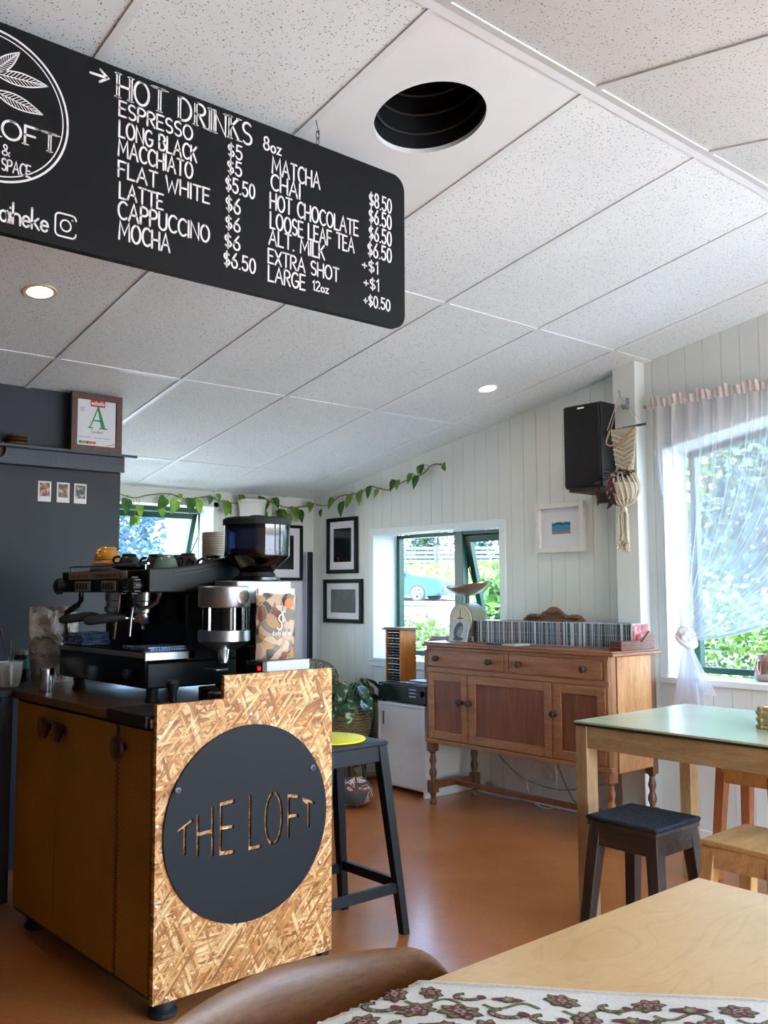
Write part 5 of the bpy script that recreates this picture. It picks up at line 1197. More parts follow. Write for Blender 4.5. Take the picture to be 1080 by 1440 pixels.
for k in range(6):
    R_ = rr_(k); m.tube([(x, y, TZ + .0075 + k * .0125 + .003 * math.sin(i * 1.9 + k * PI)) for i, (x, y) in enumerate(R_)], .0072, 6, closed=True)
    L_ = [];
    for i in range(len(R_)):
        a, b = R_[i], R_[(i + 1) % len(R_)]; n_ = max(1, int(math.hypot(b[0] - a[0], b[1] - a[1]) / .018))
        L_ += [(a[0] + (b[0] - a[0]) * j / n_, a[1] + (b[1] - a[1]) * j / n_) for j in range(n_)]
    for i, (x, y) in enumerate(L_):
        if (i + k) % 2 == 0: m.ball((x, y, TZ + .008 + k * .0125), (.0105, .0105, .0085), 7, 5)
m.build('weave', plain('#a8956a', .75, var=.25, scale=90), bk)
MB().box(3.252, 3.468, 1.537, 1.679, TZ + .001, TZ + .006).build('bottom', plain('#7c6a45', .8), bk)

# ------------------------------------------------------------------ low stools around the table
def stool(name, label, x, y, h, w, d, mats, pad=None, splay=.035, lw=.050, rz=0.0):
    t = thing(name, label, 'stool', (x, y, 0)); mleg, mtop = mats; M = Matrix.Translation((x, y, 0)) @ Matrix.Rotation(rz, 4, 'Z')
    zt = h - (.016 if pad else 0); th = .018
    m = MB(); m.M = M; m.box(-w / 2, w / 2, -d / 2, d / 2, zt - th, zt); m.build('seat', mtop, t, bevel=.004)
    if pad:
        m = MB(); m.M = M; m.box(-w / 2 - .004, w / 2 + .004, -d / 2 - .004, d / 2 + .004, zt, h); m.build('seat_pad', pad, t, bevel=.006)
    for s in (-1, 1):
        for q in (-1, 1):
            m = MB(); m.M = M; a = lw
            tx0, tx1 = sorted((s * (w / 2 - .004), s * (w / 2 - .004 - a))); ty0, ty1 = sorted((q * (d / 2 - .004), q * (d / 2 - .004 - a * .9)))
            ex, ey = s * splay, q * splay; b_ = .74
            bx0, bx1 = sorted((s * (w / 2 - .004) + ex, s * (w / 2 - .004 - a * b_) + ex)); by0, by1 = sorted((q * (d / 2 - .004) + ey, q * (d / 2 - .004 - a * b_) + ey))
            m.hexa([(bx0, by0, 0), (bx1, by0, 0), (bx1, by1, 0), (bx0, by1, 0)], [(tx0, ty0, zt - th), (tx1, ty0, zt - th), (tx1, ty1, zt - th), (tx0, ty1, zt - th)]); m.build('leg', mleg, t, bevel=.003)
    ah = .062
    for s in (-1, 1):
        m = MB(); m.M = M; m.box(s * (w / 2 - .012) - .009, s * (w / 2 - .012) + .009, -d / 2 + .03, d / 2 - .03, zt - th - ah, zt - th); m.build('apron', mtop, t, bevel=.002)
        m = MB(); m.M = M; m.box(-w / 2 + .03, w / 2 - .03, s * (d / 2 - .012) - .009, s * (d / 2 - .012) + .009, zt - th - ah, zt - th); m.build('apron', mtop, t, bevel=.002)
    return t
M_dkw = wood('dark_stained_wood', ('#1d1511', '#30231b', '#4a3729'), 'Z', 2.2, .5, 9, bump=.15); M_dkwx = wood('dark_stained_rail', ('#1d1511', '#35271d', '#54402f'), 'Y', 2.2, .5, 9, bump=.15)
felt = NT('dark_felt'); nz = felt.n('TexNoise', i_Scale=260.0, i_Detail=2.0); felt.l(felt.coord(), nz.inputs['Vector']); felt.base(felt.ramp(nz.outputs[0], [(.38, lin('#15161b')), (.66, lin('#3f414b'))])); felt.set(rough=.95, spec=.15); felt.bump(nz.outputs[0], .4, .002)
stool('stool', 'dark stained wooden stool with a charcoal felt pad beside the green table', 2.822, 1.884, .452, .262, .272, (M_dkw, M_dkwx), felt.m)
M_lw = wood('light_stool_wood', ('#a67b45', '#bd9158', '#cfa56c'), 'Z', 1.4, .45, 8); M_lwx = wood('light_stool_seat', ('#b08650', '#c79b63', '#d6ae78'), 'X', 1.2, .4, 7)
stool('stool', 'light wooden stool at the right edge in front of the dark stool', 2.832, 1.470, .452, .285, .255, (M_lw, M_lwx), None)
M_mw = wood('brown_stool_wood', ('#7c4524', '#99582f', '#ac6a3c'), 'Z', 1.4, .42, 9); M_mwx = wood('brown_stool_seat', ('#a96d38', '#bd8148', '#cc945c'), 'X', 1.2, .42, 8)
stool('stool', 'reddish brown wooden stool behind the green table under the window', 3.875, 2.005, .484, .262, .275, (M_mw, M_mwx), None, splay=.025)

# ------------------------------------------------------------------ tall bar stool with yellow disc
bs = thing('bar_stool', 'tall black wooden bar stool beside the strand board counter end', 'bar stool', (2.125, 2.735, 0))
M_blk = plain('#0e0f11', .5, var=.1, scale=20, bump=.05, spec=.3)
sx0, sx1, sy0, sy1, sz = 1.985, 2.272, 2.572, 2.868, .682
MB().box(sx0, sx1, sy0, sy1, sz - .016, sz).build('seat', M_blk, bs, bevel=.003)
for ax in range(2):
    for s in (0, 1):
        m = MB()
        if ax == 0: xx = (sx0 + .006, sx1 - .024)[s]; m.box(xx, xx + .018, sy0 + .02, sy1 - .02, sz - .072, sz - .016)
        else: yy = (sy0 + .006, sy1 - .024)[s]; m.box(sx0 + .02, sx1 - .02, yy, yy + .018, sz - .072, sz - .016)
        m.build('apron', M_blk, bs, bevel=.002)
FT = {}
for s in (0, 1):
    for q in (0, 1):
        tx = (sx0 + .002, sx1 - .042)[s]; ty = (sy0 + .002, sy1 - .042)[q]; bx = (sx0 - .036, sx1 + .045)[s]; by = (sy0 - .030, sy1 + .020)[q]
        w0, w1_ = .040, .030
        m = MB().hexa([(bx, by, 0), (bx + w1_, by, 0), (bx + w1_, by + w1_, 0), (bx, by + w1_, 0)], [(tx, ty, sz - .016), (tx + w0, ty, sz - .016), (tx + w0, ty + w0, sz - .016), (tx, ty + w0, sz - .016)]); m.build('leg', M_blk, bs, bevel=.003)
        f = lambda z, a, b: a + (b - a) * z / sz
        FT[s, q] = lambda z, bx=bx, by=by, tx=tx, ty=ty: (bx + (tx - bx) * z / sz + .016, by + (ty - by) * z / sz + .016, z)
for a, b, z in (((0, 0), (1, 0), .165), ((0, 1), (1, 1), .165), ((0, 0), (0, 1), .175), ((1, 0), (1, 1), .175)):
    MB().bar(FT[a](z), FT[b](z), .020, .034).build('foot_rail', M_blk, bs, bevel=.002)
o = MB().lathe([(.0, 0), (.133, 0), (.137, .002), (.137, .006), (.134, .008), (0, .008)], (2.118, 2.728, sz), 48).build('seat_pad', plain('#e6d21e', .6, var=.03)); tag(o, 'round bright yellow felt pad lying on the black bar stool', 'seat pad')

# ------------------------------------------------------------------ front table, printed runner, wooden chair
ft = thing('front_table', 'pale birch table in the foreground partly covered by a printed cloth', 'table', (.84, .44, 0))
def birch_mat():
    t = NT('birch_plywood'); v = t.coord((1, 1, 1), (0, 0, .5)); nz = t.n('TexNoise', i_Scale=2.6, i_Detail=3.0, i_Distortion=.9); t.l(t.coord((1.0, 2.4, 1), (0, 0, .5)), nz.inputs['Vector'])
    wv = t.math('FRACT', t.math('MULTIPLY', nz.outputs[0], 11.0)); line = t.ramp(wv, [(0, (.84, .80, .74)), (.10, (1, 1, 1)), (.85, (1, 1, 1)), (1, (.88, .84, .80))])
    f2 = t.n('TexNoise', i_Scale=60.0, i_Detail=3.0); t.l(t.coord((1, 6, 1), (0, 0, .5)), f2.inputs['Vector'])
    big = t.n('TexNoise', i_Scale=5.0, i_Detail=4.0); t.l(v, big.inputs['Vector'])
    c = t.ramp(big.outputs[0], [(.3, lin('#e0ae6c')), (.55, lin('#eabd7d')), (.75, lin('#f0ca90'))]); c = t.mix(.55, c, line, 'MULTIPLY'); c = t.mix(.35, c, t.ramp(f2.outputs[0], [(.35, (.86, .82, .76)), (.6, (1, 1, 1))]), 'MULTIPLY')
    t.base(c); ro = t.ramp(big.outputs[0], [(.3, (.3,) * 3), (.7, (.42,) * 3)]); t.l(ro, t.b.inputs['Roughness']); t.set(spec=.5); return t.m
FTZ = .742
MB().box(.22, 1.452, .06, .866, FTZ - .026, FTZ).build('table_top', birch_mat(), ft, bevel=.002)
MB().box(.28, 1.39, .12, .14, .62, FTZ - .026).box(.28, 1.39, .786, .806, .62, FTZ - .026).box(.28, .30, .14, .786, .62, FTZ - .026).box(1.37, 1.39, .14, .786, .62, FTZ - .026).build('apron', M_beechy, ft)
for x in (.28, 1.335):
    for y in (.12, .751): MB().box(x, x + .055, y, y + .055, 0, FTZ - .026).build('leg', M_beech, ft, bevel=.003)
rn = thing('table_runner', 'cream cloth printed with red and olive paisley lying across the front table', 'tablecloth', (.7, .5, FTZ))
E0, E1 = Vector((.829, .853)), Vector((1.082, .556)); D_ = (E1 - E0).normalized(); N_ = Vector((-D_.y, D_.x)); N_ = -N_ if N_.x > 0 else N_
TYE = .868
def drape(s, t, lift=0.0):
    p = E0 + D_ * s + N_ * t; x, y = p.x, p.y; z = FTZ + .0022 + lift + .0012 * math.sin(23 * s + 5 * t) * math.sin(17 * t + 3 * s)
    if y > TYE:
        over = y - TYE; x_ = x; y_ = TYE + .003 + lift; return (x_, y_, z - over)
    if x > 1.45: return (1.453 + lift, y, z - (x - 1.45))
    return (x, y, z)
linen = NT('cream_linen'); wv = linen.n('TexNoise', i_Scale=300.0); linen.l(linen.coord((1, 1, 1), (0, 0, .86)), wv.inputs['Vector']); linen.base(linen.ramp(wv.outputs[0], [(.35, lin('#e4dbcc')), (.65, lin('#f0e9dd'))])); linen.set(rough=.9); linen.bump(wv.outputs[0], .1, .0005)
PCOL = [linen.m, plain('#5e5140', .85, var=.35, scale=260), plain('#6f3338', .85, var=.35, scale=260), plain('#b58f80', .85, var=.3, scale=260), plain('#857a4c', .85, var=.35, scale=260)]
m = MB(); m.grid(lambda u, v: drape(-.12 + .74 * u, .42 * v), 74, 42)
hem = [drape(-.12 + .74 * k / 74, .004, .0008) for k in range(75)]; m.tube(hem, .0018, 5)
pr_ = random.Random(9)
def flat(pts, mi, lift):
    m.mat(mi); m.add([drape(a, b, lift) for a, b in pts], [tuple(range(len(pts)))])
def petal(c, r1, r2, ang, mi, lift, n=14, lob=0.0):
    pts = []
    for k in range(n):
        a = 2 * PI * k / n; rr = 1 + lob * math.cos(7 * a); x, y = r1 * rr * math.cos(a), r2 * rr * math.sin(a); pts.append((c[0] + x * math.cos(ang) - y * math.sin(ang), c[1] + x * math.sin(ang) + y * math.cos(ang)))
    flat(pts, mi, lift)
def strip(pts, w, mi, lift):
    m.mat(mi)
    for i in range(len(pts) - 1):
        a, b = Vector(pts[i]), Vector(pts[i + 1]); d = (b - a).normalized(); n_ = Vector((-d.y, d.x)) * w / 2 * (1 - .0 * i)
        m.add([drape(*(q), lift) for q in (a - n_, b - n_, b + n_, a + n_)], [(0, 1, 2, 3)])
def flower(s, t, k=1.0, kind=0):
    if kind == 0:
        a0 = pr_.random() * 3
        petal((s, t), .0205 * k, .0150 * k, a0, 1, .0005, 26, .17); petal((s, t), .0172 * k, .0124 * k, a0, 4, .0008, 26, .17); petal((s, t), .0140 * k, .0100 * k, a0 + .3, 2, .0010, 24, .20); petal((s, t), .0075 * k, .0055 * k, a0, 1, .0012, 16, .15); petal((s, t), .0058 * k, .0042 * k, a0, 3, .0014, 14, .12); petal((s, t), .0026 * k, .002 * k, 0, 2, .0016, 8)
        for j in range(6): petal((s + .0105 * k * math.cos(j * 1.05 + a0), t + .0075 * k * math.sin(j * 1.05 + a0)), .0022 * k, .0015 * k, 0, 3, .0013, 7)
    elif kind == 1:
        pts = [(s + .017 * k * math.cos(a) * (1.2 - a * .13), t + .011 * k * math.sin(a) * (1.2 - a * .13)) for a in [.2 + .3 * j for j in range(15)]]
        strip(pts, .0085 * k, 1, .0005); strip(pts[1:-1], .0052 * k, 4, .0008); strip(pts[2:-2], .0020 * k, 1, .0010); petal(pts[0], .007 * k, .005 * k, .6, 2, .0011)
        for j in (2, 5, 8): petal((pts[j][0] * 1.0, pts[j][1] + .002), .003 * k, .002 * k, 1, 3, .0012)
    else:
        petal((s, t), .026 * k, .008 * k, 0, 1, .0005, 18, .1); petal((s, t), .012 * k, .012 * k, 0, 1, .0005, 14, .15); petal((s, t), .020 * k, .0055 * k, 0, 2, .0008, 16, .15); petal((s, t), .008 * k, .0085 * k, 0, 4, .0010, 14, .15); petal((s, t), .004 * k, .004 * k, 0, 3, .0012)
# first motif row along the hem, measured from the corner, then rows towards the viewer
for s, kd, k in ((-.045, 0, 1.0), (-.002, 0, .85), (.040, 1, .9), (.088, 2, .75), (.150, 0, 1.0), (.205, 1, .9), (.247, 0, 1.0), (.292, 2, .9), (.345, 0, 1.0), (.400, 1, 1.0), (.45, 2, .9), (.50, 0, 1.0)):
    flower(s, .034 + .004 * ((int(s * 100)) % 3), k, kd)
for s, kd, k in ((-.06, 1, 1.1), (-.015, 0, 1.1), (.035, 0, 1.2), (.085, 1, 1.1), (.13, 1, 1.0), (.175, 0, 1.1), (.225, 2, .9), (.265, 1, 1.1), (.31, 0, 1.1), (.36, 2, 1.0), (.41, 0, 1.1), (.46, 1, 1.2), (.52, 0, 1)):
    flower(s, .075 + .006 * ((int(s * 100)) % 2), k, kd)
for row in range(6):
    for q in range(13): flower(-.07 + q * .046 + .02 * (row % 2), .118 + row * .045, 1.05, (q + row) % 3)
for s0 in (-.03, .06, .15, .25, .34): strip([(s0 + .008 * j, .058 + .010 * math.sin(j * .8)) for j in range(9)], .0055, 1, .0003); strip([(s0 + .008 * j, .058 + .010 * math.sin(j * .8)) for j in range(9)], .0028, 4, .0004)
m.build('cloth', PCOL, rn, smooth=60)
ch = thing('wooden_chair', 'brown wooden chair with a curved backrest behind the front table', 'chair', (.72, .80, 0))
M_chair = wood('teak_chair', ('#643c1d', '#83532a', '#9d6e3e'), 'X', 1.3, .42, 7, coat=.0, bump=.03)
M_chairleg = wood('teak_leg', ('#59331a', '#724625', '#8b5c36'), 'Z', 1.3, .35, 9)
CXm, CW = .70, .225
def rail(u, w, th):
    """u across -1..1, w 0..1 from lower to upper edge, th thickness side -1/1"""
    a = abs(u); x = CXm + CW * u
    y = .985 - .066 * a ** 2 - .012 * a ** 8; k = (1 - max(0, (a - .78) / .22) ** 2.2 * .62)
    zc_ = .640 + .012 * (1 - a); hh = .102 * math.sqrt(max(.02, k)) if a > .78 else .102
    z = zc_ + (2 * w - 1) * hh; tilt = (z - .64) * .16
    edge = math.sqrt(max(0, 1 - (2 * w - 1) ** 6)); 
    return (x, y + tilt + th * .0085 * edge * (1 - .3 * a ** 6), z)
def rshell(u, v):
    uu = -1 + 2 * u; a = 2 * PI * v; w = .5 - .5 * math.cos(a); th = math.copysign(1, math.sin(a)) * min(1, abs(math.sin(a)) * 3)
    return rail(uu, w, th)
m = MB().grid(rshell, 60, 28)
m.add([rshell(0, k / 28) for k in range(28)], [tuple(range(28))]); m.add([rshell(1, k / 28) for k in range(28)], [tuple(reversed(range(28)))])
m.build('backrest', M_chair, ch, smooth=70)
for s in (-1, 1):
    m = MB().tube([(CXm + s * .185, 1.0, 0), (CXm + s * .18, .965, .42), (CXm + s * .172, .962, .56), (CXm + s * .165, .974, .68)], [.013, .018, .016, .011], 12); m.build('back_leg', M_chairleg, ch)
    MB().tube([(CXm + s * .195, .545, 0), (CXm + s * .185, .575, .42)], [.013, .019], 12).build('front_leg', M_chairleg, ch)
MB().prism(rrect(CXm - .215, CXm + .215, .545, .965, .07), .420, .438, 'XY').build('seat', M_chair, ch, bevel=.006)
MB().box(CXm - .17, CXm + .17, .93, .95, .37, .42).box(CXm - .17, CXm + .17, .57, .59, .37, .42).box(CXm - .18, CXm - .16, .58, .94, .37, .42).box(CXm + .16, CXm + .18, .58, .94, .37, .42).build('seat_rail', M_chairleg, ch)

# ------------------------------------------------------------------ curtain on its rod
def sheer_mat():
    t = NT('sheer_voile'); t.t.nodes.remove(t.b); d = t.n('BsdfDiffuse'); d.inputs[0].default_value = lin('#ebe8ec'); tl = t.n('BsdfTranslucent'); tl.inputs[0].default_value = lin('#c6c3c8'); tr = t.n('BsdfTransparent')
    a = t.n('MixShader', i_0=.5); t.l(d.outputs[0], a.inputs[1]); t.l(tl.outputs[0], a.inputs[2])
    lw = t.n('LayerWeight', i_Blend=.5); f = t.ramp(lw.outputs['Facing'], [(0, (.38,) * 3), (.55, (.56,) * 3), (.95, (.92,) * 3)])
    wv = t.n('TexNoise', i_Scale=400.0); t.l(t.coord(), wv.inputs['Vector'])
    m = t.n('MixShader'); t.l(f, m.inputs[0]); t.l(tr.outputs[0], m.inputs[1]); t.l(a.outputs[0], m.inputs[2]); t.l(m.outputs[0], t.out.inputs[0]); return t.m
M_sheer = sheer_mat()
rod = thing('curtain_rod', 'thin wooden curtain rod above the large window', 'curtain rod', (4.20, 1.75, 2.165))
MB().tube([(4.20, 2.735, 2.163), (4.20, .75, 2.163)], .010, 12).build('rod', wood('rod_wood', ('#9a7046', '#b5895c', '#c79c70'), 'Y', 3, .5, 9), rod)
MB().box(4.19, 4.279, 2.700, 2.712, 2.150, 2.176).box(4.19, 4.279, .80, .812, 2.150, 2.176).build('bracket', M_white, rod)
cu_ = thing('sheer_curtain', 'sheer white curtain tied in a knot in front of the large window', 'curtain', (4.20, 2.4, .65))
KY, KZ, KX = 2.508, .985, 4.165
def bez(p, t):
    a = (1 - t) ** 3, 3 * t * (1 - t) ** 2, 3 * t * t * (1 - t), t ** 3
    return Vector([sum(a[i] * p[i][k] for i in range(4)) for k in range(2)])
def curtain(u, v):
    y0 = 2.690 - 1.42 * u; up_ = u ** 1.25
    P = [(y0, 2.150), (y0 - .0 - .015 * u, 2.150 - .45 - .22 * u), (KY + .03 - .06 * u - .62 * u ** 1.6, 1.32 - .42 * u ** 2.2 + .10 * u), (KY + .028 - .056 * u, KZ + .035 - .05 * u)]
    q = bez(P, v); g = 1 - v ** 1.6
    ph = 2 * PI * 17 * u
    amp = (.012 + .010 * math.sin(7 * u + 1)) * g + .006
    x = 4.20 - .014 + (KX - 4.20) * v ** 2 + amp * math.sin(ph + .9 * math.sin(3 * v + 5 * u)) + .006 * g * math.sin(ph * 2.3 + 1)
    return (x, q.x + .004 * math.cos(ph) * g, q.y + .003 * math.sin(ph * .5) * (1 - g))
m = MB().grid(curtain, 300, 46); m.build('drape', M_sheer, cu_, smooth=80)
def heading(u, v):
    y = 2.692 - 1.42 * u; z = 2.145 + .052 * v + (.008 * math.sin(70 * u) + .006 * math.sin(173 * u)) * v; a = .006 * math.sin(2 * PI * 46 * u + v) + .003 * math.sin(2 * PI * 17 * u)
    return (4.181 + a * (1.4 if v > .6 else .9), y + .003 * math.sin(2 * PI * 31 * u), z)
MB().grid(heading, 300, 6).build('gathered_heading', plain('#d9cdc8', .9, var=.05), cu_, smooth=80)
# the knot: three wrapped turns of cloth
kn = MB()
def knot(u, v):
    a, b = 2 * PI * u, PI * v; ri = 1 + .10 * math.sin(5 * a + 7 * b) + .05 * math.sin(9 * a - 5 * b)
    return (KX + .036 * ri * math.sin(b) * math.cos(a), KY + .047 * ri * math.sin(b) * math.sin(a) + .012 * math.cos(b), KZ + .055 * math.cos(b))
kn.grid(knot, 60, 30)
kn.tube([(KX + .036 * math.cos(a), KY + .046 * math.sin(a), KZ - .014 + .026 * math.sin(a + .5)) for a in [2 * PI * q / 30 for q in range(30)]], [.013 + .003 * math.sin(4 * PI * q / 30) for q in range(30)], 10, closed=True)
M_knot = NT('knotted_voile'); M_knot.base(lin('#f0ecf2')); M_knot.set(rough=.9, trans=0.0); M_knot.b.inputs['Subsurface Weight'].default_value = .2; M_knot.b.inputs['Subsurface Radius'].default_value = (.05, .05, .05)
kn.build('knot', M_knot.m, cu_, smooth=80)
def tail(u, v):
    a = 2 * PI * u; w = .016 + .070 * v ** .8 ; fold = 1 + .30 * math.sin(5 * a + 1.5) * v + .12 * math.sin(9 * a)
    return (KX + w * .42 * math.cos(a) * fold, KY - .004 + .030 * v * math.sin(2 + v) * 0 + w * math.sin(a) * fold * 1.05 - .018 * v, KZ - .045 - (.255 + .07 * math.sin(a * 1.0 + .6) + .03 * math.sin(3 * a)) * v)
MB().grid(tail, 60, 22).build('tail', M_sheer, cu_, smooth=80)
def tail2(u, v):
    a = 2 * PI * u; w = .014 + .052 * v; fold = 1 + .25 * math.sin(4 * a) * v
    return (KX + .01 + w * .4 * math.cos(a) * fold, KY - .01 + w * math.sin(a) * fold - .012 * v, KZ - .045 - .345 * v)
MB().grid(tail2, 48, 16).build('tail', M_sheer, cu_, smooth=80)
vs = thing('glass_vase', 'copper toned glass jar on the window sill at the right edge', 'vase', (4.42, 2.225, .777))
t = NT('copper_lustre'); t.base(lin('#a98a78')); t.set(rough=.18, metal=.7); 
MB().lathe([(.0, 0), (.058, 0), (.068, .012), (.070, .06), (.060, .105), (.055, .118), (.060, .128), (.056, .128), (.051, .116), (.064, .06), (.06, .014), (0, .008)], (4.42, 2.222, .777), 36).build('jar', t.m, vs)
MB().tube([(4.365, 2.24, .88), (4.345, 2.245, .87), (4.340, 2.245, .84), (4.352, 2.24, .81)], .006, 8).build('handle', t.m, vs)

# ------------------------------------------------------------------ macrame plant hanger on the post
mc = thing('macrame_hanger', 'cream macrame plant hanger hanging from the hook on the post', 'macrame hanger', (4.09, 2.78, 1.36))
M_cord = plain('#c8bda6', .9, var=.12, scale=180, bump=.3)
HX = 4.088
dw = MB().tube([(HX, 2.902, 2.042), (HX, 2.78, 2.048), (HX, 2.654, 2.052)], [.004, .0055, .007], 10); dw.build('dowel', plain('#3c2a1c', .6, var=.2), mc)
MB().tube([(HX, 2.888, 2.044), (4.146, 2.846, 2.24), (HX, 2.668, 2.053)], .0016, 6).tube([(HX, 2.865, 2.046), (4.148, 2.843, 2.238), (HX, 2.70, 2.050)], .0012, 6).build('hanging_cord', M_cord, mc)
m = MB(); YC = 2.782; n = 15
half = lambda z: .076 - .030 * ((2.055 - z) / .23) ** 1.2 if z < 2.055 else .076
for k in range(n):
    u = -1 + 2 * k / (n - 1); m.tube([(HX - .004 + .002 * math.sin(k * 2.1 + j), YC + u * half(2.044 - j * .0232) * .97, 2.047 - j * .0232) for j in range(11)], .0042, 6)
for row in range(8):       # knotted chevrons
    z0 = 2.020 - row * .026
    for s in (-1, 1):
        pts = [(HX - .010, YC + s * half(z0 - .028 * (1 - j / 8)) * (j / 8), z0 - .030 * (1 - j / 8)) for j in range(9)]; m.tube(pts, [.0052 + .0012 * (j % 2) for j in range(9)], 6)
for row in range(6):
    z = 1.892 - row * .012
    for k in range(5): m.ball((HX - .009, YC + (-1 + (k + .5 * (row % 2)) / 2.2) * half(z) * .8, z), (.006, .009, .0065), 7, 5)
m.build('knotted_panel', M_cord, mc)
m = MB(); m.tube([(HX - .014 - .006 * math.sin(PI * k / 20), YC + .078 + .034 * math.sin(PI * min(1, k / 9)) - .150 * (k / 20) ** 1.6, 2.044 - .085 * math.sin(PI * (k / 20) ** .8)) for k in range(21)], .0045, 8); m.build('swag_cord', plain('#b08f63', .8, var=.15), mc)
m = MB(); BZ = 1.725
bowl_r = lambda z: .088 * math.sqrt(max(0.02, 1 - ((z - 1.735) / .095) ** 2))
for k in range(18):
    a = 2 * PI * k / 18; pts = []
    for j in range(13):
        z = 1.815 - j * .0145; tw = a + .55 * j / 12; r = bowl_r(z); pts.append((HX - .03 + r * .75 * math.cos(tw), YC - .005 + r * math.sin(tw), z))
    pts.append((HX - .03, YC - .005, 1.625)); m.tube(pts, .0045, 6)
    if k % 3 == 0: m.tube([(HX - .01, YC + .04 * math.sin(a), 1.84), pts[0]], .004, 6)
m.ball((HX - .03, YC - .005, 1.622), (.018, .020, .018), 12, 8); m.build('net', M_cord, mc)
MB().lathe([(.0, 0), (.045, 0), (.060, .02), (.072, .09), (.066, .09), (.055, .03), (0, .02)], (HX - .03, YC - .005, 1.668), 28).build('inner_pot', plain('#c9bfae', .7), mc)
m = MB(); rt = random.Random(4)
for k in range(17):
    a = rt.uniform(0, 6.3); r0 = rt.uniform(.006, .026); l = rt.uniform(.15, .245); y = YC - .005 + r0 * 1.5 * math.sin(a); x = HX - .03 + r0 * math.cos(a)
    m.tube([(x * .5 + (HX - .03) * .5, y * .5 + (YC - .005) * .5, 1.615), (x, y, 1.60), (x + .003, y + .004 * math.sin(k), 1.60 - l * .7)], .0040, 6)
    z = 1.60 - l * .7
    for q in range(9):
        b = rt.uniform(0, 6.3); m.tube([(x + .003, y + .004 * math.sin(k), z + .004), (x + .003 + .010 * math.cos(b), y + .004 * math.sin(k) + .012 * math.sin(b), z - .030)], .0022, 5)
    m.ball((x + .003, y + .004 * math.sin(k), z), (.0065, .0065, .007), 8, 6)
m.build('tassels', M_cord, mc)
def leaf_mesh(m, base, direction, up, L, W, heart=.15, fold=.12, droop=.15, n=7):
    """one leaf blade with a folded midrib; base point, unit direction along the blade"""
    d = Vector(direction).normalized(); s = d.cross(Vector(up)); s = s.normalized() if s.length > 1e-4 else d.orthogonal().normalized(); nn = s.cross(d)
    vs = []
    for i in range(n + 1):
        t = i / n; w = W * .5 * (math.sin(PI * min(1, t ** .62 * .96 + .04)) if heart < .1 else math.sin(PI * (t * .93 + .07) ** .58))
        c = Vector(base) + d * (L * t) - nn * (droop * L * t * t); back = -heart * L * (1 - t) ** 6 * 0
        vs += [c + s * w + nn * (fold * w), c, c - s * w + nn * (fold * w)]
    m.add(vs, [(3 * i + j, 3 * i + j + 1, 3 * i + j + 4, 3 * i + j + 3) for i in range(n) for j in (0, 1)])
def leafmat(name, c1, c2, rough=.4, sc_=8.0, transl=.35):
    t = NT(name); t.set(rough=rough, spec=.4); nz = t.n('TexNoise', i_Scale=sc_, i_Detail=3.0); t.l(t.coord(), nz.inputs['Vector']); col = t.ramp(nz.outputs[0], [(.32, lin(c1)), (.66, lin(c2))]); t.base(col)
    tl = t.n('BsdfTranslucent'); t.l(col, tl.inputs[0]); mx = t.n('MixShader', i_0=transl); t.l(t.b.outputs[0], mx.inputs[1]); t.l(tl.outputs[0], mx.inputs[2]); t.l(mx.outputs[0], t.out.inputs[0]); return t.m
M_burg = leafmat('burgundy_leaf', '#3a1c22', '#5d3338', .45, 20, .1)
tr_ = thing('trailing_plant', 'dark burgundy trailing plant sitting in the macrame hanger', 'plant', (4.11, 2.82, 1.75))
m = MB()
for k in range(34):
    a = rt.uniform(0, 6.3); r = rt.uniform(.01, .075); b = (HX - .04 + r * .5 * math.cos(a) - .01, YC + r * math.sin(a), 1.79 + rt.uniform(-.02, .035))
    leaf_mesh(m, b, (-.6 + .5 * math.cos(a), math.sin(a) * .9, rt.uniform(-.5, .5)), (0, 0, 1), rt.uniform(.035, .06), rt.uniform(.020, .030))
for k in range(9):
    leaf_mesh(m, (HX - .105 + .002 * k, YC + .01 + .006 * (k % 3), 1.77 - .014 * k), (-.3, .6 * (-1) ** k, -.7), (-1, 0, 0), .045, .024)
m.build('foliage', M_burg, tr_)
m = MB().tube([(HX - .05, YC + .07, 1.79), (HX - .06, YC + .11, 1.775), (HX - .055, YC + .135, 1.73), (HX - .05, YC + .125, 1.69)], .0022, 6); m.build('stem', M_burg, tr_)
m = MB()
for b, d in (((HX - .06, YC + .11, 1.775), (-.3, .8, -.2)), ((HX - .055, YC + .135, 1.74), (-.2, .6, -.7)), ((HX - .055, YC + .132, 1.715), (-.3, -.2, -.9)), ((HX - .05, YC + .125, 1.69), (-.2, .3, -.9))): leaf_mesh(m, b, d, (-1, 0, .2), .045, .022)
m.build('foliage', M_burg, tr_)

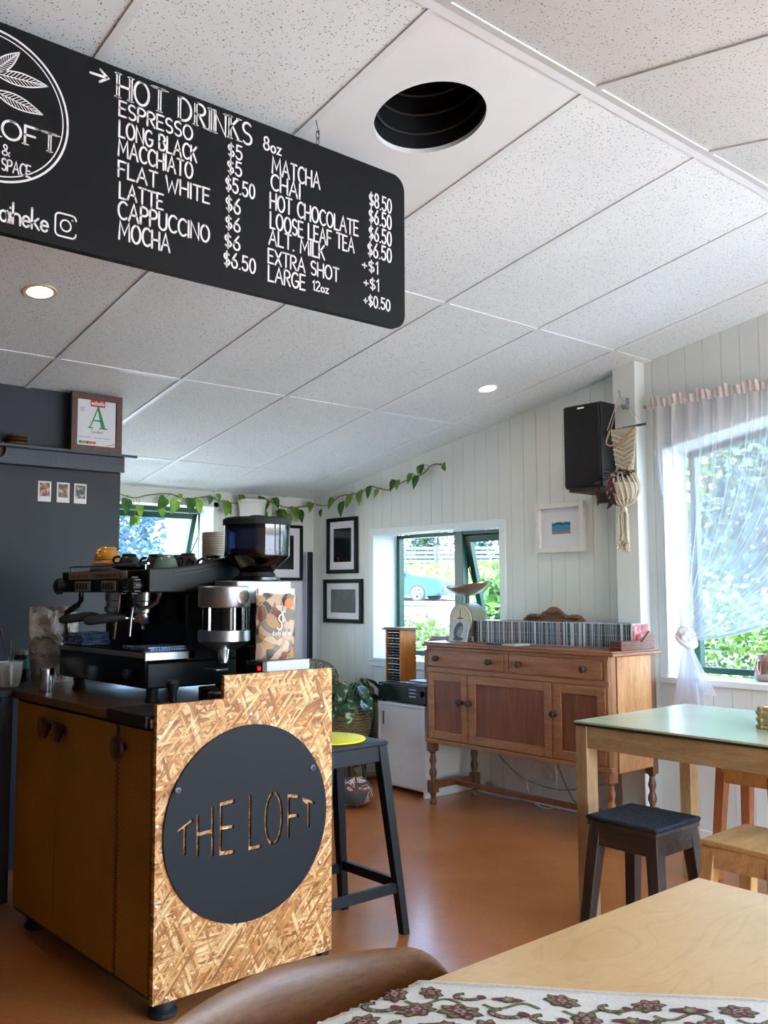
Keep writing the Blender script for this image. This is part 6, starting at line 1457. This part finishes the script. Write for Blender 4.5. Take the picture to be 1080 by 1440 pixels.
# ------------------------------------------------------------------ ivy-like vines along the tops of the walls
M_leafA = leafmat('pothos_leaf', '#3f6e22', '#7da03a', .35, 14, .3); M_leafB = leafmat('pothos_leaf_dark', '#28491f', '#47702c', .35, 14, .25); M_stem = plain('#7a7448', .6, var=.2)
def vine(name, label, path, leaves, out, group=None):
    t = thing(name, label, 'vine', path[0], group); P = [Vector(p) for p in path]; pts = []
    for i in range(len(P) - 1):
        p0, p1, p2, p3 = P[max(0, i - 1)], P[i], P[i + 1], P[min(len(P) - 1, i + 2)]
        for k in range(6):
            q = k / 6; pts.append(.5 * ((2 * p1) + (p2 - p0) * q + (2 * p0 - 5 * p1 + 4 * p2 - p3) * q * q + (3 * p1 - p0 - 3 * p2 + p3) * q ** 3))
    pts.append(P[-1])
    mA, mB_, ms = MB(), MB(), MB().tube(pts, .0042, 6); rv = random.Random(len(path)); o_ = Vector(out)
    for j, (f, dz, L, side) in enumerate(leaves):
        b = pts[min(len(pts) - 1, int(f * (len(pts) - 1)))]; along = o_.cross(Vector((0, 0, 1)))
        tip = b + o_ * .035 + along * side * .03 + Vector((0, 0, -dz)); ms.tube([b, b + o_ * .03 + Vector((0, 0, .01 - dz * .3)), tip], .0018, 5)
        leaf_mesh(mA if j % 5 not in (1, 3) else mB_, tip, along * (side * .45 + rv.uniform(-.2, .2)) + o_ * .25 + Vector((0, 0, -1)), o_, L, L * .66, fold=.22, droop=-.05, n=9)
    mA.build('foliage', M_leafA, t); mB_.build('dark_foliage', M_leafB, t); ms.build('stem', M_stem, t)
yv = YF - .03
vine('pothos_vine', 'green trailing vine pinned along the top of the far wall above the left window', [(2.60, yv, 1.875), (2.72, yv, 1.838), (2.80, yv - .01, 1.825), (2.90, yv, 1.85), (3.05, yv, 1.868), (3.18, yv, 1.842), (3.35, yv, 1.868), (3.45, yv, 1.845), (3.56, yv - .02, 1.832), (3.72, yv - .02, 1.842), (3.86, yv, 1.862), (3.98, yv, 1.832), (4.10, yv, 1.835), (4.22, yv, 1.856)],
     [(.03, -.02, .07, .5), (.09, .02, .12, .3), (.14, .12, .075, -.4), (.16, .13, .08, .8), (.17, .05, .09, .2), (.27, .09, .085, .1), (.31, .03, .12, 1.6), (.35, .03, .12, 1.1), (.40, .0, .12, .6), (.42, .01, .11, -.2), (.37, -.02, .05, .7), (.47, .0, .07, .3), (.50, -.03, .06, 0), (.55, .01, .10, -.5), (.57, .0, .12, .3), (.64, -.06, .09, .2), (.65, .0, .11, -.3), (.66, .0, .10, .5), (.73, -.04, .12, .4), (.745, -.02, .11, .8), (.73, .06, .09, -.1), (.78, -.03, .09, -.6), (.80, .05, .12, -.4), (.83, .03, .12, .1), (.86, .05, .12, .5), (.89, .0, .10, -.3), (.93, .02, .11, .2), (.98, -.03, .08, .2)], (0, -1, 0))
xv = XW - .03
vine('pothos_vine', 'green trailing vine pinned along the right wall above the two black framed pictures', [(xv, 5.62, 1.86), (xv, 5.50, 1.845), (xv, 5.42, 1.865), (xv, 5.32, 1.905), (xv, 5.2, 1.905), (xv, 5.08, 1.915), (xv, 5.0, 1.945), (xv, 4.9, 1.925), (xv, 4.80, 1.905), (xv, 4.68, 1.94), (xv, 4.55, 1.965), (xv, 4.45, 1.985), (xv, 4.38, 2.03), (xv, 4.30, 2.03), (xv, 4.24, 2.00)],
     [(.02, -.01, .08, .2), (.06, .03, .07, -.2), (.20, .0, .10, .4), (.25, .05, .13, -.1), (.31, .01, .11, .1), (.37, .0, .12, -.2), (.46, .0, .10, -.5), (.54, .0, .07, .6), (.64, -.03, .09, 0), (.645, -.02, .08, -.7), (.74, -.02, .08, .6), (.78, .01, .10, .3), (.79, -.05, .07, -.1), (.82, -.04, .08, 0), (.85, .0, .06, .9), (.97, -.01, .07, -1.2)], (-1, 0, 0))
wp = thing('wall_pot', 'white pot on a small bracket high on the far wall above the grinder', 'pot', (3.66, 5.60, 1.70))
MB().lathe([(.0, 0), (.075, 0), (.082, .006), (.095, .12), (.102, .125), (.102, .145), (.094, .145), (.086, .02), (0, .01)], (3.66, 5.585, 1.712), 30).build('pot', plain('#d5d2cc', .5, var=.03), wp)
MB().box(3.58, 3.74, 5.50, 5.689, 1.698, 1.711).build('bracket', M_white, wp)

# ------------------------------------------------------------------ corner lamp, potted plant, armchair and bits on the floor
lp = thing('corner_lamp', 'slim black floor lamp in the corner with a bluish glowing strip', 'floor lamp', (4.178, 5.595, 0))
MB().box(4.160, 4.196, 5.585, 5.609, .012, 1.503).build('pole', M_black, lp, bevel=.002)
MB().prism(arc(4.175, 5.59, .09, .09, 0, 345, 23), 0, .012, 'XY').build('base', M_black, lp)
t = NT('led_strip'); t.base(lin('#8d86ff')); t.set(emit=.16, emit_col=lin('#8f95ff')); MB().box(4.166, 4.190, 5.610, 5.613, .03, 1.49).build('light_strip', t.m, lp)
pp_ = thing('basket_planter', 'round woven basket planter on legs behind the bar stool', 'planter', (3.80, 4.69, 0))
bx, by = 3.80, 4.69
m = MB(); prof = [(.0, .27), (.085, .27), (.118, .30), (.140, .37), (.140, .43), (.122, .515), (.126, .525), (.116, .525), (.128, .43), (.10, .30), (0, .29)]
m.lathe(prof, (bx, by, 0), 36); m.build('basket', M_basket, pp_)
m2 = MB()
for k in range(14):
    z = .285 + k * .017; r = .145 * math.sqrt(max(.35, 1 - ((z - .40) / .16) ** 2 * .55)); m2.tube([(bx + r * math.cos(a) * 1.0, by + r * math.sin(a), z + .002 * math.sin(8 * a + k)) for a in [2 * PI * j / 36 for j in range(36)]], .0068, 6, closed=True)
m2.build('weave', plain('#7d6a45', .8, var=.35, scale=120), pp_)
for k in range(4):
    a = PI / 4 + k * PI / 2; MB().tube([(bx + .075 * math.cos(a), by + .075 * math.sin(a), .28), (bx + .115 * math.cos(a), by + .115 * math.sin(a), 0)], [.012, .009], 10).build('leg', plain('#3a2a1c', .5, var=.2), pp_)
M_varieg = NT('variegated_leaf'); v = M_varieg.coord(); wv = M_varieg.n('TexNoise', i_Scale=22.0, i_Detail=1.0, i_Distortion=.6); M_varieg.l(v, wv.inputs['Vector']); M_varieg.base(M_varieg.ramp(wv.outputs[0], [(.40, lin('#21371f')), (.52, lin('#35552c')), (.60, lin('#4d6e3c')), (.66, lin('#b9c4a6'))])); M_varieg.set(rough=.35)
hp = thing('potted_plant', 'leafy variegated green plant growing in the woven basket planter', 'plant', (bx, by, .5))
m = MB(); ms = MB(); rp = random.Random(8)
for k in range(64):
    a = rp.uniform(0, 2 * PI); e = rp.uniform(.05, .9); l = rp.uniform(.10, .20); r = l * math.cos(e); base = Vector((bx + .03 * math.cos(a), by + .03 * math.sin(a), .50)); tip = base + Vector((r * math.cos(a), r * math.sin(a), l * math.sin(e) + .02))
    if (tip.x > 3.80 and tip.y < 4.68) or tip.x < 3.64: continue
    ms.tube([base, base + (tip - base) * .6 + Vector((0, 0, .03)), tip], .0025, 5); leaf_mesh(m, tip, (math.cos(a), math.sin(a), -.35 - rp.random() * .5), (0, 0, 1), rp.uniform(.11, .17), rp.uniform(.06, .085), heart=.05, droop=.25)
m.build('foliage', M_varieg.m, hp); ms.build('stems', plain('#3f5a2c', .5), hp)
o = MB().lathe([(0, 0), (.05, 0), (.085, .02), (.10, .05), (.096, .05), (.08, .022), (0, .008)], (4.07, 4.80, 0), 30).build('bowl', plain('#cfcfca', .3)); tag(o, 'white bowl on the floor beside the basket planter', 'bowl')
ac = thing('armchair', 'olive armchair with a rounded curl-patterned back behind the strand board', 'armchair', (3.28, 4.78, 0))
M_olive = plain('#57523f', .85, var=.25, scale=18, bump=.3)
m = MB(); prof = [(3.06, .40), (3.045, .60)] + [(3.30 + .255 * math.cos(math.radians(a)), .60 + .155 * math.sin(math.radians(a)) ** .8) for a in range(170, 9, -10)] + [(3.555, .60), (3.54, .40)]
m.prism(prof, 4.62, 4.76, 'XZ'); m.build('back', M_olive, ac, bevel=.035)
m = MB().box(3.03, 3.57, 4.30, 4.72, .20, .42); m.build('seat', plain('#4a3f33', .85, var=.3, scale=20), ac, bevel=.04)
for x in (3.02, 3.50): MB().box(x, x + .09, 4.28, 4.70, .20, .58).build('arm', M_olive, ac, bevel=.03)
for x in (3.06, 3.52):
    for y in (4.33, 4.68): MB().tube([(x, y, .2), (x, y, 0)], [.02, .014], 10).build('leg', plain('#2c1c12', .4), ac)
m = MB()
for k in range(9):
    a = math.radians(10 + k * 20); cx_, cz_ = 3.30 + .215 * math.cos(a), .60 + .115 * math.sin(a)
    m.tube([(cx_ + .026 * (1 - j / 16) * math.cos(j * .7 + k), 4.617, cz_ + .026 * (1 - j / 16) * math.sin(j * .7 + k)) for j in range(14)], .004, 6)
for k in range(4): m.tube([(3.515 + .022 * (1 - j / 16) * math.cos(j * .7 + k), 4.617, .585 - k * .042 + .022 * (1 - j / 16) * math.sin(j * .7 + k)) for j in range(14)], .004, 6)
m.build('curl_pattern', plain('#9a8f72', .8, var=.1), ac)
ac.location = (3.86, 5.34, 0)
m = MB(); m.grid(lambda u, v: (3.46 + .12 * math.sin(PI * v) * math.cos(2 * PI * u) * (1 + .15 * math.sin(6 * PI * u)), 4.20 + .10 * math.sin(PI * v) * math.sin(2 * PI * u), .002 + .15 * (.5 - .5 * math.cos(PI * v)) * (1 + .1 * math.sin(8 * PI * u))), 30, 14)
mt_ = NT('striped_bag_cloth'); w_ = mt_.n('TexNoise', i_Scale=14.0, i_Distortion=1.0); mt_.l(mt_.coord(), w_.inputs['Vector']); mt_.base(mt_.ramp(w_.outputs[0], [(.4, lin('#4a4a4c')), (.5, lin('#7a4636')), (.56, lin('#c9c5be')), (.62, lin('#6f3d30'))], 'CONSTANT')); mt_.set(rough=.9)
tag(m.build('cloth_bag', mt_.m, smooth=60), 'crumpled striped cloth bag on the floor beyond the bar stool', 'bag')
o = MB().box(3.255, 3.315, 4.17, 4.215, .0005, .002).build('paper_scrap', plain('#d7d3ca', .6)); tag(o, 'scrap of white paper on the floor beside the strand board', 'paper')

# ------------------------------------------------------------------ outside: gravel, hedges, bank, trees, fence, car, house
def gz(x, y): d = max(0.0, math.hypot(x - 4, y - 5) - 6); return -.05 + .030 * d
grav = NT('pale_gravel'); nz = grav.n('TexNoise', i_Scale=30.0, i_Detail=5.0); grav.l(grav.coord(), nz.inputs['Vector']); grav.base(grav.ramp(nz.outputs[0], [(.3, lin('#aaa69e')), (.7, lin('#c0bcb3'))])); grav.set(rough=.95)
m = MB(); m.grid(lambda u, v: (-12 + 72 * u, -14 + 80 * v, gz(-12 + 72 * u, -14 + 80 * v) - .12), 60, 60)
g = m.build('ground', grav.m); struct(g)
M_hedgeA = leafmat('hedge_leaf_bright', '#486c24', '#74903e', .5, 2.0, .4); M_hedgeB = leafmat('hedge_leaf_green', '#345a29', '#587c3a', .5, 2.0, .4); M_yel = leafmat('bank_leaf', '#666d30', '#868450', .6, 1.2, .35); M_treeA = leafmat('tree_leaf', '#344c32', '#546c48', .5, .7, .4); M_treeB = leafmat('tree_leaf_hazed', '#375260', '#587880', .5, .7, .4)  # bluish tree leaves have the haze painted into their colour
M_bark = plain('#5b4c3e', .9, var=.2)
def shrub(name, label, cat, c, r, count, L, mats, seed, group=None, stem=True, top=1.0):
    """leafy mass: many small blades spread through an ellipsoid shell"""
    t = thing(name, label, cat, (c[0], c[1], gz(c[0], c[1]) - .1), group); rs = random.Random(seed); ms_ = [MB() for _ in mats]
    for k in range(count):
        a = rs.uniform(0, 2 * PI); z = rs.uniform(-.75, 1); q = math.sqrt(1 - min(1, abs(z)) ** 2); rad = rs.uniform(.72, 1.0) * (1 + .13 * math.sin(3 * a + seed) + .10 * math.sin(5 * z + 2 * a))
        p = Vector((c[0] + r[0] * rad * q * math.cos(a), c[1] + r[1] * rad * q * math.sin(a), c[2] + r[2] * rad * z)); l = L * rs.uniform(.6, 1.3)
        d = Vector((rs.uniform(-1, 1), rs.uniform(-1, 1), rs.uniform(-.7, .8))).normalized(); s = d.orthogonal().normalized(); s.rotate(Matrix.Rotation(rs.uniform(0, 6.3), 3, d)); w = l * .32
        ms_[k % len(ms_)].add([p, p + d * l * .45 + s * w, p + d * l, p + d * l * .45 - s * w], [(0, 1, 2, 3)])
    for i, q in enumerate(ms_): q.build('foliage', mats[i], t, smooth=0)
    if stem:
        b = gz(c[0], c[1]) - .12
        MB().tube([(c[0], c[1], b), (c[0] + .05 * r[0], c[1], (b + c[2]) / 2), (c[0], c[1], c[2])], [.10 * r[0] ** .5, .07 * r[0] ** .5, .03], 8).build('trunk', M_bark, t)
        mm = MB()
        for k in range(6):
            a = k * 1.05; mm.tube([(c[0], c[1], (b + c[2] * 1.2) / 2.2), (c[0] + .6 * r[0] * math.cos(a), c[1] + .6 * r[1] * math.sin(a), c[2] + .3 * r[2] * math.sin(k))], [.05 * r[0] ** .5, .015], 6)
        mm.build('branches', M_bark, t)
    return t
HG = 'low hedge shrubs outside the windows'
shrub('shrub', 'bright yellow green shrub seen low through the small right wall window', 'shrub', (6.3, 6.9, .42), (.75, 1.0, .52), 5200, .058, [M_hedgeA, M_hedgeB], 1, HG)
shrub('shrub', 'leafy shrub seen behind the kitchen scale through the window', 'shrub', (6.5, 5.6, .40), (.7, .8, .62), 4600, .058, [M_hedgeB, M_hedgeA], 2, HG)
shrub('tall_plant', 'tall leafy plant rising beside the open sash outside the window', 'plant', (6.75, 6.05, .70), (.28, .3, .72), 420, .16, [M_hedgeB], 3, None)
shrub('shrub', 'bright green hedge shrub below the curtain edge in the large window', 'shrub', (7.2, 3.9, .45), (1.0, .95, .72), 8000, .055, [M_hedgeA, M_hedgeB], 4, HG)
shrub('shrub', 'green hedge shrub at the right edge of the large window', 'shrub', (7.3, 2.6, .55), (1.0, .95, .85), 7000, .055, [M_hedgeB, M_hedgeA], 5, HG)
shrub('shrub', 'hedge shrub further right beyond the picture in front of the large window', 'shrub', (7.2, 1.2, .5), (1.0, .95, .8), 1800, .1, [M_hedgeB, M_hedgeA], 6, HG)
TG = 'trees outside the windows'
shrub('tree', 'broad tree seen through the upper curtain in the large window', 'tree', (13.6, 8.2, 2.9), (2.2, 2.2, 2.0), 8000, .17, [M_treeA, M_hedgeA], 7, TG)
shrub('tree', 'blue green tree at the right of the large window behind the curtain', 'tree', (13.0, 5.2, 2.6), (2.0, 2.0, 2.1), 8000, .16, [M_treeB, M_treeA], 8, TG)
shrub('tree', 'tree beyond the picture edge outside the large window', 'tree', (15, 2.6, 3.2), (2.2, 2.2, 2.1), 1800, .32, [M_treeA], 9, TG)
shrub('tree', 'pale tree tinted haze blue at the left in the far wall window', 'tree', (6.7, 15.8, 2.4), (1.5, 1.5, 1.9), 7500, .13, [M_treeB], 10, TG)
hs = thing('house', 'white house with a sloping roof seen through the far wall window', 'house', (11.8, 21, .3))
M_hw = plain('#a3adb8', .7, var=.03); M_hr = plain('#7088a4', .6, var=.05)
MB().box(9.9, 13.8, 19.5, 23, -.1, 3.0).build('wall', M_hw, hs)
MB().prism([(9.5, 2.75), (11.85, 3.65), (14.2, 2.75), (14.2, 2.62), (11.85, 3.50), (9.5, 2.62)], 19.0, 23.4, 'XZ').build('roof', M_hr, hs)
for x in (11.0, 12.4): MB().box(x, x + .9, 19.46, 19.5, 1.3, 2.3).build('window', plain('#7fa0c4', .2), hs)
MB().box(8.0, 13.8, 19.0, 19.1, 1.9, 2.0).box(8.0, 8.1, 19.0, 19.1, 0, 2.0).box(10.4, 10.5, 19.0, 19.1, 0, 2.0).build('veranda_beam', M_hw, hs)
sh_ = thing('shed', 'pale blue grey shed beyond the hedge in the large window', 'shed', (17.6, 8.4, .3))
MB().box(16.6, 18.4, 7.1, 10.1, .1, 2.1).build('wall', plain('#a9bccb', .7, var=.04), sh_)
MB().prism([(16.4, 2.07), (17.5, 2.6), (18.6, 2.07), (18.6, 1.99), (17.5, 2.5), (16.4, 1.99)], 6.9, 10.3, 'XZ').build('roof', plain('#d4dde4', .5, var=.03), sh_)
# bank, far trees and fence behind the parked car
bank = NT('grass_bank'); nz = bank.n('TexNoise', i_Scale=.8, i_Detail=8.0); bank.l(bank.coord(), nz.inputs['Vector']); bank.base(bank.ramp(nz.outputs[0], [(.35, lin('#4d602c')), (.5, lin('#70733a')), (.65, lin('#868354'))])); bank.set(rough=.95)
e = Vector((.70, .714)); nrm = Vector((.714, -.70))
def bk_(u, v): p = e * (42 + 9 * v) + nrm * (-9 + 24 * u); return (p.x, p.y, .85 + 1.75 * v ** .8 + .15 * math.sin(9 * u + 4 * v))
struct(MB().grid(bk_, 30, 10).build('ground', bank.m))
rs = random.Random(21); M3 = [MB(), MB()]
for k in range(9000):
    u, v = rs.random(), rs.random(); p = Vector(bk_(u, v)); l = rs.uniform(.10, .24); d = Vector((rs.uniform(-.5, .5), rs.uniform(-.5, .5), 1)).normalized(); s = Vector((nrm.x, nrm.y, 0)) * l * .25
    M3[k % 2].add([p, p + d * l * .5 + s, p + d * l, p + d * l * .5 - s], [(0, 1, 2, 3)])
for q, mm, lb in ((M3[0], M_yel, 'yellowish grass tufts growing on the bank behind the car'), (M3[1], M_hedgeB, 'green grass tufts growing on the bank behind the car')):
    o = q.build('bank_grass', mm, smooth=0); tag(o, lb, 'grass'); o['kind'] = 'stuff'
for k, (s, hgt, sd, lb) in enumerate(((-5.0, 2.3, 31, 'grey green tree above the bank at the left of the small window'), (-2.2, 2.6, 32, 'round tree above the bank behind the car roof'), (.8, 2.4, 33, 'tree above the bank left of the window mullion'), (3.8, 2.5, 34, 'tree above the bank behind the open sash'), (6.8, 2.3, 35, 'tree above the bank at the right of the open sash'))):
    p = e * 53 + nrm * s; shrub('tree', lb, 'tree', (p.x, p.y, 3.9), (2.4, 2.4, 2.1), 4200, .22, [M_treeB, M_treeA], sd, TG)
fn = thing('fence', 'grey board fence running along the top of the grass bank', 'fence', (37, 36, 3))
pt_ = lambda s, z: Vector((e.x * 50.5 + nrm.x * s, e.y * 50.5 + nrm.y * s, z))
m = MB()
for z in (2.75, 2.98, 3.21, 3.44): m.bar(pt_(-8, z), pt_(12, z), .05, .16)
m.build('boards', plain('#46525f', .8, var=.1), fn)
for k in range(11): MB().bar(pt_(-8 + 2 * k, 2.2), pt_(-8 + 2 * k, 3.6), .12).build('post', plain('#414d5a', .8, var=.1), fn)

# the parked car: long side towards the window, nose to the right
car = thing('car', 'blue saloon car parked on the pale gravel outside the window', 'car', (26.6, 27.4, .78))
Mc = Matrix.Translation((e.x * 37.6 + nrm.x * -1.72, e.y * 37.6 + nrm.y * -1.72, .78)) @ Matrix.Rotation(math.atan2(nrm.y, nrm.x) + math.radians(-22), 4, 'Z')
M_blue = NT('car_paint'); M_blue.base(lin('#0e4790')); M_blue.set(rough=.5, metal=0, spec=.3)
def cm(): q = MB(); q.M = Mc; return q
prof = [(-2.3, .32), (-2.36, .62), (-2.28, .88), (-2.0, .97), (-1.55, 1.0), (-1.1, 1.30), (-.5, 1.44), (.15, 1.43), (.62, 1.26), (1.12, .98), (1.75, .90), (2.16, .78), (2.32, .58), (2.30, .32), (2.1, .22), (-2.1, .22)]
m = cm(); nP = len(prof)
secs = [(-.90, .94, .0), (-.86, 1.0, .12), (-.5, 1.0, .20), (.5, 1.0, .20), (.86, 1.0, .12), (.90, .94, .0)]
vs = []
for yy, k, _ in secs:
    for (x, z) in prof:
        inn = max(0, (z - .95) / .5) * .22; y2 = yy * (1 - inn) if abs(yy) > .6 else yy; vs.append((x * (1 if abs(yy) < .6 else .985), y2, z if abs(yy) < .88 else z * .985))
fs = []
for j in range(len(secs) - 1):
    for i in range(nP): fs.append((j * nP + i, j * nP + (i + 1) % nP, (j + 1) * nP + (i + 1) % nP, (j + 1) * nP + i))
fs += [tuple(range(nP)), tuple(reversed(range((len(secs) - 1) * nP, len(secs) * nP)))]
m.add(vs, fs); m.build('body', M_blue.m, car, smooth=50)
M_cg = plain('#9fc4e6', .08, .2, var=.05)
for s in (-1, 1):
    m = cm(); m.add([(-1.05, s * .835, 1.03), (.98, s * .855, 1.01), (.52, s * .775, 1.26), (.1, s * .745, 1.38), (-.5, s * .745, 1.39), (-.95, s * .79, 1.24)], [(0, 1, 2, 3, 4, 5)]); m.build('side_window', M_cg, car, smooth=0)
m = cm(); m.add([(1.13, -.72, .995), (1.13, .72, .995), (.63, .62, 1.275), (.63, -.62, 1.275)], [(0, 1, 2, 3)]); m.build('windscreen', plain('#d7e6f2', .08, .2), car, smooth=0)
RX = lambda s: Matrix(((1, 0, 0), (0, 0, -s), (0, s, 0)))
for x in (-1.42, 1.42):
    for s in (-1, 1):
        w = cm(); w.lathe([(.0, .0), (.24, 0), (.32, .02), (.335, .06), (.335, .2), (.30, .24), (.22, .22), (.22, .17)], (x, s * .70, .335), 28, RX(-s) if False else Matrix(((1, 0, 0), (0, 0, s), (0, -s, 0))), cap=False); w = w.build('wheel', plain('#22262b', .7), car)
        r_ = cm()
        r_.lathe([(.195, .205), (.225, .235), (.215, .24), (.19, .215)], (x, s * .70, .335), 28, Matrix(((1, 0, 0), (0, 0, s), (0, -s, 0))), cap=False)
        for k in range(5):
            a = 2 * PI * k / 5 + .3
            for da in (-.14, .14): r_.bar((x + .03 * math.cos(a), s * .925, .335 + .03 * math.sin(a)), (x + .21 * math.cos(a + da), s * .925, .335 + .21 * math.sin(a + da)), .035, .02)
        r_.build('rim', plain('#cfd8e2', .3, .6), w)
for s in (-1, 1):
    m = cm(); m.hexa([(2.02, s * .62, .60), (2.20, s * .50, .60), (2.16, s * .88, .60), (1.8, s * .895, .64)], [(2.0, s * .62, .76), (2.18, s * .5, .72), (2.1, s * .87, .72), (1.75, s * .89, .74)]); m.build('headlight', plain('#e6eef5', .1, .3), car)
m = cm(); m.box(2.2, 2.335, -.5, .5, .36, .56); m.build('grille', plain('#1d2026', .4), car)
for s in (-1, 1): m = cm(); m.box(.72, .9, s * .9, s * 1.04, .98, 1.1) if s > 0 else m.box(.72, .9, -1.04, -.9, .98, 1.1); m.build('mirror', M_blue.m, car)
